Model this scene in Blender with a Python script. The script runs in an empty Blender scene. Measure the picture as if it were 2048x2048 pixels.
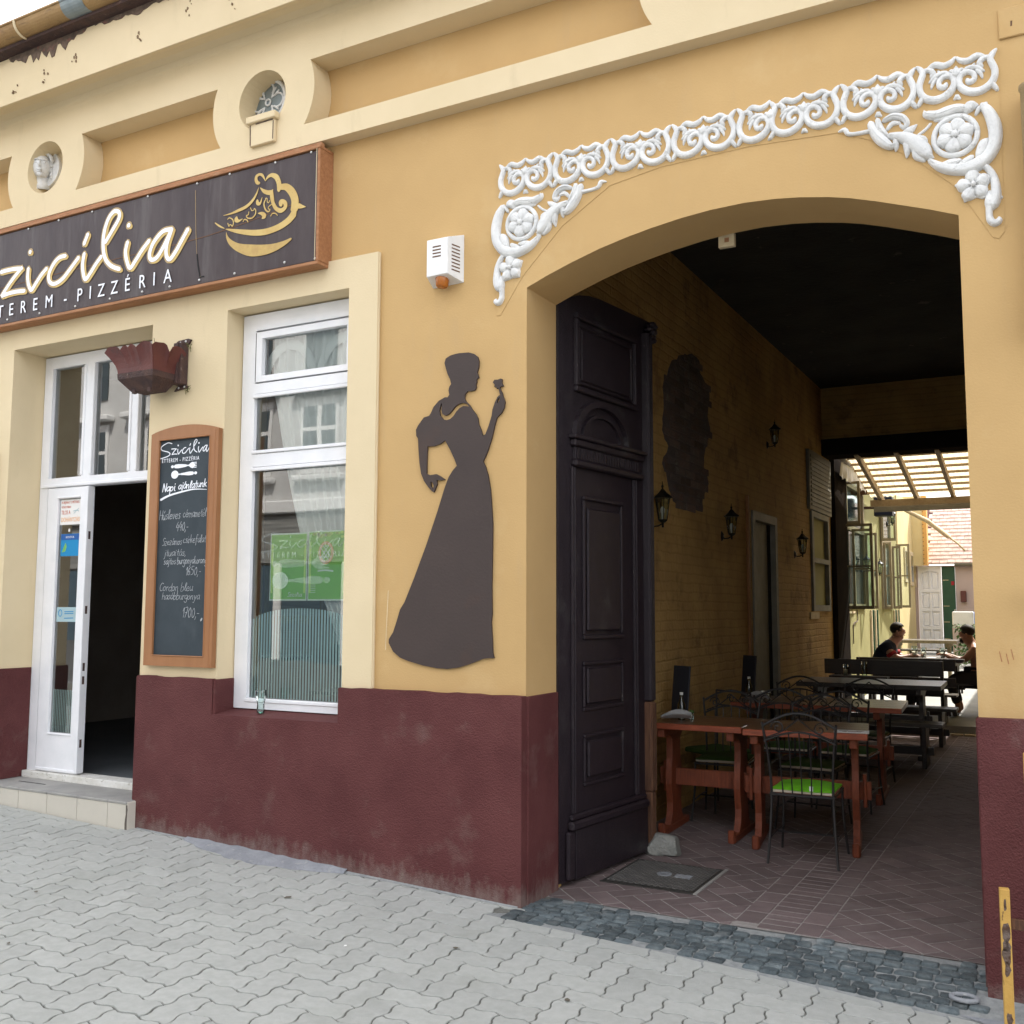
import bpy, bmesh, math, random
from mathutils import Vector, Matrix
from mathutils.geometry import tessellate_polygon
random.seed(7)
R = math.radians
PI = math.pi
scn = bpy.context.scene
C = scn.collection

# ------------------------------------------------------------------ camera
# world: X along the facade (to the right), Y into the building, Z up, Z=0 at eye height
cam_d = bpy.data.cameras.new('camera')
cam = bpy.data.objects.new('camera', cam_d)
C.objects.link(cam)
yaw, pit, rol = 0.497621655, 0.0951941727, -0.00343465967
F = Vector((-math.sin(yaw)*math.cos(pit), math.cos(yaw)*math.cos(pit), math.sin(pit)))
r0 = Vector((math.cos(yaw), math.sin(yaw), 0))
d0 = F.cross(r0)
rr = r0*math.cos(rol) + d0*math.sin(rol)
dd = -r0*math.sin(rol) + d0*math.cos(rol)
mw = Matrix((rr, -dd, -F)).transposed().to_4x4()
mw.translation = Vector((0, -5.0, 0))
cam.matrix_world = mw
cam_d.sensor_width = 36
cam_d.lens = 36*2025.85/2048
cam_d.clip_start = 0.05
cam_d.clip_end = 300
scn.camera = cam

# ------------------------------------------------------------------ light
SUN_EL, SUN_AZ = R(50), R(24)        # the sun stands behind the building: azimuth measured from +Y towards +X
sdir = Vector((math.sin(SUN_AZ)*math.cos(SUN_EL), math.cos(SUN_AZ)*math.cos(SUN_EL), math.sin(SUN_EL)))
sun_d = bpy.data.lights.new('sun', 'SUN')
sun_d.energy = 3.6
sun_d.angle = R(0.6)
sun_d.color = (1, 0.95, 0.86)
sun = bpy.data.objects.new('sun', sun_d)
C.objects.link(sun)
sun.rotation_euler = sdir.to_track_quat('Z', 'Y').to_euler()
W = bpy.data.worlds.new('World')
scn.world = W
W.use_nodes = True
nt = W.node_tree
nt.nodes.clear()
sky = nt.nodes.new('ShaderNodeTexSky')
sky.sky_type = 'NISHITA'
sky.sun_disc = False
sky.sun_elevation = SUN_EL
sky.sun_rotation = SUN_AZ
sky.dust_density = 3.0
sky.air_density = 1.0
bg = nt.nodes.new('ShaderNodeBackground')
bg.inputs['Strength'].default_value = 0.15
hz = nt.nodes.new('ShaderNodeMix')          # thin bright cloud veil over the whole sky
hz.data_type = 'RGBA'
hz.inputs[0].default_value = 0.6
hz.inputs[7].default_value = (8.0, 8.0, 8.0, 1)
ow = nt.nodes.new('ShaderNodeOutputWorld')
nt.links.new(sky.outputs[0], hz.inputs[6])
nt.links.new(hz.outputs[2], bg.inputs['Color'])
nt.links.new(bg.outputs[0], ow.inputs[0])
vs = scn.view_settings
vs.view_transform = 'Standard'
vs.look = 'None'
vs.gamma = 1
vs.use_curve_mapping = False
vs.exposure = 1.5

# ------------------------------------------------------------------ materials
M = {}
def pm(name, c1, c2=None, scale=3.0, rough=0.8, bump=0.0, bscale=60.0, metal=0.0, spec=0.3, stains=(), rnd=0.0, wave=None, detail=5.0, coat=0.0, stretch=None, brick=None, splash=None):
    """procedural material: two base colours mixed by noise, fine bump, shaped stains and painted gloss, per-object variation"""
    m = bpy.data.materials.new(name)
    m.use_nodes = True
    t = m.node_tree
    t.nodes.clear()
    N = t.nodes.new
    L = t.links.new
    out = N('ShaderNodeOutputMaterial')
    b = N('ShaderNodeBsdfPrincipled')
    L(b.outputs[0], out.inputs[0])
    b.inputs['Roughness'].default_value = rough
    b.inputs['Metallic'].default_value = metal
    b.inputs['Specular IOR Level'].default_value = spec
    if coat:
        b.inputs['Coat Weight'].default_value = coat
        b.inputs['Coat Roughness'].default_value = 0.15
    geo = N('ShaderNodeNewGeometry')
    pos = geo.outputs['Position']
    if stretch:
        mp = N('ShaderNodeMapping')
        mp.inputs['Scale'].default_value = stretch
        L(pos, mp.inputs[0])
        pos = mp.outputs[0]
    col = None
    rgb = N('ShaderNodeRGB')
    rgb.outputs[0].default_value = (*c1, 1)
    col = rgb.outputs[0]
    if c2 is not None:
        n = N('ShaderNodeTexNoise')
        n.inputs['Scale'].default_value = scale
        n.inputs['Detail'].default_value = detail
        n.inputs['Roughness'].default_value = 0.6
        L(pos, n.inputs['Vector'])
        cr = N('ShaderNodeMapRange')
        cr.inputs[1].default_value = 0.35
        cr.inputs[2].default_value = 0.65
        L(n.outputs[0], cr.inputs[0])
        mx = N('ShaderNodeMix')
        mx.data_type = 'RGBA'
        L(cr.outputs[0], mx.inputs[0])
        L(col, mx.inputs[6])
        mx.inputs[7].default_value = (*c2, 1)
        col = mx.outputs[2]
    for (sc, ss, th, wd, amt, st) in stains:
        n = N('ShaderNodeTexNoise')
        n.inputs['Scale'].default_value = ss
        n.inputs['Detail'].default_value = 8
        n.inputs['Roughness'].default_value = 0.65
        if st:
            mp = N('ShaderNodeMapping')
            mp.inputs['Scale'].default_value = st
            L(geo.outputs['Position'], mp.inputs[0])
            L(mp.outputs[0], n.inputs['Vector'])
        else:
            L(geo.outputs['Position'], n.inputs['Vector'])
        cr = N('ShaderNodeMapRange')
        cr.inputs[1].default_value = th
        cr.inputs[2].default_value = th+wd
        cr.inputs[4].default_value = amt
        L(n.outputs[0], cr.inputs[0])
        mx = N('ShaderNodeMix')
        mx.data_type = 'RGBA'
        L(cr.outputs[0], mx.inputs[0])
        L(col, mx.inputs[6])
        mx.inputs[7].default_value = (*sc, 1)
        col = mx.outputs[2]
    if splash:                                   # lime and mud splashed up from the pavement along the wall foot
        (sc, hgt, amt) = splash
        sx_ = N('ShaderNodeSeparateXYZ')
        L(geo.outputs['Position'], sx_.inputs[0])
        m1_ = N('ShaderNodeMath'); m1_.operation = 'MULTIPLY_ADD'
        m1_.inputs[1].default_value = 0.0395; m1_.inputs[2].default_value = 1.70
        L(sx_.outputs[0], m1_.inputs[0])
        m2_ = N('ShaderNodeMath'); m2_.operation = 'ADD'
        L(m1_.outputs[0], m2_.inputs[0]); L(sx_.outputs[2], m2_.inputs[1])
        r1_ = N('ShaderNodeMapRange')
        r1_.inputs[1].default_value = 0.0; r1_.inputs[2].default_value = hgt
        r1_.inputs[3].default_value = 0.36; r1_.inputs[4].default_value = -0.12
        L(m2_.outputs[0], r1_.inputs[0])
        mp = N('ShaderNodeMapping'); mp.inputs['Scale'].default_value = (1, 1, .55)
        L(geo.outputs['Position'], mp.inputs[0])
        n = N('ShaderNodeTexNoise'); n.inputs['Scale'].default_value = 16; n.inputs['Detail'].default_value = 9; n.inputs['Roughness'].default_value = .7
        L(mp.outputs[0], n.inputs['Vector'])
        m3_ = N('ShaderNodeMath'); m3_.operation = 'ADD'
        L(n.outputs[0], m3_.inputs[0]); L(r1_.outputs[0], m3_.inputs[1])
        r2_ = N('ShaderNodeMapRange')
        r2_.inputs[1].default_value = .62; r2_.inputs[2].default_value = .90; r2_.inputs[4].default_value = amt
        L(m3_.outputs[0], r2_.inputs[0])
        mx = N('ShaderNodeMix'); mx.data_type = 'RGBA'
        L(r2_.outputs[0], mx.inputs[0]); L(col, mx.inputs[6]); mx.inputs[7].default_value = (*sc, 1)
        col = mx.outputs[2]
    brk = None
    if brick:
        sx_ = N('ShaderNodeSeparateXYZ')
        L(geo.outputs['Position'], sx_.inputs[0])
        cb_ = N('ShaderNodeCombineXYZ')
        L(sx_.outputs[1], cb_.inputs[0]); L(sx_.outputs[2], cb_.inputs[1])
        nd_ = N('ShaderNodeTexNoise'); nd_.inputs['Scale'].default_value = 5
        L(geo.outputs['Position'], nd_.inputs['Vector'])
        va_ = N('ShaderNodeVectorMath'); va_.operation = 'MULTIPLY_ADD'
        L(nd_.outputs['Color'], va_.inputs[0]); va_.inputs[1].default_value = (.03, .03, 0); L(cb_.outputs[0], va_.inputs[2])
        brk = N('ShaderNodeTexBrick')
        L(va_.outputs[0], brk.inputs['Vector'])
        brk.inputs['Scale'].default_value = 1.0
        brk.inputs['Brick Width'].default_value = .27
        brk.inputs['Row Height'].default_value = .078
        brk.inputs['Mortar Size'].default_value = .012
        brk.inputs['Mortar Smooth'].default_value = .8
        mxb = N('ShaderNodeMix'); mxb.data_type = 'RGBA'; mxb.blend_type = 'MULTIPLY'
        mf_ = N('ShaderNodeMath'); mf_.operation = 'MULTIPLY'; mf_.inputs[1].default_value = brick
        L(brk.outputs['Fac'], mf_.inputs[0])
        L(mf_.outputs[0], mxb.inputs[0]); L(col, mxb.inputs[6]); mxb.inputs[7].default_value = (.45, .42, .40, 1)
        col = mxb.outputs[2]
    if rnd:
        oi = N('ShaderNodeObjectInfo')
        mr = N('ShaderNodeMapRange')
        mr.inputs[3].default_value = 1-rnd
        mr.inputs[4].default_value = 1+rnd
        L(oi.outputs['Random'], mr.inputs[0])
        vm = N('ShaderNodeVectorMath')
        vm.operation = 'SCALE'
        L(col, vm.inputs[0])
        L(mr.outputs[0], vm.inputs['Scale'])
        col = vm.outputs[0]
    L(col, b.inputs['Base Color'])
    if bump:
        n = N('ShaderNodeTexNoise')
        n.inputs['Scale'].default_value = bscale
        n.inputs['Detail'].default_value = 4
        L(pos, n.inputs['Vector'])
        bp = N('ShaderNodeBump')
        bp.inputs['Strength'].default_value = min(1, bump)
        bp.inputs['Distance'].default_value = 0.01*max(1, bump)
        L(n.outputs[0], bp.inputs['Height'])
        L(bp.outputs[0], b.inputs['Normal'])
        if brk:
            iv = N('ShaderNodeMath'); iv.operation = 'SUBTRACT'; iv.inputs[0].default_value = 1.0
            L(brk.outputs['Fac'], iv.inputs[1])
            bp2 = N('ShaderNodeBump'); bp2.inputs['Strength'].default_value = .45; bp2.inputs['Distance'].default_value = .008
            L(iv.outputs[0], bp2.inputs['Height']); L(bp.outputs[0], bp2.inputs['Normal'])
            L(bp2.outputs[0], b.inputs['Normal'])
    M[name] = m
    return m

DIRT = (0.30, 0.24, 0.17)
pm('cream_render', (0.71, 0.585, 0.385), (0.66, 0.54, 0.345), 1.1, 0.85, 0.12, 90, stains=(((0.52, 0.42, 0.26), 2.2, 0.60, 0.14, 0.30, (3, 3, 0.7)), ((0.30, 0.22, 0.13), 9, 0.74, 0.04, 0.5, None)))
pm('tan_render', (0.555, 0.365, 0.162), (0.50, 0.325, 0.142), 0.9, 0.85, 0.14, 90, stains=(((0.47, 0.33, 0.18), 1.7, 0.57, 0.16, 0.35, (3, 3, 0.6)), ((0.66, 0.50, 0.28), 1.3, 0.56, 0.2, 0.35, None), ((0.28, 0.19, 0.11), 10, 0.76, 0.04, 0.5, None)))
pm('maroon_render', (0.094, 0.026, 0.026), (0.122, 0.038, 0.037), 3.0, 0.75, 0.9, 130, spec=0.25, stains=(((0.17, 0.10, 0.09), 3.5, 0.56, 0.14, 0.55, None), ((0.22, 0.17, 0.15), 7, 0.68, 0.07, 0.6, None), ((0.07, 0.022, 0.02), 2.2, 0.6, 0.12, 0.6, None), ((0.32, 0.28, 0.24), 38, 0.76, 0.03, 0.7, None)), splash=((0.27, 0.235, 0.205), .22, .42))
pm('white_plaster', (0.80, 0.80, 0.79), (0.66, 0.66, 0.655), 14, 0.75, 0.5, 160, stains=(((0.40, 0.385, 0.36), 26, 0.60, 0.10, 0.7, None),))
pm('white_paint', (0.83, 0.83, 0.86), (0.76, 0.77, 0.80), 5, 0.35, 0.08, 60, spec=0.5, stains=(((0.45, 0.40, 0.34), 20, 0.74, 0.05, 0.6, None),))
pm('old_white_paint', (0.74, 0.73, 0.70), (0.62, 0.60, 0.55), 12, 0.6, 0.6, 90, stains=(((0.28, 0.24, 0.19), 26, 0.60, 0.06, 0.85, (1, 1, 3)),))
pm('concrete_paver', (0.405, 0.413, 0.39), (0.455, 0.463, 0.44), 24, 0.9, 0.8, 260, rnd=0.06, stains=(((0.33, 0.335, 0.315), 3.2, 0.55, 0.2, 0.5, None), ((0.22, 0.22, 0.21), 420, 0.62, 0.08, 0.5, None), ((0.60, 0.60, 0.58), 150, 0.70, 0.04, 0.7, None), ((0.30, 0.31, 0.27), 1.1, 0.56, 0.14, 0.35, None)))
pm('joint_sand', (0.13, 0.13, 0.115), (0.19, 0.19, 0.17), 40, 0.95, 0.8, 200)
pm('joint_mortar', (0.36, 0.33, 0.31), (0.27, 0.245, 0.23), 30, 0.95, 0.8, 200)
pm('clay_brick', (0.18, 0.135, 0.132), (0.145, 0.108, 0.107), 9, 0.85, 0.5, 180, rnd=0.16, stains=(((0.21, 0.18, 0.17), 6, 0.52, 0.2, 0.6, None), ((0.085, 0.058, 0.055), 12, 0.66, 0.1, 0.5, None)))
pm('basalt', (0.075, 0.095, 0.105), (0.125, 0.145, 0.15), 18, 0.6, 1.0, 120, rnd=0.38, stains=(((0.24, 0.25, 0.25), 9, 0.6, 0.12, 0.6, None),))
pm('cobble_mortar', (0.34, 0.35, 0.345), (0.24, 0.25, 0.25), 25, 0.95, 1.0, 160)
pm('cement', (0.30, 0.31, 0.33), (0.22, 0.23, 0.25), 8, 0.9, 1.0, 60, stains=(((0.42, 0.42, 0.40), 14, 0.6, 0.08, 0.6, None),))
pm('yard_concrete', (0.34, 0.34, 0.33), (0.28, 0.28, 0.27), 3, 0.9, 0.6, 60)
pm('asphalt', (0.09, 0.09, 0.09), (0.11, 0.11, 0.11), 20, 0.9, 0.8, 200)
pm('step_tile', (0.56, 0.52, 0.45), (0.52, 0.485, 0.42), 3, 0.35, 0.1, 60, spec=0.5, rnd=0.02, stains=(((0.36, 0.33, 0.29), 6, 0.64, 0.1, 0.4, None),))
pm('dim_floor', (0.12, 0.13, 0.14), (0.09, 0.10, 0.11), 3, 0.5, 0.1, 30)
pm('grey_slab', (0.33, 0.32, 0.30), (0.26, 0.255, 0.245), 6, 0.6, 0.3, 90, stains=(((0.45, 0.43, 0.40), 5, 0.6, 0.1, 0.5, None),))
pm('dark_grout', (0.12, 0.10, 0.085))
pm('sign_wood', (0.42, 0.20, 0.095), (0.32, 0.145, 0.065), 6, 0.6, 0.4, 60, stretch=(1, 8, 8), stains=(((0.05, 0.02, 0.012), 13, 0.685, 0.03, 0.9, None), ((0.42, 0.25, 0.14), 5, 0.58, 0.1, 0.5, None)))
pm('banner', (0.040, 0.026, 0.028), (0.060, 0.044, 0.044), 2.2, 0.42, 0.3, 5, spec=0.28, stretch=(3, 1, 0.8), stains=(((0.105, 0.09, 0.088), 2.4, 0.54, 0.14, 0.65, (3.2, 1, 0.35)), ((0.13, 0.125, 0.13), 9, 0.62, 0.10, 0.35, (4, 1, 0.12)), ((0.030, 0.017, 0.019), 3, 0.6, 0.15, 0.6, (4, 1, 0.6))))  # pale vertical streaks paint the gloss of the cloth into its colour
pm('print_white', (0.86, 0.88, 0.94), rough=0.4)
pm('print_gold', (0.50, 0.33, 0.10), (0.60, 0.44, 0.16), 8, 0.4, stains=(((0.30, 0.19, 0.06), 16, 0.62, 0.05, 0.6, None),))
pm('print_gold_dark', (0.36, 0.25, 0.13), (0.46, 0.33, 0.15), 12, 0.45)
pm('print_gold_worn', (0.52, 0.36, 0.12), (0.44, 0.29, 0.10), 22, 0.5, stains=(((0.17, 0.11, 0.09), 24, 0.62, 0.05, 0.8, None),))
pm('board_frame', (0.335, 0.15, 0.06), (0.30, 0.13, 0.05), 4, 0.45, 0.15, 60, stretch=(6, 6, 1), spec=0.4)
pm('slate_board', (0.030, 0.042, 0.052), (0.042, 0.055, 0.066), 5, 0.6, stains=(((0.07, 0.085, 0.095), 3, 0.58, 0.2, 0.5, (3, 1, 1)),))
pm('chalk', (0.48, 0.50, 0.52), (0.26, 0.28, 0.30), 60, 0.9)
pm('lady_paint', (0.058, 0.041, 0.037), (0.050, 0.036, 0.033), 2, 0.55, 0.1, 60, stains=(((0.075, 0.040, 0.028), 1.6, 0.58, 0.15, 0.6, None),))
pm('rusty_maroon', (0.115, 0.030, 0.024), (0.09, 0.025, 0.022), 7, 0.5, 0.3, 80, spec=0.4, stains=(((0.05, 0.03, 0.028), 13, 0.60, 0.1, 0.6, None),))
pm('rusty_iron', (0.055, 0.035, 0.035), (0.09, 0.05, 0.04), 16, 0.75, 0.8, 90, stains=(((0.22, 0.17, 0.14), 25, 0.62, 0.08, 0.7, None),))
pm('zinc', (0.20, 0.24, 0.25), (0.27, 0.31, 0.32), 9, 0.5, 0.2, 60, metal=0.3)
pm('gutter_paint', (0.36, 0.23, 0.10), (0.29, 0.175, 0.075), 5, 0.6, 0.4, 60, stains=(((0.17, 0.11, 0.06), 8, 0.55, 0.15, 0.7, (1, 3, 3)), ((0.44, 0.34, 0.2), 14, 0.64, 0.08, 0.5, None)))
pm('broken_plaster', (0.09, 0.065, 0.05), (0.17, 0.12, 0.09), 16, 0.95, 2.0, 40, stains=(((0.20, 0.09, 0.07), 9, 0.56, 0.06, 0.8, None),))
pm('gate_paint', (0.015, 0.009, 0.014), (0.024, 0.016, 0.021), 6, 0.38, 0.6, 90, spec=0.38, stretch=(4, 4, 1), stains=(((0.20, 0.18, 0.16), 30, 0.66, 0.05, 0.8, (2, 2, 0.8)), ((0.06, 0.055, 0.055), 4, 0.58, 0.12, 0.6, None)))
pm('bare_wood', (0.16, 0.075, 0.04), (0.075, 0.035, 0.022), 8, 0.7, 0.6, 60, stretch=(9, 9, 0.7), stains=(((0.30, 0.20, 0.13), 14, 0.62, 0.08, 0.6, (3, 3, 0.4)),))
pm('ochre_wall', (0.54, 0.355, 0.13), (0.38, 0.235, 0.085), 1.6, 0.9, 0.8, 30, brick=.22, stains=(((0.20, 0.115, 0.05), 3.0, 0.56, 0.12, 0.7, None), ((0.10, 0.06, 0.035), 8, 0.70, 0.06, 0.7, None)))
pm('bare_masonry', (0.12, 0.10, 0.095), (0.085, 0.07, 0.07), 5, 0.95, 2.0, 25, stains=(((0.14, 0.075, 0.06), 6, 0.58, 0.06, 0.6, (1, 1, 3)),))
pm('patch_brick', (0.13, 0.085, 0.07), (0.10, 0.085, 0.08), 5, 0.95, 2.0, 40, rnd=.35, stains=(((0.16, 0.15, 0.14), 9, 0.56, 0.1, 0.6, None),))
pm('dark_ceiling', (0.045, 0.042, 0.036), (0.03, 0.028, 0.024), 2, 0.95, 1.0, 20, stains=(((0.14, 0.125, 0.10), 4, 0.62, 0.05, 0.7, None), ((0.02, 0.018, 0.015), 2, 0.6, 0.1, 0.8, None)))  # near-black ceiling colour with paler flakes and darker blotches
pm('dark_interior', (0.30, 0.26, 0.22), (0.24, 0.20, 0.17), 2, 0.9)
pm('dark_beam', (0.022, 0.019, 0.018), (0.03, 0.025, 0.022), 4, 0.9, 0.4, 30, spec=0.0)
pm('table_wood', (0.34, 0.075, 0.030), (0.22, 0.050, 0.022), 9, 0.42, 0.4, 60, spec=0.4, coat=0.1, stretch=(1, 7, 7), stains=(((0.12, 0.04, 0.02), 9, 0.66, 0.05, 0.6, None),))
pm('table_leg', (0.24, 0.058, 0.024), (0.15, 0.036, 0.016), 9, 0.45, 0.4, 60, spec=0.4, stretch=(7, 7, 1))
pm('table_top', (0.17, 0.082, 0.035), (0.12, 0.055, 0.025), 5, 0.28, 0.15, 60, spec=0.5, coat=0.35, stretch=(1, 7, 7))
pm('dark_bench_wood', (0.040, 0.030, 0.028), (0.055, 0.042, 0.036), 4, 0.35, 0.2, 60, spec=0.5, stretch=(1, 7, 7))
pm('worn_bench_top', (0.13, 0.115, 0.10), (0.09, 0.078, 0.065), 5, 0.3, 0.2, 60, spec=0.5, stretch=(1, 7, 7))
pm('wrought_iron', (0.022, 0.022, 0.024), (0.035, 0.03, 0.03), 30, 0.45, 0.3, 200, spec=0.5, metal=0.3)
pm('lime_cushion', (0.16, 0.50, 0.018), (0.13, 0.44, 0.015), 8, 0.8, 0.3, 200)
pm('dull_green_cushion', (0.055, 0.11, 0.025), (0.045, 0.09, 0.02), 8, 0.85, 0.3, 200)
pm('beige_foam', (0.52, 0.45, 0.36))
pm('paper', (0.76, 0.76, 0.76), (0.70, 0.70, 0.71), 8, 0.7)
pm('plastic_white', (0.80, 0.80, 0.80), (0.74, 0.74, 0.73), 10, 0.4, spec=0.5, stains=(((0.35, 0.24, 0.15), 24, 0.70, 0.05, 0.7, None),))
pm('orange_lens', (0.45, 0.14, 0.015), (0.36, 0.10, 0.01), 12, 0.25, spec=0.6)
pm('slot_brown', (0.14, 0.075, 0.045))
pm('black_slot', (0.02, 0.02, 0.02), rough=0.9)
pm('cover_rib', (0.17, 0.16, 0.15), (0.12, 0.115, 0.11), 12, 0.5, 0.5, 70, metal=0.3)
pm('iron_cover', (0.045, 0.043, 0.04), (0.065, 0.06, 0.055), 12, 0.6, 0.8, 70, metal=0.4, spec=0.5)
pm('grey_rock', (0.27, 0.27, 0.25), (0.20, 0.205, 0.19), 9, 0.9, 1.5, 45, stains=(((0.36, 0.36, 0.33), 14, 0.6, 0.1, 0.6, None),))
pm('yellow_paint', (0.56, 0.34, 0.09), (0.48, 0.28, 0.07), 7, 0.5, 0.3, 80, stains=(((0.10, 0.055, 0.03), 10, 0.64, 0.03, 0.95, (2, 2, 0.8)),))
pm('pipe_paint', (0.40, 0.29, 0.15), (0.33, 0.235, 0.12), 6, 0.5, 0.3, 80, stains=(((0.05, 0.035, 0.02), 9, 0.68, 0.03, 0.95, None), ((0.55, 0.44, 0.28), 6, 0.6, 0.1, 0.5, (3, 3, 0.5))))
pm('lime_render', (0.34, 0.315, 0.135), (0.28, 0.26, 0.105), 1.4, 0.85, 0.4, 40, stains=(((0.33, 0.30, 0.13), 2.5, 0.58, 0.15, 0.5, (3, 3, 0.6)),))
pm('yellow_gable', (0.66, 0.55, 0.30), (0.60, 0.48, 0.24), 1.5, 0.85, 0.2, 40)
pm('orange_pilaster', (0.66, 0.38, 0.12), (0.60, 0.33, 0.10), 2, 0.8, 0.2, 40)
pm('pink_wall', (0.52, 0.42, 0.40), (0.46, 0.37, 0.35), 1.5, 0.9, 0.2, 40)
pm('roof_tile', (0.46, 0.33, 0.28), (0.58, 0.45, 0.39), 9, 0.85, 0.6, 60, stains=(((0.22, 0.13, 0.11), 11, 0.6, 0.08, 0.6, None),))
pm('casement_wood', (0.30, 0.25, 0.155), (0.22, 0.18, 0.11), 7, 0.6, 0.3, 60, stretch=(5, 5, 1))
pm('grey_frame', (0.25, 0.24, 0.20), (0.19, 0.18, 0.15), 5, 0.6, 0.3, 60)
pm('trim_orange', (0.32, 0.15, 0.06), (0.25, 0.11, 0.04), 6, 0.6, 0.3, 60, stretch=(5, 5, 1))
pm('rafter_wood', (0.42, 0.32, 0.20), (0.36, 0.265, 0.155), 6, 0.6, 0.3, 60, stretch=(5, 1, 5))
pm('awning_cloth', (0.50, 0.48, 0.42), (0.42, 0.40, 0.35), 5, 0.8)
pm('aluminium', (0.55, 0.54, 0.52), rough=0.35, metal=0.6)
pm('black_plastic', (0.018, 0.020, 0.028), rough=0.5)
pm('green_door', (0.018, 0.075, 0.040), (0.014, 0.06, 0.032), 6, 0.45, spec=0.5)
pm('lantern_iron', (0.012, 0.014, 0.014), rough=0.4, metal=0.4, spec=0.5)
pm('blue_plastic', (0.02, 0.17, 0.50), rough=0.4, spec=0.5)
pm('post_rust', (0.07, 0.035, 0.02), (0.16, 0.12, 0.10), 40, 0.8, 0.8, 90)
pm('chip_brown', (0.26, 0.18, 0.11), (0.17, 0.11, 0.07), 60, 0.95, 1.0, 60)
pm('box_brown', (0.12, 0.045, 0.04), rough=0.5)
pm('leaf_green', (0.07, 0.13, 0.03), (0.05, 0.10, 0.02), 8, 0.6)
pm('skin_tan', (0.34, 0.17, 0.105), (0.30, 0.145, 0.09), 8, 0.5, spec=0.4)
pm('skin_pale', (0.44, 0.25, 0.19), (0.40, 0.22, 0.16), 8, 0.5, spec=0.4)
pm('navy_cloth', (0.012, 0.016, 0.035), rough=0.9)
pm('red_cloth', (0.30, 0.02, 0.03), rough=0.8)
pm('dark_cloth', (0.03, 0.028, 0.03), rough=0.9)
pm('dark_hair', (0.018, 0.013, 0.010), rough=0.7)
pm('opp_wall', (0.60, 0.60, 0.59), (0.55, 0.55, 0.54), 0.7, 0.9, 0.1, 20)
pm('opp_trim', (0.78, 0.78, 0.77), rough=0.8)
pm('opp_dark', (0.16, 0.165, 0.16), (0.32, 0.32, 0.30), 2.5, 0.7, stretch=(0.3, 1, 7))
pm('opp_glass', (0.03, 0.045, 0.05), rough=0.08, spec=0.8)
pm('opp_blue', (0.07, 0.11, 0.14), rough=0.6)
pm('litter', (0.8, 0.8, 0.78), rough=0.9)
pm('leaf_litter', (0.12, 0.105, 0.08), rough=0.9)
pm('weed', (0.08, 0.10, 0.03), (0.15, 0.12, 0.05), 30, 0.8)
pm('bone_paint', (0.68, 0.57, 0.38), (0.58, 0.47, 0.30), 10, 0.8, 0.4, 90, stains=(((0.30, 0.20, 0.12), 22, 0.66, 0.05, 0.7, None),))

def glass_mat(name, tint=(0.9, 0.95, 0.93), refl=1.0, rough=0.0):
    m = bpy.data.materials.new(name)
    m.use_nodes = True
    t = m.node_tree
    t.nodes.clear()
    N = t.nodes.new
    L = t.links.new
    o = N('ShaderNodeOutputMaterial')
    tr = N('ShaderNodeBsdfTransparent')
    tr.inputs[0].default_value = (*tint, 1)
    gl = N('ShaderNodeBsdfGlossy')
    gl.inputs['Roughness'].default_value = rough
    gl.inputs['Color'].default_value = (1, 1, 1, 1)
    fr = N('ShaderNodeFresnel')
    fr.inputs[0].default_value = 1.52
    # slight waviness of the pane
    geo = N('ShaderNodeNewGeometry')
    nz = N('ShaderNodeTexNoise')
    nz.inputs['Scale'].default_value = 2.2
    nz.inputs['Detail'].default_value = 1
    L(geo.outputs['Position'], nz.inputs['Vector'])
    bp = N('ShaderNodeBump')
    bp.inputs['Strength'].default_value = 0.035
    bp.inputs['Distance'].default_value = 0.01
    L(nz.outputs[0], bp.inputs['Height'])
    L(bp.outputs[0], gl.inputs['Normal'])
    mm = N('ShaderNodeMath')
    mm.operation = 'MULTIPLY'
    mm.use_clamp = True
    mm.inputs[1].default_value = refl
    L(fr.outputs[0], mm.inputs[0])
    mx = N('ShaderNodeMixShader')
    L(mm.outputs[0], mx.inputs[0])
    L(tr.outputs[0], mx.inputs[1])
    L(gl.outputs[0], mx.inputs[2])
    L(mx.outputs[0], o.inputs[0])
    M[name] = m
glass_mat('window_glass', refl=2.7)
glass_mat('clear_glass', (0.82, 0.92, 0.90), refl=2.0)
glass_mat('green_glass', (0.55, 0.85, 0.75), refl=1.6)

def film_mat(name, color, alpha, transl=0.0, pattern=None):
    """thin film / print / cloth that lets part of the light through"""
    m = bpy.data.materials.new(name)
    m.use_nodes = True
    t = m.node_tree
    t.nodes.clear()
    N = t.nodes.new
    L = t.links.new
    o = N('ShaderNodeOutputMaterial')
    d = N('ShaderNodeBsdfDiffuse')
    d.inputs[0].default_value = (*color, 1)
    src = d.outputs[0]
    if transl:
        tl = N('ShaderNodeBsdfTranslucent')
        tl.inputs[0].default_value = (*color, 1)
        ms = N('ShaderNodeMixShader')
        ms.inputs[0].default_value = transl
        L(d.outputs[0], ms.inputs[1])
        L(tl.outputs[0], ms.inputs[2])
        src = ms.outputs[0]
    tr = N('ShaderNodeBsdfTransparent')
    mx = N('ShaderNodeMixShader')
    mx.inputs[0].default_value = alpha
    L(tr.outputs[0], mx.inputs[1])
    L(src, mx.inputs[2])
    L(mx.outputs[0], o.inputs[0])
    M[name] = m
film_mat('curtain_cloth', (0.93, 0.94, 0.95), 0.97, 0.2)
film_mat('frosted_film', (0.62, 0.80, 0.82), 0.9)
film_mat('white_film', (0.80, 0.90, 0.88), 0.13)
film_mat('poster_green', (0.27, 0.56, 0.14), 0.96)
film_mat('poster_light', (0.60, 0.80, 0.25), 0.96)
film_mat('poster_edge', (0.78, 0.86, 0.80), 0.96)
film_mat('poster_orange', (0.80, 0.42, 0.20), 0.95)
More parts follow.
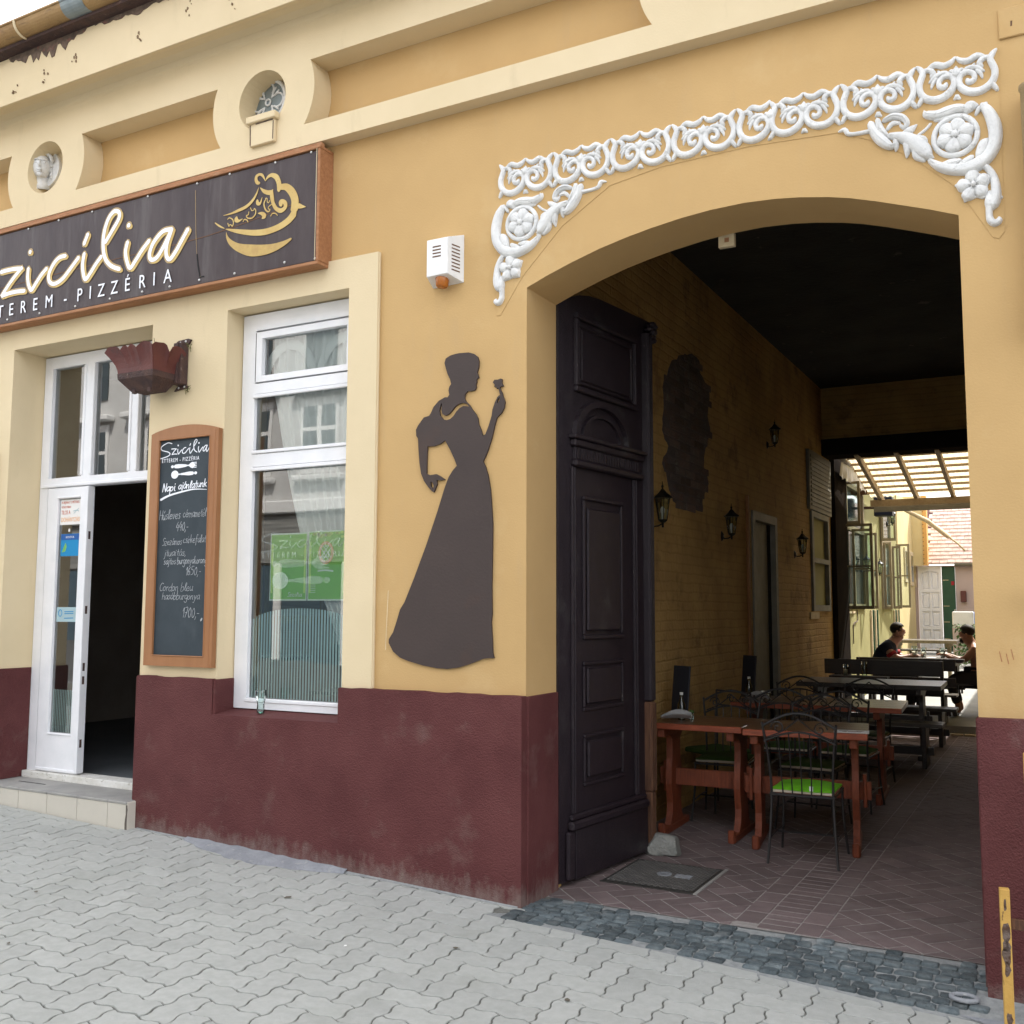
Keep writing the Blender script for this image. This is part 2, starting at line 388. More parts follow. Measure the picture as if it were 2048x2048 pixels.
film_mat('corrugated_sheet', (0.66, 0.575, 0.40), 0.97, 0.55)
film_mat('sticker_white', (0.80, 0.78, 0.76), 1.0)
film_mat('sticker_red', (0.55, 0.16, 0.10), 1.0)
film_mat('sticker_orange', (0.75, 0.38, 0.15), 1.0)
film_mat('sticker_blue', (0.04, 0.26, 0.52), 1.0)
film_mat('sticker_deepblue', (0.05, 0.13, 0.36), 1.0)
film_mat('sticker_pale', (0.42, 0.56, 0.60), 0.9)
film_mat('sticker_green', (0.20, 0.45, 0.15), 1.0)

# ------------------------------------------------------------------ mesh helpers
def wmat(o):
    basis = Matrix.Translation(o.location) @ o.rotation_euler.to_matrix().to_4x4() @ Matrix.Diagonal((*o.scale, 1))
    if o.parent:
        return wmat(o.parent) @ o.matrix_parent_inverse @ basis
    return basis
def adopt(o, parent):
    o.parent = parent
    o.matrix_parent_inverse = wmat(parent).inverted()
class B:
    def __init__(s):
        s.v = []
        s.f = []
        s.m = None
    def add(s, vs_, fs):
        o = len(s.v)
        if s.m is not None:
            vs_ = [s.m @ Vector(p) for p in vs_]
        s.v += [tuple(p) for p in vs_]
        s.f += [tuple(i+o for i in f) for f in fs]
        return s
    def box(s, x0, x1, y0, y1, z0, z1, bev=0.0):
        if x0 > x1: x0, x1 = x1, x0
        if y0 > y1: y0, y1 = y1, y0
        if z0 > z1: z0, z1 = z1, z0
        if bev <= 0:
            return s.add([(x0, y0, z0), (x1, y0, z0), (x1, y1, z0), (x0, y1, z0), (x0, y0, z1), (x1, y0, z1), (x1, y1, z1), (x0, y1, z1)],
                         [(0, 3, 2, 1), (4, 5, 6, 7), (0, 1, 5, 4), (1, 2, 6, 5), (2, 3, 7, 6), (3, 0, 4, 7)])
        b = min(bev, (x1-x0)*.45, (y1-y0)*.45, (z1-z0)*.45)
        bm = bmesh.new()
        bmesh.ops.create_cube(bm, size=1.0)
        for v in bm.verts:
            v.co = Vector(((x0+x1)/2+v.co.x*(x1-x0), (y0+y1)/2+v.co.y*(y1-y0), (z0+z1)/2+v.co.z*(z1-z0)))
        bmesh.ops.bevel(bm, geom=bm.edges[:], offset=b, segments=1, affect='EDGES')
        bm.verts.index_update()
        s.add([v.co.copy() for v in bm.verts], [[v.index for v in f.verts] for f in bm.faces])
        bm.free()
        return s
    def tube(s, pts, r, n=6, cap=True, radii=None):
        P = [Vector(p) for p in pts]
        k = len(P)
        rings = []
        up = None
        for i in range(k):
            a = P[max(0, i-1)]
            b = P[min(k-1, i+1)]
            t = (b-a)
            if t.length < 1e-9:
                t = Vector((0, 0, 1))
            t.normalize()
            if up is None:
                up = Vector((0, 0, 1)) if abs(t.z) < .9 else Vector((1, 0, 0))
            u = up - t*up.dot(t)
            if u.length < 1e-6:
                u = t.orthogonal()
            u.normalize()
            up = u
            w = t.cross(u)
            q = radii[i] if radii else r
            rings.append([P[i]+u*math.cos(2*PI*j/n)*q+w*math.sin(2*PI*j/n)*q for j in range(n)])
        vs_ = [p for g in rings for p in g]
        fs = []
        for i in range(k-1):
            for j in range(n):
                a = i*n+j
                b = i*n+(j+1) % n
                fs.append((a, b, b+n, a+n))
        if cap:
            fs.append(tuple(range(n-1, -1, -1)))
            fs.append(tuple(range((k-1)*n, k*n)))
        return s.add(vs_, fs)
    def lathe(s, prof, cx=0, cy=0, n=16, cz=0):
        vs_ = []
        for (r, z) in prof:
            for j in range(n):
                a = 2*PI*j/n
                vs_.append((cx+r*math.cos(a), cy+r*math.sin(a), cz+z))
        fs = []
        for i in range(len(prof)-1):
            for j in range(n):
                a = i*n+j
                b = i*n+(j+1) % n
                fs.append((a, b, b+n, a+n))
        fs.append(tuple(range(n-1, -1, -1)))
        fs.append(tuple(range((len(prof)-1)*n, len(prof)*n)))
        return s.add(vs_, fs)
    def ball(s, c, rx, ry=None, rz=None, nu=10, nv=7):
        ry = ry or rx
        rz = rz or rx
        vs_ = [(c[0], c[1], c[2]-rz)]
        for i in range(1, nv):
            th = PI*i/nv
            for j in range(nu):
                a = 2*PI*j/nu
                vs_.append((c[0]+rx*math.sin(th)*math.cos(a), c[1]+ry*math.sin(th)*math.sin(a), c[2]-rz*math.cos(th)))
        vs_.append((c[0], c[1], c[2]+rz))
        fs = []
        for j in range(nu):
            fs.append((0, 1+(j+1) % nu, 1+j))
        for i in range(nv-2):
            for j in range(nu):
                a = 1+i*nu+j
                b = 1+i*nu+(j+1) % nu
                fs.append((a, b, b+nu, a+nu))
        l = len(vs_)-1
        o = 1+(nv-2)*nu
        for j in range(nu):
            fs.append((l, o+j, o+(j+1) % nu))
        return s.add(vs_, fs)
    def plate(s, outer, y0, y1, holes=()):
        """polygon in the XZ plane (with holes) extruded from y0 (front) to y1 (back)"""
        loops = [[Vector((p[0], p[1], 0)) for p in outer]] + [[Vector((p[0], p[1], 0)) for p in h] for h in holes]
        tris = tessellate_polygon(loops)
        flat = [p for l in loops for p in l]
        n = len(flat)
        vs_ = [(p.x, y0, p.y) for p in flat] + [(p.x, y1, p.y) for p in flat]
        fs = [tuple(t) for t in tris] + [tuple(i+n for i in reversed(t)) for t in tris]
        o = 0
        for l in loops:
            k = len(l)
            for i in range(k):
                a = o+i
                b = o+(i+1) % k
                fs.append((a, b, b+n, a+n))
            o += k
        return s.add(vs_, fs)
    def build(s, name, mat, parent=None, smooth=False, kind=None, recalc=True, loc=None, stuff=False):
        me = bpy.data.meshes.new(name)
        me.from_pydata(s.v, [], s.f)
        if recalc:
            bm = bmesh.new()
            bm.from_mesh(me)
            bmesh.ops.recalc_face_normals(bm, faces=bm.faces)
            bm.to_mesh(me)
            bm.free()
        me.materials.append(M[mat])
        if smooth:
            me.polygons.foreach_set('use_smooth', [True]*len(me.polygons))
        o = bpy.data.objects.new(name, me)
        C.objects.link(o)
        if parent:
            adopt(o, parent)
        if loc:
            o.location = loc
        if kind:
            o['kind'] = kind
        if stuff:
            o['kind'] = 'stuff'
        return o

def tag(o, label, cat, group=None):
    o['label'] = label
    o['category'] = cat
    if group:
        o['group'] = group
    return o
def thing(name, label, cat, loc=(0, 0, 0), rz=0, group=None):
    o = bpy.data.objects.new(name, None)
    C.objects.link(o)
    o.location = loc
    o.rotation_euler = (0, 0, rz)
    o.empty_display_size = 0.1
    return tag(o, label, cat, group)
def dup(root, loc=None, rz=None, label=None, scale=None):
    r = root.copy()
    C.objects.link(r)
    if loc is not None: r.location = loc
    if rz is not None: r.rotation_euler = (0, 0, rz)
    if label: r['label'] = label
    if scale: r.scale = scale
    for ch in list(root.children):
        c = ch.copy()
        C.objects.link(c)
        c.parent = r
        for g in list(ch.children):
            d = g.copy()
            C.objects.link(d)
            d.parent = c
    return r
def inst(me, name, parent, loc, rz=0, scale=None, rx=0, ry=0):
    o = bpy.data.objects.new(name, me)
    C.objects.link(o)
    adopt(o, parent)
    o.location = loc
    o.rotation_euler = (rx, ry, rz)
    if scale: o.scale = scale
    return o

def catmull(pts, sub=5, closed=False):
    """smooth a polyline of tuples of any length"""
    n = len(pts)
    if n < 3:
        return list(pts)
    out = []
    rng = range(n) if closed else range(n-1)
    for i in rng:
        if closed:
            p = [pts[(i+k) % n] for k in (-1, 0, 1, 2)]
        else:
            p = [pts[max(0, min(n-1, i+k))] for k in (-1, 0, 1, 2)]
        for j in range(sub):
            t = j/sub
            out.append(tuple(0.5*(2*b+(c-a)*t+(2*a-5*b+4*c-d)*t*t+(3*b-a-3*c+d)*t**3) for a, b, c, d in zip(*p)))
    if not closed:
        out.append(tuple(pts[-1]))
    return out

_sc = [0]
def stroke(b, pts, width=None, y=0.0, h=0.0, thick=0.001, sub=4, smooth=True, ws=1.0):
    """a brush stroke in the XZ plane; h>0 gives it rounded relief standing out towards -Y"""
    P = [(p[0], p[1], (p[2]*ws if len(p) > 2 else width)) for p in pts]
    _sc[0] += 1
    y -= (_sc[0] % 11)*0.00006          # overlapping strokes never share one plane
    if smooth:
        P = catmull(P, sub)
    k = len(P)
    # close rounded ends
    def tang(i):
        a = P[max(0, i-1)]
        c = P[min(k-1, i+1)]
        dx, dz = c[0]-a[0], c[1]-a[1]
        l = math.hypot(dx, dz) or 1
        return dx/l, dz/l
    Q = []
    dx, dz = tang(0)
    w0 = P[0][2]
    Q.append((P[0][0]-dx*w0*.42, P[0][1]-dz*w0*.42, w0*.35, dx, dz))
    for i in range(k):
        dx, dz = tang(i)
        Q.append((P[i][0], P[i][1], max(P[i][2], 1e-4), dx, dz))
    dx, dz = tang(k-1)
    w1 = P[-1][2]
    Q.append((P[-1][0]+dx*w1*.42, P[-1][1]+dz*w1*.42, w1*.35, dx, dz))
    if h > 0:
        prof = [(-.5, 0), (-.42, .62), (-.2, .95), (0.05, .92), (.22, .98), (.42, .6), (.5, 0)]
    else:
        prof = [(-.5, 0), (-.5, 1), (.5, 1), (.5, 0)]
        h = thick
    m = len(prof)
    vs_ = []
    for (x, z, w, tx, tz) in Q:
        nx, nz = -tz, tx
        hh = min(h, w*.75) if h > thick else h+len(vs_)*2e-8*(1000/m)
        for (a, c) in prof:
            vs_.append((x+nx*a*w, y-hh*c, z+nz*a*w))
    fs = []
    for i in range(len(Q)-1):
        for j in range(m-1):
            a = i*m+j
            fs.append((a, a+1, a+1+m, a+m))
    fs.append(tuple(range(m)))
    fs.append(tuple(range((len(Q)-1)*m+m-1, (len(Q)-1)*m-1, -1)))
    b.add(vs_, fs)

def text_obj(txt, name, mat, parent, x, y, z, size, space=1.0, sx=1.0, align='LEFT', thick=0.0006):
    cu = bpy.data.curves.new(name, 'FONT')
    cu.body = txt
    cu.size = size
    cu.space_character = space
    cu.align_x = align
    cu.extrude = thick
    to = bpy.data.objects.new(name, cu)
    me = bpy.data.meshes.new_from_object(to)
    bpy.data.objects.remove(to)
    me.transform(Matrix(((sx, 0, 0, x), (0, 0, -1, y), (0, 1, 0, z), (0, 0, 0, 1))))
    me.materials.clear()
    me.materials.append(M[mat])
    o = bpy.data.objects.new(name, me)
    C.objects.link(o)
    adopt(o, parent)
    return o

# single-stroke handwriting
G = {
'a': '.8,1 .3,1 0,.5 .3,0 .7,.4 .8,1|.8,1 .8,.2 1,0', 'b': '0,1.9 0,0 .5,0 .8,.5 .5,1 0,.7', 'c': '.7,.9 .3,1 0,.5 .3,0 .8,.2',
'd': '.8,.9 .3,1 0,.5 .3,0 .8,.3|.8,1.9 .8,.1 1,0', 'e': '0,.5 .7,.6 .5,1 .1,.8 0,.4 .3,0 .8,.2', 'f': '.8,1.8 .5,1.9 .35,1.4 .3,-.6|0,1 .7,1',
'g': '.8,1 .3,1 0,.5 .3,.1 .8,.4 .8,1 .8,-.5 .4,-.8 0,-.5', 'h': '0,1.9 0,0|0,.6 .4,1 .7,.8 .7,.1 .9,0', 'i': '.1,1 .1,.2 .35,0|.1,1.4 .12,1.5',
'j': '.2,1 .2,-.5 -.1,-.8|.2,1.4 .22,1.5', 'k': '0,1.9 0,0|.6,1 0,.45|.2,.6 .7,0', 'l': '0,.3 .4,1.5 .25,1.9 .1,1.4 .15,.2 .4,0',
'm': '0,1 0,0|0,.7 .3,1 .45,.8 .45,0|.45,.7 .8,1 .95,.8 .95,.1 1.1,0', 'n': '0,1 0,0|0,.7 .4,1 .6,.8 .6,.1 .8,0', 'o': '.4,1 0,.6 .2,0 .6,.2 .7,.7 .4,1',
'p': '0,1 0,-.8|0,.7 .4,1 .7,.6 .4,0 0,.2', 'r': '0,1 0,0|0,.7 .3,1 .5,.9', 's': '.6,.9 .3,1 .1,.75 .5,.4 .4,0 0,.1', 't': '.3,1.6 .3,.2 .6,0|0,1 .6,1',
'u': '0,1 .05,.2 .4,0 .7,.5|.7,1 .7,.1 .9,0', 'v': '0,1 .3,0 .7,1', 'y': '0,1 .3,.2|.7,1 .2,-.7 -.1,-.7', 'z': '0,1 .7,1 0,0 .7,0',
'H': '0,1.9 0,0|.9,1.9 .9,0|0,.95 .9,.95', 'N': '0,0 0,1.9|0,1.9 .8,0|.8,0 .8,1.9', 'C': '.9,1.7 .4,1.9 0,1 .3,0 .9,.2', 'S': '1,1.7 .5,1.9 .1,1.4 .7,.8 .6,.1 0,.0',
'0': '.4,1.5 0,.9 .2,0 .6,.1 .7,.9 .4,1.5', '1': '0,1 .3,1.6 .3,0', '4': '.4,1.6 0,.6 .8,.6|.6,1.1 .6,-.1', '5': '.7,1.6 .1,1.6 .1,1 .6,.9 .6,.2 0,0',
'6': '.6,1.6 .1,.9 .1,.1 .6,.2 .5,.8 .1,.7', '7': '0,1.6 .7,1.6 .2,0|.1,.8 .6,.8', ',': '.15,.15 0,-.35', '-': '0,.6 .5,.6', '.': '0,0 .06,.06'}
ADV = {'i': .5, 'j': .5, 'l': .55, 'm': 1.3, 't': .75, 'r': .65, ',': .4, '.': .4, ' ': .6, '-': .7, 's': .8, 'H': 1.15, 'N': 1.05, '1': .55}
ACC = {'á': 'a', 'é': 'e', 'í': 'i', 'ú': 'u'}
def handwrite(b, txt, x, z, s, w, y, slant=0.18, sx=1.0, rise=0.0, jit=0.06, fit=None):
    if fit:
        tot = sum(ADV.get(ACC.get(c, c), 1.0) for c in txt)
        sx = fit/(tot*s)
    rs = random.Random(len(txt)*7+1)
    x0 = x
    for ch in txt:
        base = ACC.get(ch, ch)
        if base in G:
            j1, j2 = rs.uniform(-jit, jit), rs.uniform(-jit, jit)
            for st in G[base].split('|'):
                if ch == 'í' and st.startswith('.1,1.4'):
                    continue
                pts = []
                for q in st.split():
                    u, v = map(float, q.split(','))
                    v += j1
                    pts.append((x+(u+slant*v)*s*sx, z+v*s*(1+j2)+(x-x0)*rise))
                stroke(b, pts, w, y, sub=3, thick=0.0008)
            if ch in ACC:
                stroke(b, [(x+(.35+slant)*s*sx, z+1.3*s+(x-x0)*rise), (x+(.6+slant)*s*sx, z+1.75*s+(x-x0)*rise)], w, y, smooth=False, thick=0.0008)
        x += ADV.get(base, 1.0)*s*sx
    return x
# ------------------------------------------------------------------ traced outlines (metres on the facade plane)
LADY=[(-3.067,1.496),(-3.001,1.493),(-2.965,1.48),(-2.941,1.46),(-2.931,1.432),(-2.933,1.401),(-2.943,1.366),(-2.931,1.337),(-2.948,1.325),(-2.945,1.311),(-2.952,1.299),(-2.948,1.283),(-2.957,1.264),(-2.987,1.261),(-3.007,1.263),(-3.025,1.244),(-3.027,1.218),(-3.016,1.202),(-2.992,1.179),(-2.974,1.151),(-2.95,1.123),(-2.936,1.096),(-2.93,1.059),(-2.914,1.027),(-2.902,0.99),(-2.885,0.999),(-2.865,1.043),(-2.844,1.103),(-2.839,1.139),(-2.824,1.178),(-2.808,1.207),(-2.796,1.219),(-2.79,1.213),(-2.783,1.241),(-2.776,1.232),(-2.77,1.209),(-2.757,1.177),(-2.762,1.142),(-2.781,1.113),(-2.81,1.09),(-2.821,1.055),(-2.844,0.97),(-2.869,0.901),(-2.899,0.842),(-2.883,0.81),(-2.866,0.758),(-2.85,0.676),(-2.841,0.575),(-2.834,0.484),(-2.835,0.324),(-2.838,0.125),(-2.835,-0.033),(-2.84,-0.073),(-2.833,-0.171),(-2.829,-0.249),(-2.821,-0.276),(-2.847,-0.277),(-2.893,-0.282),(-2.974,-0.312),(-3.055,-0.336),(-3.126,-0.346),(-3.198,-0.344),(-3.295,-0.331),(-3.394,-0.309),(-3.457,-0.29),(-3.508,-0.255),(-3.541,-0.204),(-3.54,-0.183),(-3.51,-0.141),(-3.486,-0.078),(-3.462,-0.006),(-3.431,0.036),(-3.364,0.181),(-3.28,0.376),(-3.209,0.56),(-3.162,0.693),(-3.132,0.764),(-3.103,0.803),(-3.076,0.828),(-3.091,0.865),(-3.122,0.924),(-3.159,0.984),(-3.19,0.966),(-3.233,0.956),(-3.282,0.957),(-3.285,0.878),(-3.286,0.794),(-3.261,0.784),(-3.218,0.788),(-3.187,0.772),(-3.157,0.752),(-3.187,0.749),(-3.214,0.753),(-3.211,0.727),(-3.223,0.701),(-3.233,0.68),(-3.248,0.689),(-3.273,0.714),(-3.304,0.753),(-3.324,0.796),(-3.337,0.86),(-3.345,0.945),(-3.349,1.009),(-3.362,1.026),(-3.365,1.064),(-3.35,1.089),(-3.328,1.114),(-3.31,1.134),(-3.272,1.141),(-3.26,1.156),(-3.242,1.191),(-3.205,1.225),(-3.162,1.242),(-3.144,1.24),(-3.132,1.255),(-3.138,1.282),(-3.132,1.302),(-3.12,1.317),(-3.127,1.344),(-3.145,1.378),(-3.158,1.416),(-3.168,1.449),(-3.159,1.475),(-3.128,1.489),(-3.098,1.494)]
LH1=[(-3.257,0.744),(-3.243,0.739),(-3.233,0.717),(-3.242,0.701),(-3.255,0.719)]
LH2=[(-3.18,1.215),(-3.192,1.197),(-3.201,1.166),(-3.194,1.134),(-3.173,1.111),(-3.148,1.104),(-3.124,1.109),(-3.1,1.126),(-3.082,1.15),(-3.06,1.168),(-3.034,1.178),(-2.996,1.171),(-3.01,1.189),(-3.04,1.197),(-3.07,1.192),(-3.094,1.178),(-3.112,1.158),(-3.133,1.139),(-3.157,1.131),(-3.179,1.143),(-3.187,1.17),(-3.183,1.196)]
LH3=[(-2.806,1.194),(-2.791,1.209),(-2.794,1.186),(-2.809,1.17)]
LFL=[(-2.838,1.298),(-2.828,1.312),(-2.805,1.31),(-2.788,1.315),(-2.777,1.31),(-2.778,1.286),(-2.767,1.268),(-2.781,1.269),(-2.793,1.264),(-2.785,1.246),(-2.783,1.23),(-2.791,1.221),(-2.801,1.261),(-2.813,1.258),(-2.815,1.272),(-2.828,1.27),(-2.826,1.283)]
SZ={'z':[(-7.204,2.609),(-7.134,2.611),(-7.038,2.608),(-6.958,2.599),(-6.964,2.596),(-7.072,2.517),(-7.172,2.423),(-7.169,2.415),(-7.092,2.422),(-6.996,2.422),(-6.908,2.415)],'i':[(-6.874,2.585),(-6.878,2.523),(-6.862,2.457),(-6.827,2.409),(-6.784,2.446),(-6.722,2.507),(-6.66,2.55)],'c':[(-6.452,2.615),(-6.522,2.612),(-6.583,2.573),(-6.63,2.502),(-6.619,2.442),(-6.559,2.416),(-6.472,2.441),(-6.387,2.507),(-6.304,2.576)],'i2':[(-6.243,2.596),(-6.255,2.529),(-6.247,2.458),(-6.218,2.398),(-6.171,2.433),(-6.114,2.493),(-6.056,2.543)],'ac':[(-6.213,2.739),(-6.25,2.671)],'l':[(-6.02,2.644),(-5.947,2.724),(-5.886,2.798),(-5.889,2.846),(-5.943,2.86),(-6.0,2.811),(-6.037,2.715),(-6.04,2.613),(-6.013,2.523),(-5.949,2.457),(-5.858,2.417)],'i3':[(-5.787,2.605),(-5.803,2.538),(-5.787,2.469),(-5.75,2.408),(-5.697,2.454),(-5.632,2.522),(-5.566,2.577)],'a':[(-5.345,2.62),(-5.434,2.62),(-5.52,2.557),(-5.558,2.48),(-5.538,2.434),(-5.48,2.443),(-5.417,2.514),(-5.355,2.608)],'a2':[(-5.35,2.613),(-5.39,2.517),(-5.391,2.444),(-5.357,2.407),(-5.304,2.45),(-5.242,2.528),(-5.191,2.592)]}
SZD=[(-6.863,2.714),(-5.781,2.728)]
SGL=[('T',-7.186,2.296),('E',-7.055,2.295),('R',-6.912,2.295),('E',-6.772,2.293),('M',-6.613,2.295),('-',-6.429,2.287),('P',-6.273,2.297),('I',-6.157,2.298),('Z',-6.041,2.3),('Z',-5.904,2.301),('É',-5.77,2.309),('R',-5.62,2.3),('I',-5.501,2.3),('A',-5.368,2.298)]
LOGO=[[(-4.554,2.793,30),(-4.571,2.799,40),(-4.583,2.822,40),(-4.578,2.844,36),(-4.553,2.852,28),(-4.526,2.838,28),(-4.501,2.797,6)],[(-4.501,2.796,6),(-4.479,2.819,30),(-4.445,2.825,45),(-4.406,2.802,60),(-4.386,2.764,60),(-4.381,2.738,60),(-4.382,2.711,50)],[(-4.378,2.73,60),(-4.321,2.719,75),(-4.275,2.678,90),(-4.248,2.628,95),(-4.244,2.587,100),(-4.249,2.552,100)],[(-4.253,2.526,90),(-4.286,2.496,80),(-4.342,2.47,75),(-4.409,2.455,70),(-4.489,2.449,70),(-4.588,2.46,65),(-4.707,2.489,50),(-4.786,2.513,30),(-4.838,2.53,8)],[(-4.939,2.591,12),(-4.898,2.562,20),(-4.854,2.538,8)],[(-4.558,2.762,4),(-4.575,2.724,22),(-4.608,2.684,34),(-4.66,2.653,38),(-4.731,2.639,34),(-4.797,2.63,20),(-4.864,2.629,4)],[(-4.544,2.759,6),(-4.511,2.729,40),(-4.475,2.712,50),(-4.449,2.71,50),(-4.434,2.723,10)],[(-4.446,2.708,50),(-4.439,2.67,50),(-4.428,2.631,44),(-4.402,2.59,44),(-4.362,2.568,50),(-4.328,2.58,50),(-4.324,2.607,50),(-4.344,2.627,44),(-4.364,2.627,50),(-4.36,2.607,50)],[(-4.834,2.504,6),(-4.824,2.47,30),(-4.789,2.427,60),(-4.721,2.383,90),(-4.613,2.345,130),(-4.508,2.329,120),(-4.411,2.329,90),(-4.326,2.344,55),(-4.271,2.363,25)],[(-4.747,2.591,40),(-4.748,2.577,54),(-4.725,2.566,30),(-4.693,2.574,6)],[(-4.567,2.676,30),(-4.563,2.657,42),(-4.542,2.651,30),(-4.525,2.689,6)],[(-4.558,2.587,6),(-4.523,2.579,40),(-4.5,2.558,50),(-4.516,2.548,30)],[(-4.497,2.676,10),(-4.483,2.674,10),(-4.479,2.65,10),(-4.467,2.642,10),(-4.459,2.655,10)],[(-4.494,2.671,10),(-4.508,2.642,16),(-4.495,2.603,18),(-4.471,2.581,16),(-4.454,2.59,12),(-4.469,2.603,10),(-4.465,2.615,10),(-4.442,2.625,10)],[(-4.624,2.637,10),(-4.612,2.616,10),(-4.594,2.617,10),(-4.591,2.626,10),(-4.578,2.612,12),(-4.581,2.583,16),(-4.61,2.564,16),(-4.645,2.571,14),(-4.658,2.588,12),(-4.64,2.594,10),(-4.638,2.612,10)],[(-4.826,2.596,10),(-4.811,2.603,12),(-4.783,2.588,12),(-4.772,2.563,12),(-4.781,2.54,12),(-4.794,2.551,10),(-4.806,2.554,10),(-4.812,2.544,10),(-4.823,2.568,10)],[(-4.686,2.555,12),(-4.675,2.567,12),(-4.651,2.557,12),(-4.643,2.543,12)],[(-4.447,2.547,10),(-4.433,2.562,12),(-4.407,2.558,12),(-4.389,2.541,8)],[(-4.216,2.572,60),(-4.188,2.562,40),(-4.155,2.554,6)]]
CORN=[[(-0.233,2.331,60),(-0.207,2.288,85),(-0.19,2.232,100),(-0.186,2.178,100),(-0.195,2.128,100),(-0.219,2.087,100),(-0.257,2.058,110),(-0.303,2.044,105),(-0.354,2.047,90),(-0.401,2.062,80),(-0.438,2.086,65),(-0.47,2.117,40)],[(-0.264,2.296,26),(-0.25,2.319,40),(-0.219,2.341,26)],[(-0.303,2.321,60),(-0.288,2.339,90),(-0.267,2.339,60)],[(-0.307,2.333,60),(-0.344,2.342,75),(-0.387,2.336,90),(-0.43,2.33,80),(-0.475,2.344,60),(-0.485,2.36,30)],[(-0.35,2.317,20),(-0.397,2.309,40),(-0.44,2.309,30)],[(-0.46,2.297,22),(-0.484,2.273,24),(-0.519,2.252,22)],[(-0.223,2.163,40),(-0.238,2.143,80),(-0.251,2.104,80),(-0.265,2.081,40)],[(-0.288,2.096,40),(-0.316,2.076,60),(-0.345,2.061,40)],[(-0.339,2.092,30),(-0.381,2.085,60),(-0.419,2.082,40)],[(-0.729,2.357,60),(-0.713,2.309,75),(-0.681,2.264,90),(-0.642,2.225,60),(-0.618,2.23,30)],[(-0.698,2.372,40),(-0.685,2.32,60),(-0.658,2.283,40)],[(-0.668,2.36,40),(-0.628,2.371,55),(-0.584,2.356,55),(-0.564,2.324,45),(-0.578,2.305,36),(-0.594,2.32,26)],[(-0.655,2.313,30),(-0.629,2.337,40),(-0.597,2.332,26)],[(-0.646,2.278,50),(-0.597,2.261,80),(-0.544,2.228,120),(-0.502,2.18,130),(-0.474,2.142,80),(-0.453,2.129,16)],[(-0.587,2.27,40),(-0.552,2.284,60),(-0.522,2.306,16)],[(-0.569,2.222,60),(-0.567,2.184,50),(-0.571,2.155,16)],[(-0.617,2.249,50),(-0.616,2.216,40),(-0.619,2.198,16)],[(-0.52,2.233,60),(-0.491,2.226,50),(-0.48,2.2,16)],[(-0.531,2.181,60),(-0.527,2.148,50),(-0.494,2.122,30)],[(-0.881,2.354,16),(-0.852,2.357,40),(-0.836,2.333,36),(-0.801,2.325,32),(-0.735,2.323,36)],[(-0.252,2.052,40),(-0.222,2.025,50),(-0.201,1.979,60),(-0.194,1.926,70),(-0.199,1.88,90),(-0.21,1.846,80)],[(-0.223,1.843,60),(-0.226,1.813,50),(-0.222,1.781,55),(-0.204,1.763,55),(-0.187,1.771,50),(-0.186,1.782,36)],[(-0.221,1.915,30),(-0.223,1.874,70),(-0.217,1.847,80)],[(-0.186,1.893,40),(-0.172,1.879,24)],[(-0.276,1.913,30),(-0.249,1.895,30),(-0.23,1.91,20)]]
CFL=[(-0.358,2.218),(-0.286,1.957),(-0.355,2.212)]

# ================================================================== SETTING
FL = -1.60                                   # floor of the gateway passage
def gz(x, y=0.0):                            # the pavement falls to the right and towards the road
    return -1.700 - 0.0395*x + 0.012*min(0, y)
def yz(y):                                   # courtyard ground, rising to the back
    return -1.48 + 0.071*(y-9.5)

# ---- pavement base, road, far pavement
b = B()
xs = [-30, -12, -8, -6, -4, -2, 0, 2, 6, 14]
for i in range(len(xs)-1):
    a, c = xs[i], xs[i+1]
    b.add([(a, 0.3, gz(a)-.0035), (c, 0.3, gz(c)-.0035), (c, -5.6, gz(c, -5.6)-.0035), (a, -5.6, gz(a, -5.6)-.0035)], [(0, 1, 2, 3)])
pavement = b.build('pavement', 'joint_sand', kind='structure', recalc=False)
pavement.data.flip_normals()
b = B()
for i in range(len(xs)-1):
    a, c = xs[i], xs[i+1]
    b.add([(a, -5.6, gz(a, -5.6)-.004), (c, -5.6, gz(c, -5.6)-.004), (c, -5.74, gz(c, -5.6)-.004), (a, -5.74, gz(a, -5.6)-.004),
           (a, -5.74, gz(a)-.25), (c, -5.74, gz(c)-.25)], [(0, 3, 2, 1), (3, 4, 5, 2)])
b.build('kerb', 'cement', kind='structure')
b = B()
b.add([(-60, -5.7, gz(-60)-.12), (40, -5.7, gz(40)-.12), (40, -60, gz(40)-.12), (-60, -60, gz(-60)-.12)], [(0, 3, 2, 1)])
road = b.build('road', 'asphalt', kind='structure', recalc=False)
b = B()
b.add([(-90, -90, -3.9), (90, -90, -3.9), (90, 140, -3.9), (-90, 140, -3.9)], [(0, 1, 2, 3)])
b.build('ground', 'asphalt', kind='structure', recalc=False)

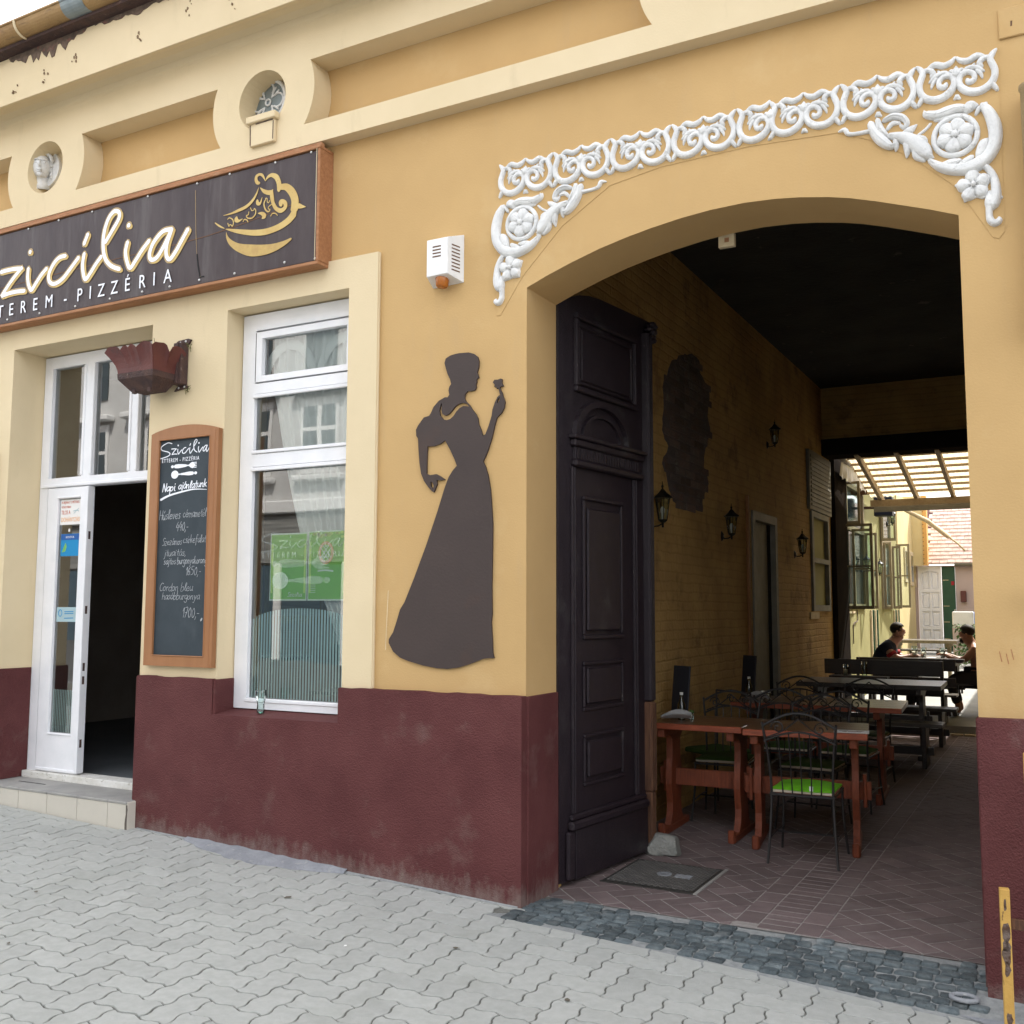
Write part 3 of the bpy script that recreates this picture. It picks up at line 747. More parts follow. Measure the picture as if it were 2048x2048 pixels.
# ---- wavy interlocking pavers laid in herringbone
PW, PA = 0.1315, 0.0115
PX0, PY0 = -3.652+28*PW, -.742+7*PW        # phase of the laying pattern
def warp(x, y):
    return (x+PA*math.sin(2*PI*y/PW), y-PA*math.sin(2*PI*x/PW))
def paver_mesh(horizontal):
    w, l = (2, 1) if horizontal else (1, 2)
    n = 5
    path = []
    for i in range(w*n): path.append((i/n, 0))
    for i in range(l*n): path.append((w, i/n))
    for i in range(w*n): path.append((w-i/n, l))
    for i in range(l*n): path.append((0, l-i/n))
    cx, cy = w/2, l/2
    def ring(inset, z):
        out = []
        for (u, v) in path:
            X, Y = u*PW, v*PW
            X, Y = warp(X, Y)
            X -= cx*PW; Y -= cy*PW
            fx = 1-inset/(w*PW/2); fy = 1-inset/(l*PW/2)
            out.append((X*fx, Y*fy, z))
        return out
    b = B()
    k = len(path)
    vs_ = ring(0.0042, -0.03)+ring(0.0042, -0.002)+ring(0.0062, 0.0)
    fs = []
    for r_ in range(2):
        for i in range(k):
            fs.append((r_*k+i, r_*k+(i+1) % k, (r_+1)*k+(i+1) % k, (r_+1)*k+i))
    fs.append(tuple(range(2*k, 3*k)))
    me = bpy.data.meshes.new('paver')
    me.from_pydata(vs_, [], fs)
    me.materials.append(M['concrete_paver'])
    return me
def clip(poly, a, b_, c_):
    """keep the part of an (x, y) polygon where a*x+b*y <= c"""
    out = []
    n = len(poly)
    for i in range(n):
        p, q = poly[i], poly[(i+1) % n]
        dp, dq = a*p[0]+b_*p[1]-c_, a*q[0]+b_*q[1]-c_
        if dp <= 0: out.append(p)
        if (dp < 0 < dq) or (dq < 0 < dp):
            t = dp/(dp-dq)
            out.append((p[0]+(q[0]-p[0])*t, p[1]+(q[1]-p[1])*t))
    return out
def slab_mesh(poly, h, c_, mat, name):
    k = len(poly)
    cx = sum(p[0] for p in poly)/k
    cy = sum(p[1] for p in poly)/k
    r_ = max(math.hypot(p[0]-cx, p[1]-cy) for p in poly)
    vs_ = [(x, y, -h) for x, y in poly]+[(x, y, -c_) for x, y in poly]+[(cx+(x-cx)*(1-c_/r_), cy+(y-cy)*(1-c_/r_), 0) for x, y in poly]
    fs = [(l*k+i, l*k+(i+1) % k, (l+1)*k+(i+1) % k, (l+1)*k+i) for l in (0, 1) for i in range(k)]
    fs.append(tuple(range(2*k, 3*k)))
    me = bpy.data.meshes.new(name)
    me.from_pydata(vs_, [], fs)
    me.materials.append(M[mat])
    return me
pmesh = {True: paver_mesh(True), False: paver_mesh(False)}
cells = []
rng = range(-70, 70)
for i in range(-90, 90):
    for j in range(-55, 55):
        # lattice (1,-1) and (2,2)
        ox, oy = i+2*j, -i+2*j
        for hor, ax, ay in ((True, ox, oy), (False, ox+2, oy)):
            cxp = (ax+(1 if hor else .5))*PW+PX0
            cyp = (ay+(.5 if hor else 1))*PW+PY0
            if cyp > .25 or cyp < -4.3 or cxp < -11.5 or cxp > 2.5:
                continue
            yl = -.240 if -2.72 < cxp < -.30 else (-.145 if cxp < -5.57 else -.052)
            # visible wedge of ground in front of the camera
            X = Vector((cxp, cyp+5, gz(cxp, cyp)))
            cc = (X.dot(rr), X.dot(dd), X.dot(F))
            if cc[2] < .3: continue
            px, py = 1024+2025.85*cc[0]/cc[2], 1024+2025.85*cc[1]/cc[2]
            if px < -1900 or px > 3600 or py > 3200: continue
            inside = -20 < px < 2068 and py < 2075
            hx_, hy_ = (PW, PW/2) if hor else (PW/2, PW)
            if cyp-hy_ > yl-.012: continue
            cells.append((-(0 if inside else 100)-cc[2], hor, cxp, cyp, yl if cyp+hy_+PA > yl else None))
cells.sort(reverse=True)
rest = B()
slope = math.atan(0.0395)
for n_, (d_, hor, cx_, cy_, yl) in enumerate(cells):
    rs = random.Random(n_)
    dz = rs.uniform(-.0010, .0014)
    if yl is not None:
        src = pmesh[hor]
        k = len(src.vertices)//3
        pl_ = clip([(v.co.x, v.co.y) for v in list(src.vertices)[:k]], 0, 1, yl-cy_)
        if len(pl_) < 3: continue
        cme = slab_mesh(pl_, .03, .003, 'concrete_paver', 'paver')
    if n_ < 300:
        o = inst(pmesh[hor] if yl is None else cme, 'paver', pavement, (cx_, cy_, gz(cx_, cy_)+dz), 0, rx=rs.uniform(-.006, .006)+.012, ry=slope+rs.uniform(-.006, .006))
    else:
        me = pmesh[hor] if yl is None else cme
        o_ = len(rest.v)
        rest.v += [(v.co.x+cx_, v.co.y+cy_, v.co.z+gz(cx_+v.co.x, cy_+v.co.y)+dz) for v in me.vertices]
        rest.f += [tuple(i+o_ for i in p.vertices) for p in me.polygons]
rest.build('paver', 'concrete_paver', pavement, recalc=False, stuff=True)

# ---- gateway floor: 45 degree herringbone bricks with a straight band, then yard concrete
b = B()
b.add([(-2.80, .225, FL-.0008), (0.2, .225, FL-.0008), (0.2, 9.4, FL-.0008), (-2.80, 9.4, FL-.0008)], [(0, 1, 2, 3)])
pfloor = b.build('passage_floor', 'joint_mortar', kind='structure', recalc=False)
def brick_mesh(l, w, name='brick'):
    b = B()
    x, y, c = l/2-.0045, w/2-.0045, .0012
    b.add([(-x, -y, -.02), (x, -y, -.02), (x, y, -.02), (-x, y, -.02), (-x, -y, -c), (x, -y, -c), (x, y, -c), (-x, y, -c), (-x+c, -y+c, 0), (x-c, -y+c, 0), (x-c, y-c, 0), (-x+c, y-c, 0)],
          [(0, 1, 5, 4), (1, 2, 6, 5), (2, 3, 7, 6), (3, 0, 4, 7), (4, 5, 9, 8), (5, 6, 10, 9), (6, 7, 11, 10), (7, 4, 8, 11), (8, 9, 10, 11)])
    me = bpy.data.meshes.new(name)
    me.from_pydata(b.v, [], b.f)
    me.materials.append(M['clay_brick'])
    return me
BWd = 0.115
bm_h = brick_mesh(2*BWd, BWd)
bm_c = brick_mesh(0.19, 0.083)
bm_s = brick_mesh(0.20, 0.128)
bl = []
ca = math.cos(PI/4)
for i in range(-70, 70):
    for j in range(-45, 45):
        ox, oy = i+2*j, -i+2*j
        for hor, ax, ay in ((1, ox+1, oy+.5), (0, ox+2.5, oy+1)):
            u, v = ax*BWd, ay*BWd
            X, Y = (u-v)*ca-1.3, (u+v)*ca+3
            if not (-2.9 < X < 0.06 and 0.08 < Y < 9.40): continue
            r4 = PI/4 if hor else 3*PI/4
            c4, s4 = math.cos(r4), math.sin(r4)
            g = .0045
            rect = [(X+u_*c4-v_*s4, Y+u_*s4+v_*c4) for u_, v_ in ((-BWd+g, -BWd/2+g), (BWd-g, -BWd/2+g), (BWd-g, BWd/2-g), (-BWd+g, BWd/2-g))]
            for (xa, xb) in ((-2.775, -1.571), (-1.119, -.105)):
                q = clip(clip(clip(clip(rect, -1, 0, -xa), 1, 0, xb), 0, -1, -.232), 0, 1, 9.37)
                if len(q) < 3: continue
                area = abs(sum(q[i_][0]*q[(i_+1) % len(q)][1]-q[(i_+1) % len(q)][0]*q[i_][1] for i_ in range(len(q))))/2
                if area < .0008: continue
                whole = area > .98*(2*BWd-2*g)*(BWd-2*g)
                if whole:
                    bl.append((Y+abs(X+1.4)*.3, bm_h, X, Y, r4, None, None))
                else:
                    mx_, my_ = sum(p[0] for p in q)/len(q), sum(p[1] for p in q)/len(q)
                    bl.append((Y+abs(X+1.4)*.3, slab_mesh([(p[0]-mx_, p[1]-my_) for p in q], .02, .0012, 'clay_brick', 'brick'), mx_, my_, 0, None, None))
y = .29
while y < 9.3:
    bl.append((y, bm_c, -1.345, y, 0, .19, .083)); y += .087
y = .34
k = 0
while y < 9.2:
    bl.append((y, bm_s, -1.187, y, PI/2, .2, .128))
    bl.append((y, bm_s, -1.503, y+.07, PI/2, .2, .128)); y += .204
bl.sort(key=lambda t: t[0])
rest = B()
for n_, (d_, me, X, Y, rz, l_, w_) in enumerate(bl):
    rs = random.Random(n_+99)
    dz = rs.uniform(.0003, .0022)
    if n_ < 300:
        inst(me, 'brick', pfloor, (X, Y, FL+dz), rz, rx=rs.uniform(-.006, .006), ry=rs.uniform(-.004, .004))
    else:
        c_, s_ = math.cos(rz), math.sin(rz)
        o_ = len(rest.v)
        rest.v += [(X+v.co.x*c_-v.co.y*s_, Y+v.co.x*s_+v.co.y*c_, FL+dz+v.co.z) for v in me.vertices]
        rest.f += [tuple(i+o_ for i in p.vertices) for p in me.polygons]
rest.build('brick', 'clay_brick', pfloor, recalc=False, stuff=True)

# ---- cobbled strip (a little ramp between pavement and gateway)
def cob_z(x, y):
    t = max(0, min(1, (y+.30)/.52))
    return gz(x, -.25)*(1-t) + FL*t
b = B()
n = 14
g_ = []
for i in range(n+1):
    x = -2.78+2.60*i/n
    for j in range(5):
        y = -.30+.56*j/4
        g_.append((x, y, cob_z(x, y)-.005))
fs = []
for i in range(n):
    for j in range(4):
        a = i*5+j
        fs.append((a, a+5, a+6, a+1))
b.add(g_, fs)
cstrip = b.build('cobble_strip', 'cobble_mortar', kind='structure', recalc=False)
cob_meshes = []
for v_ in range(12):
    rs = random.Random(v_+40)
    w_, d_ = rs.uniform(.033, .045), rs.uniform(.0245, .0275)
    base = []
    for (cx_, cy_) in ((-1, -1), (1, -1), (1, 1), (-1, 1)):
        jx, jy = rs.uniform(-.004, .004), rs.uniform(-.003, .003)
        px_, py_ = cx_*w_+jx, cy_*d_+jy
        c2 = rs.uniform(.006, .011)
        e1 = (px_-cx_*c2, py_)
        e2 = (px_, py_-cy_*c2*.8)
        base += [e1, e2] if cx_*cy_ < 0 else [e2, e1]
    base = sorted(base, key=lambda p: math.atan2(p[1]/d_, p[0]/w_))
    k = len(base)
    rings = []
    for (f_, z_) in ((1.0, -.02), (1.0, -.001), (.93, .0045), (.62, .0075)):
        rings.append([(p[0]*f_+rs.uniform(-.001, .001), p[1]*f_+rs.uniform(-.001, .001), z_+rs.uniform(-.0016, .0016)) for p in base])
    vs_ = [p for r_ in rings for p in r_]
    fs = [(r_*k+i, r_*k+(i+1) % k, (r_+1)*k+(i+1) % k, (r_+1)*k+i) for r_ in range(3) for i in range(k)]
    fs.append(tuple(range(3*k, 4*k)))
    me = bpy.data.meshes.new('cobblestone')
    me.from_pydata(vs_, [], fs)
    me.materials.append(M['basalt'])
    me['w'] = w_
    cob_meshes.append(me)
rs = random.Random(5)
for row in range(8):
    y0 = -.212+row*.0575
    x = -2.68+rs.uniform(0, .06)
    while x < -.40:
        me = rs.choice(cob_meshes)
        w_ = me['w']
        x += w_
        y = y0+.010*math.sin(x*3+row*.6)+rs.uniform(-.004, .004)
        if (row == 7 and rs.random() < .5) or (row == 0 and rs.random() < .2):
            x += w_+.004
            continue
        inst(me, 'cobblestone', cstrip, (x, y, cob_z(x, y)+rs.uniform(-.003, .003)), rs.uniform(-.06, .06)+(PI if rs.random() < .5 else 0), rx=rs.uniform(-.05, .05), ry=rs.uniform(-.05, .05))
        x += w_+.005
# cement fillets along the wall foot
b = B()
rs = random.Random(11)
def ragged_patch(b, pts, z0f, zt, inner):
    pass
def fillet(b, x0, x1, w0, w1, hh, seed, yb=-.05, yoff=0.0):
    rs = random.Random(seed)
    n = max(6, int((x1-x0)/.06))
    vs_ = []
    for i in range(n+1):
        t = i/n
        x = x0+(x1-x0)*t
        w = (w0+(w1-w0)*math.sin(PI*t))*rs.uniform(.85, 1.15)
        vs_ += [(x, yb+.02, gz(x)+hh*rs.uniform(.7, 1.2)), (x, yb-w*.45, gz(x)+hh*.55), (x, yb-w, gz(x, yb-w)+.001)]
    fs = []
    for i in range(n):
        for j in range(2):
            a = i*3+j
            fs.append((a, a+1, a+4, a+3))
    b.add(vs_, fs)
fillet(b, -5.55, -2.64, .02, .03, .012, 3)
b.build('mortar_joint', 'cobble_mortar', kind='structure', smooth=True)
b = B()
fillet(b, -5.08, -3.78, .02, .16, .022, 4, yb=-.075)
b.build('cement_patch', 'cement', kind='structure', smooth=True)
b = B()
b.add([(-.42, -.05, gz(-.4)+.03), (.3, -.05, gz(.3)+.03), (.3, -.40, gz(.3, -.4)+.006), (-.15, -.36, gz(-.2, -.4)+.006), (-.45, -.24, gz(-.45, -.3)+.006)], [(0, 1, 2, 3, 4)])
b.build('cement_patch', 'cement', kind='structure')

# ---- courtyard ground
b = B()
b.add([(-2.9, 9.36, -1.60), (.6, 9.36, -1.60), (.6, 9.40, yz(9.4)), (-2.9, 9.40, yz(9.4)), (.6, 30, yz(22)), (-2.9, 30, yz(22)), (-2.9, 18, yz(18)), (.6, 18, yz(18))],
      [(0, 1, 2, 3), (3, 2, 7, 6), (6, 7, 4, 5)])
yard = b.build('courtyard_ground', 'yard_concrete', kind='structure')
me = brick_mesh(.16, .10, 'kerb_tile')
me.materials.clear()
me.materials.append(M['bone_paint'])
for i in range(9):
    inst(me, 'kerb_tile', yard, (-1.62+i*.17, 9.33, -1.578), random.uniform(-.03, .03))

# ================================================================== RESTAURANT BUILDING
bld = thing('restaurant_building', 'cream and ochre restaurant building with maroon plinth, open arched gateway and white plaster scrollwork', 'building', (-2.6, 0.2, -1.6))
def bez(a, b_, n):
    return [(a[0]+(b_[0]-a[0])*i/n, a[1]+(b_[1]-a[1])*i/n) for i in range(n+1)]
arch = [(-2.625, 1.829), (-2.50, 1.878), (-2.34, 1.932), (-2.169, 1.982), (-2.02, 2.016), (-1.876, 2.043), (-1.70, 2.068), (-1.542, 2.082), (-1.36, 2.086), (-1.20, 2.076), (-1.078, 2.060), (-.94, 2.034), (-.837, 2.008), (-.72, 1.970), (-.609, 1.930), (-.477, 1.882), (-.355, 1.832)]
outer = [(-30, 2.206), (-3.65, 2.206), (-3.65, -1.95), (-2.625, -1.95)] + arch + [(-.355, -1.95), (6, -1.95), (6, 3.05), (-30, 3.05)]
B().plate(outer, 0.0, .38).build('ochre_wall', 'tan_render', bld)
B().box(-30, 6, .075, .38, 3.05, 4.35).build('upper_wall', 'tan_render', bld)
# cream surround left of the gateway, with door and window openings
DX0, DX1, DZ1 = -7.137, -5.61, 2.002
WX0, WX1, WZ0, WZ1 = -4.897, -3.872, -.69, 2.008
outer = [(-30, -1.95), (DX0, -1.95), (DX0, DZ1), (DX1, DZ1), (DX1, -1.95), (-3.65, -1.95), (-3.65, 2.206), (-30, 2.206)]
B().plate(outer, -.03, .38, [[(WX0, WZ0), (WX1, WZ0), (WX1, WZ1), (WX0, WZ1)]]).build('cream_surround', 'cream_render', bld)
b = B()
b.tube([(-3.651, -.018, -.47), (-3.650, -.018, 2.205)], .006, 5)
b.build('edge_bead', 'cream_render', bld)
# maroon plinth, with slightly uneven top
def uneven(x0, x1, z, amp, seed, step=.07):
    rs = random.Random(seed)
    n = max(2, int(abs(x1-x0)/step))
    return [(x0+(x1-x0)*i/n, z+(rs.uniform(-amp, amp) if 0 < i < n else 0)) for i in range(n+1)]
def plinth(outer, y0, y1, name='plinth'):
    b = B().plate(outer, y0, y1)
    o = b.build(name, 'maroon_render', bld)
    bv = o.modifiers.new('bevel', 'BEVEL')
    bv.width = .012
    bv.segments = 2
    bv.limit_method = 'ANGLE'
    return o
top = uneven(-3.872, -2.622, -.478, .004, 1)
topl = uneven(-5.600, -4.905, -.462, .004, 2)
plinth([(-5.600, -1.95), ] + topl + [(-4.905, -.690)] + uneven(-4.905, -3.872, -.690, .002, 3) + top + [(-2.622, -1.95)], -.058, .0)
plinth([(-30, -1.95), (-30, -.465)] + uneven(-8.5, -7.147, -.465, .004, 4) + [(-7.147, -1.95)], -.058, .0)
topr = uneven(-.358, 1.2, -.472, .004, 5)
plinth([(-.358, -1.95)] + topr + [(1.2, -1.95)], -.05, .0)
# plinth returning into the gateway and into the door reveal
b = B()
b.box(-2.632, -2.610, -.0, .38, -1.95, -.482, .004)
b.build('plinth_return', 'maroon_render', bld)
for a_ in ((-.368, -.348, .0, .38, -1.95, -.478), (-7.148, -7.128, -.052, .25, -1.30, -.468), (-5.62, -5.598, -.052, .25, -1.30, -.468), (-4.905, -4.885, -.052, .14, -.70, -.466), (-3.884, -3.864, -.052, .14, -.70, -.482)):
    B().box(*a_, .004).build('plinth_return', 'maroon_render', bld)
b = B()
b.add([(-4.886, -.056, -.690), (-3.880, -.056, -.690), (-3.880, .15, -.664), (-4.886, .15, -.664), (-4.886, -.056, -.75), (-3.880, -.056, -.75), (-3.88, .15, -.75), (-4.886, .15, -.75)],
      [(0, 1, 2, 3), (0, 4, 5, 1), (0, 3, 7, 4), (1, 5, 6, 2)])
b.build('window_sill', 'maroon_render', bld)

# ---- frieze with recessed panels and round niches
ZC, RC, RP = 3.385, .205, .445
def circ(cx, cz, r, n=36):
    return [(cx+r*math.cos(2*PI*i/n), cz+r*math.sin(2*PI*i/n)) for i in range(n)]
centres = [-8.98, -6.78, -4.577, -1.45, .75]
PT, PB = 3.562, 3.130
holes = [circ(c, ZC, RC) for c in centres]
def end_arc(c, side, n=10):
    a0 = math.asin((PT-ZC)/RP)
    a1 = math.asin((PB-ZC)/RP)
    out = []
    for i in range(n+1):
        a = a0+(a1-a0)*i/n
        out.append((c+side*RP*math.cos(a), ZC+RP*math.sin(a)))
    return out
panels = []
for i in range(len(centres)-1):
    l = end_arc(centres[i], 1)
    r_ = end_arc(centres[i+1], -1)
    panels.append(l + r_[::-1])
B().plate([(-11, 2.985), (2, 2.985), (2, 3.83), (-11, 3.83)], -.10, .074, holes+panels).build('frieze', 'cream_render', bld)
b = B()
for p in panels:                              # grey-washed sloping sill of each recess
    x0 = p[10][0]+.01
    x1 = p[11][0]-.01
    b.add([(x0, -.097, PB+.001), (x1, -.097, PB+.001), (x1-.02, .073, PB+.022), (x0+.02, .073, PB+.022)], [(0, 1, 2, 3)])
b.build('panel_sill', 'bone_paint', bld)
b = B()
for c in centres:
    b.plate(circ(c, ZC, RC+.001), .070, .076)
b.build('niche_back', 'cream_render', bld)
# cove and fascia
prof = [(-.10, 3.83), (-.115, 3.845), (-.14, 3.85), (-.20, 3.835), (-.26, 3.825), (-.30, 3.822), (-.315, 3.822), (-.315, 3.85), (-.33, 4.16), (-.33, 4.20), (.1, 4.20)]
prof = [(-.098, 3.80), (-.104, 3.83), (-.125, 3.862), (-.17, 3.88), (-.235, 3.875), (-.30, 3.845), (-.300, 3.835), (-.318, 3.835), (-.33, 4.0), (-.335, 4.19), (.1, 4.19)]
b = B()
xs2 = [-30+i*.5 for i in range(73)]
vs_ = [(x, p[0], p[1]) for x in xs2 for p in prof]
k = len(prof)
fs = [(i*k+j, i*k+j+1, (i+1)*k+j+1, (i+1)*k+j) for i in range(len(xs2)-1) for j in range(k-1)]
b.add(vs_, fs)
o = b.build('cornice', 'cream_render', bld, recalc=False)
# broken plaster under the gutter
def ragged(b, x0, x1, zt, zb, y, seed, step=.03):
    rs = random.Random(seed)
    n = int((x1-x0)/step)
    bot = []
    for i in range(n+1):
        t = i/n
        env = math.sin(PI*t)**.5 if 0 < t < 1 else 0
        bot.append((x0+(x1-x0)*t, zt-(zt-zb)*env*rs.uniform(.35, 1.0)))
    b.plate([(x0, zt)]+bot[1:-1]+[(x1, zt)], y, y+.03)
b = B()
ragged(b, -6.95, -6.05, 4.20, 4.06, -.338, 1)
ragged(b, -6.0, -5.05, 4.20, 4.135, -.338, 2)
ragged(b, -8.6, -7.05, 4.20, 4.15, -.338, 3)
b.build('broken_plaster', 'broken_plaster', bld)
b = B()
rs = random.Random(21)
for (x, z) in [(-6.5, 3.95), (-6.2, 3.99), (-5.52, 4.0), (-5.05, 4.05), (-4.65, 3.97), (-4.0, 4.05), (-3.3, 3.99), (-6.85, 3.93)]:
    for q in range(5):
        xx, zz, r_ = x+rs.uniform(-.035, .035), z+rs.uniform(-.06, .05), rs.uniform(.002, .009)
        b.plate([(xx+r_*math.cos(a)*rs.uniform(.5, 1.2), zz+r_*1.6*math.sin(a)*rs.uniform(.5, 1.2)) for a in [i*PI/3 for i in range(6)]], -.3355, -.30)
b.build('plaster_chip', 'chip_brown', bld, stuff=True)
# gutter
GY, GZ, GR = -.44, 4.305, .085
gut = thing('rain_gutter', 'half-round ochre painted rain gutter with a grey zinc patch along the eaves', 'gutter', (-6, GY, GZ))
def gutter_seg(x0, x1, r, name, mat):
    b = B()
    n = 14
    vs_ = []
    for x in (x0, x1):
        for i in range(n+1):
            a = PI+PI*i/n
            vs_.append((x, GY+r*math.cos(a), GZ+r*math.sin(a)))
    fs = [(i, i+1, i+n+2, i+n+1) for i in range(n)]
    b.add(vs_, fs)
    b.tube([(x0, GY-r, GZ), (x1, GY-r, GZ)], .011, 6)
    return b.build(name, mat, gut, recalc=False)
gutter_seg(-30, -6.12, GR, 'gutter_length', 'gutter_paint')
gutter_seg(-6.12, -5.90, GR+.003, 'zinc_patch', 'zinc')
gutter_seg(-5.90, 2, GR, 'gutter_length', 'gutter_paint')
for x in (-7.9, -6.62, -5.28, -4.0):
    b = B()
    n = 12
    b.tube([(x, GY+(GR+.006)*math.cos(PI+PI*i/n), GZ+(GR+.006)*math.sin(PI+PI*i/n)) for i in range(n+1)], .010, 5)
    b.build('gutter_bracket', 'bone_paint', gut)
B().box(-30, 2, GY+GR*.2, -.30, 4.195, 4.225).build('eaves_board', 'rusty_iron', bld)
# roof behind the eaves
b = B()
b.add([(-30, -.42, 4.36), (6, -.42, 4.36), (6, 4.6, 7.0), (-30, 4.6, 7.0), (-30, 8.9, 4.4), (6, 8.9, 4.4)], [(0, 1, 2, 3), (3, 2, 5, 4)])
b.build('roof', 'roof_tile', bld)
# broken plaster box under the second niche, small box over the right pier
pb = B().box(-4.655, -4.44, -.128, -.10, 3.062, 3.215, .004).build('junction_box', 'cream_render', bld)
o = B().box(-4.672, -4.42, -.150, -.10, 3.215, 3.262, .005).build('lid', 'cream_render', pb)
b = B()
b.plate([(-4.648, 3.07), (-4.640, 3.07), (-4.644, 3.21), (-4.652, 3.21)], -.1305, -.12)
b.plate([(-4.60, 3.205), (-4.45, 3.206), (-4.452, 3.214), (-4.60, 3.213)], -.1305, -.12)
b.plate([(-4.452, 3.075), (-4.445, 3.075), (-4.444, 3.20), (-4.451, 3.20)], -.1305, -.12)
b.build('crack', 'broken_plaster', pb)
pb = B().box(-.155, .25, -.012, 0.0, 2.63, 2.775, .004).build('cover_plate', 'tan_render', bld)
B().plate([(-.105, 2.68), (-.098, 2.68), (-.096, 2.705), (-.104, 2.706)], -.0128, -.01).build('slot', 'slot_brown', pb)
# dowels / scars on the right pier
b = B()
for p in ((-.262, -.18), (-.235, -.19), (-.215, -.17)):
    b.plate([(p[0], p[1]), (p[0]+.003, p[1]+.001), (p[0]+.012, p[1]-.045), (p[0]+.008, p[1]-.046)], -.0012, 0.001)
b.build('scratch', 'sign_wood', bld)

# ---- relief head and tracery in the niches
hd = thing('relief_head', 'white plaster head of a woman with a flower wreath inside the left round niche', 'relief', (-6.955, .07, 3.30))
b = B()
b.plate(circ(-6.955, 3.46, .145, 24), .045, .0695)
b.build('medallion', 'white_plaster', hd)
HM = Matrix.Translation((-6.955, .0, 3.30)) @ Matrix.Rotation(R(40), 4, 'Z') @ Matrix.Translation((6.955, 0, -3.30))
b = B()
b.m = HM
b.ball((-6.955, .0, 3.465), .070, .072, .098, 16, 12)
b.tube([(-6.955, -.070, 3.495), (-6.955, -.092, 3.448), (-6.955, -.074, 3.440)], .011, 6, radii=[.008, .013, .008])
b.ball((-6.955, -.066, 3.415), .020, .014, .006, 8, 5)
b.ball((-6.955, -.064, 3.403), .017, .014, .006, 8, 5)
b.ball((-6.955, -.052, 3.382), .026, .022, .018, 8, 5)
for sx in (-1, 1):
    b.ball((-6.955+sx*.028, -.062, 3.472), .013, .010, .006, 8, 5)
    b.tube([(-6.955+sx*.010, -.072, 3.492), (-6.955+sx*.030, -.070, 3.500), (-6.955+sx*.050, -.052, 3.492)], .005, 5)
b.tube([(-6.955, .02, 3.42), (-6.955, .03, 3.34), (-6.955, .045, 3.30)], .04, 10, radii=[.045, .042, .085])
b.build('head', 'white_plaster', hd, smooth=True)
b = B()
b.m = HM
rs = random.Random(3)
for i in range(34):
    a = PI*(i/33)
    b.ball((-6.955+.080*math.cos(a), -.022+rs.uniform(-.03, .012), 3.508+.062*math.sin(a)), rs.uniform(.013, .020), .018, .016, 7, 5)
for i in range(20):
    s_ = -1 if i % 2 else 1
    b.ball((-6.955+s_*.074, -.005+rs.uniform(-.012, .015), 3.50-.011*i*.6), .015, .02, .014, 6, 4)
b.build('wreath', 'white_plaster', hd, smooth=True)
ro = thing('gothic_tracery', 'white plaster gothic tracery rosette inside the right round niche', 'relief', (-4.66, .07, 3.30))
b = B()
cx, cz = -4.665, 3.46
b.plate(circ(cx, cz, .165, 30), .060, .0695)
b.build('backing', 'zinc', ro)
b = B()
stroke(b, circ(cx, cz, .155, 30)+circ(cx, cz, .155, 30)[:1], .028, .060, .035, smooth=False)
for q in range(4):
    a = PI/2+q*PI/2
    ccx, ccz = cx+.085*math.cos(a), cz+.085*math.sin(a)
    pts = []
    for i in range(17):
        t = a-2.2+4.4*i/16
        pts.append((ccx+.048*math.cos(t), ccz+.048*math.sin(t)))
    stroke(b, pts, .014, .058, .028, smooth=False)
    for sg in (-1, 1):
        t = a+sg*.62
        stroke(b, [(cx+.115*math.cos(t), cz+.115*math.sin(t)), (cx+.075*math.cos(t), cz+.075*math.sin(t)), (cx+.045*math.cos(a+sg*.8), cz+.045*math.sin(a+sg*.8))], .012, .058, .024)
stroke(b, circ(cx, cz, .022, 10)+circ(cx, cz, .022, 10)[:1], .012, .056, .026, smooth=False)
b.build('tracery', 'white_plaster', ro, smooth=True)

# ================================================================== SIGN
sg = thing('restaurant_sign', 'dark brown banner sign in wooden frame reading Szicília with golden cup', 'sign', (-6, -.15, 2.17))
SZ0, SZ1, SX1, SX0 = 2.160, 2.942, -4.040, -8.42
B().box(SX0+.03, SX1-.02, -.126, -.02, SZ0+.03, SZ1-.03).build('banner', 'banner', sg)
def plank(n_, *a):
    return B().box(*a, .003).build(n_, 'sign_wood', sg)
plank('frame_plank', SX0, SX1, -.140, -.0, SZ1-.022, SZ1)
plank('frame_plank', SX0, SX1, -.140, -.03, SZ0, SZ0+.022)
plank('frame_plank', SX1-.022, SX1, -.137, .0, SZ0+.0225, SZ1-.0225)
plank('frame_plank', SX0, SX0+.022, -.137, -.03, SZ0+.0225, SZ1-.0225)
plank('cover_strip', SX0, SX1-.01, -.115, -.08, SZ1+.0005, SZ1+.030)
b = B()
b.tube([(SX1-.024, -.1415, SZ0+.024), (SX1-.024, -.1415, SZ1-.024)], .0025, 4)
b.build('trim_line', 'bone_paint', sg)
b = B()
stroke(b, [(-5.135, 2.86), (-5.118, 2.56), (-5.09, 2.32), (-5.06, 2.235)], .003, -.1268, smooth=True)
b.build('seam', 'print_gold_dark', sg)
b = B()
stroke(b, [(-5.10, 2.40), (-5.088, 2.32), (-5.065, 2.235), (-5.03, 2.235)], .010, -.1271, smooth=False)
b.build('tear', 'black_slot', sg)
for x, z in [(-6.9, 2.905), (-6.55, 2.908), (-6.18, 2.905), (-5.6, 2.908), (-5.12, 2.905), (-4.82, 2.91), (-4.42, 2.905), (-4.12, 2.91), (-7.1, 2.215), (-6.72, 2.212), (-6.32, 2.21), (-5.95, 2.213), (-5.62, 2.215), (-5.35, 2.212), (-5.07, 2.215), (-4.75, 2.21), (-4.32, 2.215), (-4.07, 2.2)]:
    bq = B().ball((x, -.128, z), .010, .007, .010, 8, 5)
    bq.build('rivet', 'aluminium', sg, smooth=True)

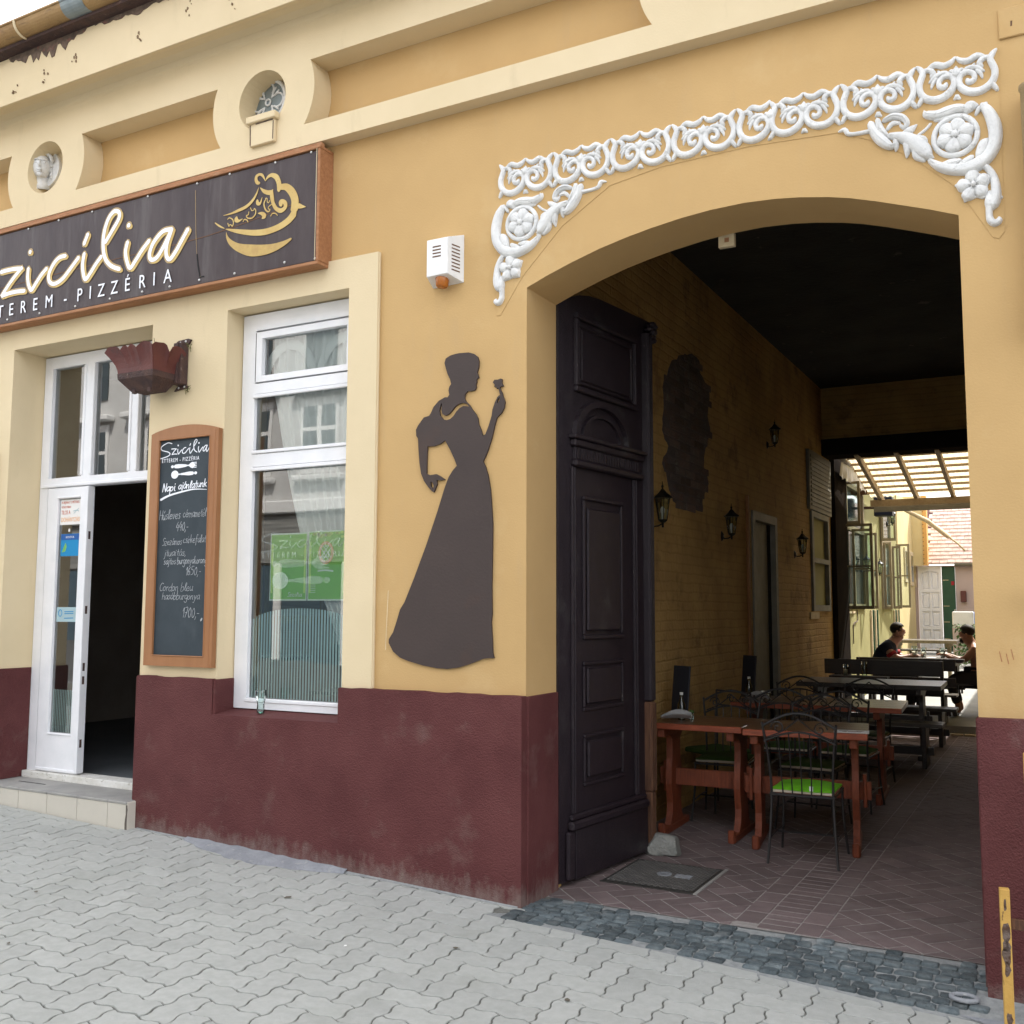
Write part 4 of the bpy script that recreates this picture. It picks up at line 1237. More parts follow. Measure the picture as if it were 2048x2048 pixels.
# lettering of the banner
YS = -.1285
def script_sz(parent, mats, fx, w, y, grow=1.0, with_s=True, keys=None):
    pass
S_BIG = [(x_, z_) for x_, z_ in [(-7.20, 2.80), (-7.42, 2.84), (-7.75, 2.72), (-7.72, 2.60), (-7.40, 2.52), (-7.28, 2.44), (-7.42, 2.36), (-7.80, 2.30)]]
def sz_strokes(sh=0.0):
    out = [[(p[0]-sh, p[1]) for p in S_BIG]]
    for k_ in ('z', 'i', 'c', 'i2', 'ac', 'l', 'i3', 'a', 'a2'):
        out.append([tuple(p[:2]) for p in SZ[k_]])
    return out
def dots(b, r, y, f=lambda x, z: (x, z)):
    for (x, z) in SZD:
        X, Z = f(x, z)
        b.plate([(X+r*math.cos(2*PI*i/12), Z+r*math.sin(2*PI*i/12)) for i in range(12)], y-.0012, y)
for nm, mt, w, dx, dz, y in (('lettering_shadow', 'print_gold', .036, .018, -.012, YS), ('lettering_outline', 'print_gold_dark', .056, -.002, 0, YS+.0012), ('lettering', 'print_white', .030, 0, 0, YS-.0024)):
    b = B()
    for st in sz_strokes(.14):
        stroke(b, [(p[0]+dx, p[1]+dz) for p in st], w, y, sub=5, smooth=len(st) > 2)
    dots(b, w*.55, y, lambda x, z: (x+dx, z+dz))
    b.build(nm, mt, sg)
wid = {'T': .075, 'E': .07, 'R': .085, 'M': .105, '-': .05, 'P': .08, 'I': .02, 'Z': .085, 'É': .07, 'A': .095}
for (ch, x, z) in SGL + [('T', -7.36, 2.243), ('É', -7.50, 2.243)]:
    text_obj(ch, 'letter', 'print_white', sg, x, YS-.004, 2.243, .138, 1.0, 0.86, 'CENTER')
b = B()
for i, l in enumerate(LOGO):
    if i != 8:
        stroke(b, l, None, YS, sub=5, ws=.0006, smooth=len(l) > 2)
b.build('cup_drawing', 'print_gold', sg)
b = B()
stroke(b, LOGO[8], None, YS, sub=5, ws=.0006)
b.build('saucer_drawing', 'print_gold_worn', sg)
b = B()
stroke(b, [(-7.9, 2.47), (-6.0, 2.50), (-5.0, 2.515), (-4.2, 2.60)], .006, -.1268)
b.build('crease', 'slot_brown', sg)

# ================================================================== CHALKBOARD
cb = thing('chalkboard_menu', 'tall dark slate menu board with orange-brown arched frame between door and window', 'chalkboard', (-5.22, -.06, -.40))
CX0, CX1, CZ0, CZ1 = -5.535, -4.905, -.392, 1.205
n = 16
topo = [(CX0+(CX1-CX0)*i/n, 1.196+.045*math.sin(PI*i/n)**.8) for i in range(n+1)]
ix0, ix1, iz0, iz1 = -5.458, -4.982, -.322, 1.150
B().plate([(CX0, CZ0), (CX1, CZ0)]+topo[::-1], -.072, -.034, [[(ix0, iz0), (ix1, iz0), (ix1, iz1), (ix0, iz1)]]).build('frame', 'board_frame', cb)
b = B()
for x_ in (ix0-.001, ix1+.001):
    b.tube([(x_, -.073, iz0), (x_, -.073, iz1)], .0045, 4)
b.tube([(ix0, -.073, iz0), (ix1, -.073, iz0)], .0045, 4)
b.tube([(ix0, -.073, iz1), (ix1, -.073, iz1)], .0045, 4)
b.tube([(CX1-.028, -.0725, CZ0+.01), (CX1-.028, -.0725, CZ1-.02)], .003, 4)
b.build('moulding', 'board_frame', cb)
B().box(ix0-.01, ix1+.01, -.056, -.040, iz0-.01, iz1+.01).build('slate', 'slate_board', cb)
YB = -.0565
# printed head
b = B()
SZB = min(p[1] for p in SZ['z'])
SZT = max(p[1] for p in SZ['l'])
SZR = max(p[0] for p in SZ['a2'])
def fitter(xl, xr, zb, zt):                   # the banner script reduced to another size
    def f(p):
        u = (p[0]+7.82)/(SZR+7.82)
        return (xl+u*(xr-xl), zb+(p[1]-SZB)/(SZT-SZB)*(zt-zb))
    return f
fsz = fitter(-5.462, -4.990, 1.047, 1.135)
for st in sz_strokes():
    stroke(b, [fsz(p) for p in st], .0062, YB, sub=4, smooth=len(st) > 2)
dots(b, .006, YB, lambda x, z: fsz((x, z)))
b.build('lettering', 'print_white', cb)
text_obj('ÉTTEREM - PIZZÉRIA', 'lettering', 'print_white', cb, -5.440, YB-.0020, .994, .038, 1.30, .80)
b = B()
def cutlery(b, cx, cz, s, y):
    stroke(b, [(cx-.115*s, cz+.028*s), (cx-.105*s, cz+.028*s)], .020*s, y, smooth=False)
    stroke(b, [(cx-.085*s, cz+.028*s, .024), (cx-.05*s, cz+.028*s, .028), (cx+.01*s, cz+.028*s, .018), (cx+.022*s, cz+.028*s, .014)], None, y, ws=s)
    stroke(b, [(cx+.03*s, cz+.028*s), (cx+.06*s, cz+.028*s)], .009*s, y, smooth=False)
    stroke(b, [(cx+.060*s, cz+.028*s, .03), (cx+.075*s, cz+.028*s, .042), (cx+.083*s, cz+.028*s, .042)], None, y, ws=s, smooth=False)
    for k_ in (-1.5, -.5, .5, 1.5):
        stroke(b, [(cx+.085*s, cz+(.028+k_*.011)*s), (cx+.115*s, cz+(.028+k_*.011)*s)], .0055*s, y, smooth=False)
    stroke(b, [(cx+.115*s, cz-.028*s), (cx+.105*s, cz-.028*s)], .020*s, y, smooth=False)
    stroke(b, [(cx+.085*s, cz-.028*s, .022), (cx+.05*s, cz-.028*s, .026), (cx-.0*s, cz-.028*s, .016), (cx-.022*s, cz-.028*s, .014)], None, y, ws=s)
    stroke(b, [(cx-.03*s, cz-.028*s), (cx-.06*s, cz-.028*s)], .009*s, y, smooth=False)
    b.plate([(cx-.085*s+.034*s*math.cos(2*PI*i/18), cz-.028*s+.028*s*math.sin(2*PI*i/18)) for i in range(18)], y-.0012, y)
cutlery(b, -5.228, .934, 1.0, YB)
b.build('cutlery_drawing', 'print_white', cb)
b = B()
handwrite(b, 'Napi', -5.425, .792, .030, .0065, YB, rise=.03, fit=.125)
b.build('lettering', 'print_white', cb)
b = B()
handwrite(b, 'ajánlatunk', -5.275, .803, .027, .0058, YB, rise=.03, fit=.268)
b.build('lettering', 'print_white', cb)
b = B()
stroke(b, [(-5.438, .738, .016), (-5.35, .766, .013), (-5.179, .792, .010), (-5.10, .795, .007), (-5.011, .788, .003)], None, YB)
b.build('lettering', 'print_white', cb)
HW = .0029
for a_ in (
        (('Húsleves', -5.445, .600, .034, HW+.001, YB), .20),
        (('cérnametélt', -5.222, .608, .030, HW, YB), .232),
        (('440,-', -5.283, .521, .034, HW+.0008, YB), .115),
        (('Szezámos', -5.408, .424, .026, HW, YB), .185),
        (('csirkefalat', -5.213, .434, .028, HW, YB), .21),
        (('jtuaitás,', -5.385, .350, .025, HW, YB), .205),
        (('sajtos', -5.388, .294, .024, HW+.0005, YB), .115),
        (('burgonyakorong', -5.262, .294, .026, HW+.0005, YB), .275),
        (('1650,-', -5.178, .218, .034, HW+.0005, YB), .140),
        (('Cordon bleu', -5.420, .112, .029, HW, YB), .315),
        (('hasábburgonya', -5.392, .055, .026, HW, YB), .35),
        (('1700,-', -5.197, -.063, .040, HW+.0005, YB), .155),):
    b = B()
    handwrite(b, *a_[0], fit=a_[1])
    b.build('handwriting', 'chalk', cb)
b = B()
stroke(b, [(-5.027, -.085), (-5.018, -.072)], .012, YB, smooth=False)
b.build('handwriting', 'chalk', cb)
# edge of the next board left of the door
cb2 = thing('second_menu_board', 'orange-brown frame edge of another menu board left of the door', 'board', (-7.55, -.06, -.40))
B().plate([(-7.90, -.392), (-7.262, -.392), (-7.262, 1.196), (-7.5, 1.235), (-7.90, 1.196)], -.072, -.034, [[(-7.83, -.32), (-7.335, -.32), (-7.335, 1.15), (-7.83, 1.15)]]).build('frame', 'board_frame', cb2)
B().box(-7.835, -7.33, -.056, -.04, -.33, 1.16).build('slate', 'slate_board', cb2)

# ================================================================== SHOP WINDOW
YF = .12
win = B().plate([(WX0+.008, -.660), (WX1-.006, -.660), (WX1-.006, 1.998), (WX0+.008, 1.998)], YF, YF+.07,
                [[(-4.775, -.592), (-3.945, -.592), (-3.945, .945), (-4.775, .945)], [(-4.775, 1.030), (-3.945, 1.030), (-3.945, 1.445), (-4.775, 1.445)],
                 [(-4.775, 1.515), (-3.945, 1.515), (-3.945, 1.885), (-4.775, 1.885)]]).build('window', 'white_paint', bld)
win['label'] = 'white framed shop window with drawn lace curtain and striped film'
def bars(n_, lst, mat='white_paint', parent=None, bev=.004):
    for a in lst:
        B().box(*a, bev).build(n_, mat, parent)
bars('glazing_bar', [(-4.785, -3.935, YF-.010, YF+.01, 1.034, 1.056), (-4.785, -3.935, YF-.012, YF+.01, .915, .940), (-4.785, -3.935, YF-.012, YF+.01, 1.415, 1.440), (-4.79, -3.93, YF-.008, YF+.01, -.617, -.592)], parent=win)
b = B()
b.plate([(-4.765, 1.525), (-3.95, 1.525), (-3.95, 1.870), (-4.765, 1.870)], YF-.006, YF+.045, [[(-4.715, 1.565), (-3.995, 1.565), (-3.995, 1.825), (-4.715, 1.825)]])
sash = b.build('transom_sash', 'white_paint', win)
b = B().box(-4.776, -4.766, YF-.001, YF+.03, 1.53, 1.87)
b.build('gap', 'black_slot', win)
for (x0, x1, z0, z1, p) in ((-4.776, -3.944, -.593, .946, win), (-4.776, -3.944, 1.029, 1.446, win), (-4.716, -3.994, 1.564, 1.826, sash)):
    b = B()
    y = YF+.028
    b.add([(x0, y, z0), (x1, y, z0), (x1, y, z1), (x0, y, z1)], [(0, 1, 2, 3)])
    b.build('pane', 'window_glass', p, recalc=False)
# film and posters behind the pane
YG = YF+.034
b = B()
nst = 34
for i in range(nst):
    x = -4.765+i*(.815/nst)
    t = (x+4.362)/.42
    zt = -.10+.098*math.sqrt(max(0, 1-t*t)) if abs(t) < 1 else -.10
    b.add([(x, YG, -.588), (x+.0135, YG, -.588), (x+.0135, YG, zt), (x, YG, zt)], [(0, 1, 2, 3)])
b.build('striped_film', 'frosted_film', win, recalc=False)
b = B()
handwrite(b, 'Coca', -4.50, -.085, .026, .005, YG-.004, fit=.10)
handwrite(b, '-Cola', -4.405, -.082, .026, .005, YG-.004, fit=.12)
for st in ([(-4.58, -.06), (-4.60, -.05), (-4.57, -.045), (-4.51, -.05)], [(-4.28, -.05), (-4.22, -.045), (-4.20, -.055), (-4.21, -.08)],
           [(-4.595, -.06), (-4.585, -.3), (-4.575, -.5)], [(-4.20, -.08), (-4.20, -.18)], [(-4.55, -.15), (-4.45, -.155), (-4.35, -.15)], [(-4.54, -.20), (-4.42, -.195), (-4.30, -.20)],
           [(-4.55, -.26), (-4.40, -.265), (-4.22, -.26)], [(-4.53, -.32), (-4.40, -.315), (-4.26, -.325)], [(-4.54, -.38), (-4.33, -.385)], [(-4.53, -.45), (-4.35, -.445)]):
    stroke(b, st, .006, YG-.004)
b.plate([(-4.545+.012*math.cos(i*.8), -.17+.012*math.sin(i*.8)) for i in range(8)], YG-.0045, YG-.004)
stroke(b, [(-4.205, -.36, .012), (-4.20, -.45, .022), (-4.19, -.54, .034), (-4.17, -.57, .03)], None, YG-.004)
b.build('film_print', 'white_film', win)
for (x0, x1, z0, z1) in ((-4.630, -4.316, .047, .492), (-4.308, -3.998, .047, .499)):
    p = B().box(x0, x1, YG+.002, YG+.004, z0, z1).build('poster', 'poster_edge', win)
    B().box(x0+.008, x1-.008, YG+.0005, YG+.0018, z0+.010, z1-.010).build('print', 'poster_green', p)
    b = B()
    b.box(x0+.012, x0+.026, YG-.0006, YG+.0004, z0+.05, z1-.07)
    b.box(x1-.024, x1-.012, YG-.0006, YG+.0004, z0+.05, z1-.07)
    b.build('print', 'poster_light', p)
p = B()
for i in range(18):
    rs = random.Random(i)
    x, z = -4.29+rs.random()*.27, .455+rs.random()*.03
    p.plate([(x+.016*math.cos(a), z+.010*math.sin(a)) for a in [k_*PI/3 for k_ in range(6)]], YG-.0012, YG-.0007)
p.build('print', 'poster_light', win)
b = B()
ring = [(-4.160+.052*math.cos(2*PI*i/24), .355+.064*math.sin(2*PI*i/24)) for i in range(25)]
stroke(b, ring, .018, YG-.001, smooth=False)
b.build('print', 'poster_orange', win)
b = B()
for a in (PI/4, 3*PI/4):
    for r_ in (-.012, .012):
        stroke(b, [(-4.16+.045*math.cos(a)-r_*math.sin(a), .355+.055*math.sin(a)+r_*math.cos(a)), (-4.16-.045*math.cos(a)-r_*math.sin(a), .355-.055*math.sin(a)+r_*math.cos(a))], .005, YG-.0022, smooth=False)
stroke(b, ring, .004, YG-.0022, smooth=False)
stroke(b, [(-4.22, .238), (-4.16, .242), (-4.10, .236)], .010, YG-.0022)
for i in range(5):
    stroke(b, [(-4.28, .10+i*.012), (-4.24, .10+i*.012)], .003, YG-.0022, smooth=False)
handwrite(b, 'Szic', -4.47, .075, .014, .003, YG-.0022, fit=.06)
handwrite(b, 'ilia', -4.41, .075, .014, .003, YG-.0022, fit=.06)
b.build('print', 'poster_edge', win)
b = B()
fs_ = fitter(-4.706, -4.000, .395, .50)
for st in sz_strokes():
    stroke(b, [fs_(p) for p in st], .010, YF+.024, sub=4, smooth=len(st) > 2)
dots(b, .007, YF+.024, lambda x, z: fs_((x, z)))
cutlery(b, -4.36, .235, 2.0, YF+.024)
b.build('window_lettering', 'white_film', win)
o = text_obj('ÉTTEREM - PIZZÉRIA', 'window_lettering', 'white_film', win, -4.69, YF+.023, .330, .050, 1.5, 1.05)
# curtains inside
def curtain(parent, rows, x_right, ybase, name, folds=26, amp=.02):
    """rows: (z, x_left) from top to bottom; cloth hangs between x_left and x_right"""
    b = B()
    nx = folds*4
    rows = catmull(rows, 4)
    for (z, xl) in rows:
        for i in range(nx+1):
            t = i/nx
            x = xl+(x_right-xl)*t
            w = (x_right-xl)/1.0
            y = ybase+amp*math.sin(t*folds*PI)+amp*.5*math.sin(t*folds*PI*.43+1)
            b.v.append((x, y, z))
    for r_ in range(len(rows)-1):
        for i in range(nx):
            a = r_*(nx+1)+i
            b.f.append((a, a+1, a+nx+2, a+nx+1))
    return b.build(name, 'curtain_cloth', parent, smooth=True, recalc=False)
cur = thing('lace_curtain', 'white lace curtain gathered to the right inside the shop window', 'curtain', (-4.35, .32, 2.0))
curtain(cur, [(2.0, -4.72), (1.80, -4.70), (1.5, -4.70), (1.42, -4.68), (1.35, -4.66), (1.0, -4.58), (.6, -4.47), (.3, -4.36), (.0, -4.20), (-.3, -4.08), (-.65, -4.03)], -3.80, .215, 'cloth', 23, .016)
b = B()
for k_ in range(2):
    cx = -4.55+k_*.48
    pts = [(cx+.21*math.cos(PI-PI*i/12), 1.52+.26*math.sin(PI-PI*i/12)) for i in range(13)]
    stroke(b, pts, .07, .205, .006)
b.build('loop_band', 'curtain_cloth', cur, smooth=True)

# ================================================================== ENTRANCE DOOR
YD = .252
door = B().plate([(DX0+.004, -1.262), (DX0+.10, -1.262), (DX0+.10, .935), (DX1-.07, .935), (DX1-.07, -1.262), (DX1-.002, -1.262), (DX1-.002, 1.992), (DX0+.004, 1.992)],
                 YD, YD+.07, [[(-7.040, 1.012), (-6.660, 1.012), (-6.660, 1.900), (-7.040, 1.900)], [(-6.550, 1.012), (-6.140, 1.012), (-6.140, 1.900), (-6.550, 1.900)], [(-6.050, 1.012), (-5.70, 1.012), (-5.70, 1.900), (-6.050, 1.900)]]).build('entrance_door', 'white_paint', bld)
door['label'] = 'white entrance door, left leaf closed and right leaf open on a dark room'
for (x0, x1) in ((-7.041, -6.659), (-6.551, -6.139), (-6.051, -5.699)):
    B().add([(x0, YD+.03, 1.011), (x1, YD+.03, 1.011), (x1, YD+.03, 1.901), (x0, YD+.03, 1.901)], [(0, 1, 2, 3)]).build('pane', 'window_glass', door, recalc=False)
bars('glazing_bar', [(-6.665, -6.640, YD-.008, YD+.01, 1.02, 1.89), (-6.570, -6.545, YD-.008, YD+.01, 1.02, 1.89), (-6.145, -6.120, YD-.008, YD+.01, 1.02, 1.89), (-6.070, -6.045, YD-.008, YD+.01, 1.02, 1.89), (DX0+.03, DX1-.02, YD-.014, YD+.01, .938, .962)], parent=door)
leaf = B().plate([(-7.025, -1.248), (-6.560, -1.248), (-6.545, -1.235), (-6.545, .930), (-7.025, .930)], YD-.006, YD+.04, [[(-6.900, -.955), (-6.640, -.955), (-6.640, .845), (-6.900, .845)]]).build('door_leaf', 'white_paint', door)
bars('moulding', [(-6.905, -6.635, YD-.014, YD+.0, .846, .862), (-6.905, -6.635, YD-.014, YD+.0, -.972, -.956), (-7.022, -6.56, YD-.016, YD+.0, -1.244, -1.222)], parent=leaf)
bars('rebate', [(-6.575, -6.543, YD-.020, YD+.045, -1.24, .928)], parent=leaf)
b = B()
for z in (.55, -.02, -.45, -.55, -1.02):
    b.box(-6.546, -6.5425, YD-.002, YD+.018, z-.03, z+.03)
b.build('lock_plate', 'rusty_iron', leaf)
B().add([(-6.901, YD+.015, -.956), (-6.639, YD+.015, -.956), (-6.639, YD+.015, .846), (-6.901, YD+.015, .846)], [(0, 1, 2, 3)]).build('pane', 'window_glass', leaf, recalc=False)
YP = YD+.0125
def sticker(x0, x1, z0, z1, mat, name='sticker'):
    return B().box(x0, x1, YP, YP+.0015, z0, z1).build(name, mat, door)
st = sticker(-6.892, -6.652, .640, .838, 'sticker_white')
for (tx, z, s_, m_, sp, sx) in (('A BEJÁRAT 5 MÉTERES', .806, .026, 'sticker_red', 1.0, .80), ('KÖRZETÉBEN', .771, .022, 'sticker_red', 1.0, .80), ('TILOS A', .722, .044, 'sticker_red', 1.0, .66), ('DOHÁNYZÁS!', .664, .048, 'sticker_orange', 1.0, .72)):
    text_obj(tx, 'lettering', m_, st, -6.880, YP-.0006, z, s_, sp, sx)
b = B()
stroke(b, [(-6.74, .745), (-6.70, .750), (-6.68, .742)], .006, YP-.0006)
stroke(b, [(-6.735, .725), (-6.68, .765)], .004, YP-.0006)
b.build('print', 'sticker_pale', st)
st = sticker(-6.872, -6.660, .395, .568, 'sticker_blue')
b = B()
b.box(-6.870, -6.662, YP-.0008, YP, .52, .566)
b.build('print', 'sticker_deepblue', st)
b = B()
b.plate([(-6.855, .425), (-6.815, .432), (-6.80, .47), (-6.815, .50), (-6.835, .47)], YP-.001, YP-.0004)
b.build('print', 'sticker_green', st)
text_obj('NYITVA', 'lettering', 'sticker_white', st, -6.815, YP-.0012, .534, .024, 1.2, 1.0)
B().box(-6.790, -6.772, YP, YP+.001, .585, .608).build('sticker', 'sticker_white', door)
st = sticker(-6.884, -6.660, -.112, .0, 'sticker_pale')
b = B()
stroke(b, [(-6.84+.02*math.cos(i*.7), -.045+.026*math.sin(i*.7)) for i in range(10)], .006, YP-.0008, smooth=False)
for z in (-.035, -.05, -.085):
    stroke(b, [(-6.79, z), (-6.69, z+.003)], .006, YP-.0008, smooth=False)
b.build('print', 'sticker_blue', st)
b = B()
for i in range(13):
    x = -6.888+i*.019
    b.add([(x, YP+.006, -.95), (x+.010, YP+.006, -.95), (x+.010, YP+.006, -.63), (x, YP+.006, -.63)], [(0, 1, 2, 3)])
b.build('striped_film', 'frosted_film', leaf, recalc=False)
# open leaf folded inwards along the right reveal
ol = B()
ol.m = Matrix.Translation((-5.690, YD+.05, 0)) @ Matrix.Rotation(R(88), 4, 'Z')
ol.plate([(0, -1.245), (.47, -1.245), (.47, .928), (0, .928)], 0, .04, [[(.10, -.95), (.37, -.95), (.37, .845), (.10, .845)]])
ol.build('open_leaf', 'white_paint', door)
B().box(DX0+.01, DX1-.01, YD-.05, YD+.10, -1.303, -1.252, .004).build('threshold', 'old_white_paint', door)
B().box(-6.58, -6.57, YD+.02, YD+.05, -1.25, .93).build('bolt_rail', 'zinc', door)

# ---- tiled doorstep
stp = thing('doorstep', 'low doorstep with cream tiled front and grey slab top below the entrance door', 'step', (-6.5, -.1, -1.45))
SY, SZT_, SXE = -.130, -1.300, -5.574
B().box(-7.62, SXE-.006, SY+.012, -.058, -1.62, SZT_-.014).build('step_core', 'dark_grout', stp)
B().box(DX0+.0, DX1-.0, -.058, .24, -1.62, SZT_).build('landing', 'grey_slab', stp)
xj = [SXE-.002, -5.760, -6.068, -6.383, -6.694, -7.005, -7.316, -7.627]
for i in range(len(xj)-1):
    B().box(xj[i+1]+.002, xj[i]-.002, SY, SY+.0125, -1.56, SZT_-.016, .002).build('tile', 'step_tile', stp)
    B().box(xj[i+1]+.0015, xj[i]-.0015, SY-.004, -.056, SZT_-.0155, SZT_+.002, .003).build('tile', 'grey_slab', stp)
B().box(SXE-.0055, SXE+.006, SY+.004, -.058, -1.60, SZT_-.002, .002).build('tile', 'step_tile', stp)
b = B()
rs = random.Random(4)
b.plate([(SXE-.008+rs.uniform(-.006, .004), -1.56+i*.03) for i in range(9)]+[(SXE+.004+rs.uniform(-.004, .006), -1.32-i*.03) for i in range(9)], SY-.0015, SY+.01)
b.build('broken_edge', 'dark_grout', stp)
b = B()
b.box(-6.95, -6.65, .05, .062, -1.3015, -1.2985)
b.build('drain_slit', 'black_slot', stp)

# ================================================================== INTERIOR ROOM
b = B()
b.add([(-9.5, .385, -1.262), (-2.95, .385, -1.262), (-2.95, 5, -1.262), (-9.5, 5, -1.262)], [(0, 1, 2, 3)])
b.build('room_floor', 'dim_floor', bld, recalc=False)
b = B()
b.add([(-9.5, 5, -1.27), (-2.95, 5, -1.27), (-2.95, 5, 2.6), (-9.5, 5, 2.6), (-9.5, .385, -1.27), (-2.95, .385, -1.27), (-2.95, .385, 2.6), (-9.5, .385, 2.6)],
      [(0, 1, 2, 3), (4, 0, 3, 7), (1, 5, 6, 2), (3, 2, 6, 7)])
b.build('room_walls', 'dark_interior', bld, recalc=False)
rt = thing('room_table', 'small dark table with white napkins inside the dim dining room', 'table', (-6.6, 2.6, -1.26))
b = B()
b.lathe([(.40, 0), (.42, .015), (.42, .03)], -6.9, 2.7, 20, -.50)
b.build('tabletop', 'dark_bench_wood', rt)
b = B()
b.tube([(-6.9, 2.7, -1.26), (-6.9, 2.7, -.5)], .03, 8)
b.lathe([(.22, 0), (.05, .03)], -6.9, 2.7, 14, -1.26)
b.build('leg', 'dark_bench_wood', rt)
b = B()
b.m = Matrix.Translation((-7.0, 2.5, -.47))
b.box(-.12, .12, -.09, .09, 0, .012)
nk = b.build('napkin', 'paper', None)
tag(nk, 'white napkin lying on the small table inside the dark dining room', 'napkin')
pc = thing('picture', 'dark framed picture hanging in the dim dining room', 'picture', (-8.3, 4.9, .2))
B().plate([(-9.0, -.2), (-8.0, -.2), (-8.0, .9), (-9.0, .9)], 4.93, 4.98, [[(-8.9, -.1), (-8.1, -.1), (-8.1, .8), (-8.9, .8)]]).build('frame', 'casement_wood', pc)
B().box(-8.9, -8.1, 4.96, 4.99, -.1, .8).build('canvas', 'opp_dark', pc)
for i, (x, y) in enumerate(((-7.4, 2.2), (-6.3, 3.0))):
    ch = thing('room_chair', ('dark wooden chair', 'dark wooden chair')[i]+(' left of the small table in the dim dining room', ' behind the small table in the dim dining room')[i], 'chair', (x, y, -1.26), .6*i, 'chairs in the dim dining room')
    b = B(); b.m = Matrix.Translation((x, y, -1.26))
    b.box(-.2, .2, -.2, .2, .43, .46, .01)
    b.build('seat', 'dark_bench_wood', ch)
    b = B(); b.m = Matrix.Translation((x, y, -1.26))
    b.box(-.2, .2, .17, .2, .46, .9, .01)
    b.build('backrest', 'dark_bench_wood', ch)
    for sx in (-1, 1):
        for sy in (-1, 1):
            b = B(); b.m = Matrix.Translation((x, y, -1.26))
            b.box(sx*.17-.018, sx*.17+.018, sy*.17-.018, sy*.17+.018, 0, .43)
            b.build('leg', 'dark_bench_wood', ch)

# ---- glass on the window sill
gl = thing('drinking_glass', 'empty green-tinted drinking glass standing on the window sill', 'glass', (-4.565, .0, -.672))
prof = [(.024, 0), (.026, .01), (.024, .045), (.023, .06), (.032, .095), (.037, .115), (.036, .135), (.035, .143)]
b = B()
n = 16
vs_ = [(-4.565+r_*math.cos(2*PI*j/n), .03+r_*math.sin(2*PI*j/n), -.672+z) for (r_, z) in prof for j in range(n)]
fs = [(i*n+j, i*n+(j+1) % n, (i+1)*n+(j+1) % n, (i+1)*n+j) for i in range(len(prof)-1) for j in range(n)]
b.add(vs_, fs)
b.build('bowl', 'clear_glass', gl, smooth=True)
b = B().lathe([(.023, .001), (.0245, .012)], -4.565, .03, 16, -.672)
b.build('base', 'green_glass', gl, smooth=True)

# ================================================================== FACADE FIXTURES
pl = thing('wall_planter', 'rusty maroon sheet metal window box with scalloped rim on a wall bracket', 'planter', (-5.26, -.03, 1.45))
def scallop(p0, p1, n, amp, seed):
    rs = random.Random(seed)
    out = []
    k = n*6
    for i in range(k+1):
        t = i/k
        z = amp*abs(math.sin(t*n*PI))**.6-(amp*.6 if abs(t-.5) < .02 else 0)
        out.append(tuple(a+(c-a)*t for a, c in zip(p0, p1))+(z+rs.uniform(-.004, .004),))
    return out
def flared_side(b, t0, t1, b0, b1, n, amp, seed):
    top = scallop(t0, t1, n, amp, seed)
    k = len(top)-1
    vs_ = []
    for i, p in enumerate(top):
        t = i/k
        q = [a+(c-a)*t for a, c in zip(b0, b1)]
        for s_ in range(6):
            u = s_/5
            fl = (1-math.cos(u*PI/2))
            x = q[0]+(p[0]-q[0])*fl
            y = q[1]+(p[1]-q[1])*fl
            z = q[2]+(p[2]+p[3]-q[2])*u
            vs_.append((x, y, z))
    fs = [(i*6+j, i*6+j+1, (i+1)*6+j+1, (i+1)*6+j) for i in range(k) for j in range(5)]
    b.add(vs_, fs)
TZ, BZ = 1.740, 1.585
T = [(-5.715, -.345, TZ), (-5.255, -.345, TZ), (-5.235, -.065, TZ+.0), (-5.715, -.065, TZ)]
Bt = [(-5.625, -.300, BZ), (-5.290, -.300, BZ), (-5.290, -.085, BZ), (-5.625, -.085, BZ)]
for i, (n_, sd) in enumerate(((3, 1), (2, 2), (3, 3), (2, 4))):
    b = B()
    flared_side(b, T[i], T[(i+1) % 4], Bt[i], Bt[(i+1) % 4], n_, .034, sd)
    o = b.build('side_panel', 'rusty_maroon', pl, recalc=False)
    so = o.modifiers.new('thickness', 'SOLIDIFY')
    so.thickness = .003
b = B()
b.add([(-5.63, -.306, BZ+.004), (-5.285, -.306, BZ+.004), (-5.285, -.08, BZ+.004), (-5.63, -.08, BZ+.004), (-5.625, -.302, BZ-.035), (-5.288, -.302, BZ-.035), (-5.288, -.084, BZ-.035), (-5.625, -.084, BZ-.035),
       (-5.56, -.24, BZ-.115), (-5.36, -.24, BZ-.115), (-5.36, -.12, BZ-.115), (-5.56, -.12, BZ-.115)],
      [(0, 1, 5, 4), (1, 2, 6, 5), (2, 3, 7, 6), (3, 0, 4, 7), (4, 5, 9, 8), (5, 6, 10, 9), (6, 7, 11, 10), (7, 4, 8, 11), (8, 9, 10, 11)])
for x in (-5.53, -5.38):
    b.box(x-.012, x+.012, -.25, -.226, BZ-.13, BZ-.10)
b.build('base_tray', 'rusty_iron', pl)
b = B()
b.box(-5.325, -5.245, -.10, -.035, 1.525, 1.815, .004)
b.box(-5.300, -5.270, -.112, -.10, 1.53, 1.81, .002)
b.build('bracket', 'rusty_iron', pl)
b = B()
b.plate([(-5.335, 1.805), (-5.235, 1.815), (-5.215, 1.842), (-5.24, 1.850), (-5.33, 1.845), (-5.35, 1.838)], -.048, -.033)
b.plate([(-5.36, 1.490), (-5.31, 1.497), (-5.24, 1.503), (-5.235, 1.52), (-5.26, 1.527), (-5.32, 1.527)], -.048, -.033)
b.build('mounting_plate', 'rusty_iron', pl)
for (x, z) in ((-5.312, 1.828), (-5.262, 1.832), (-5.315, 1.511), (-5.262, 1.514)):
    B().ball((x, -.048, z), .009, .005, .009, 8, 5).build('screw', 'aluminium', pl, smooth=True)
b = B()
rs = random.Random(12)
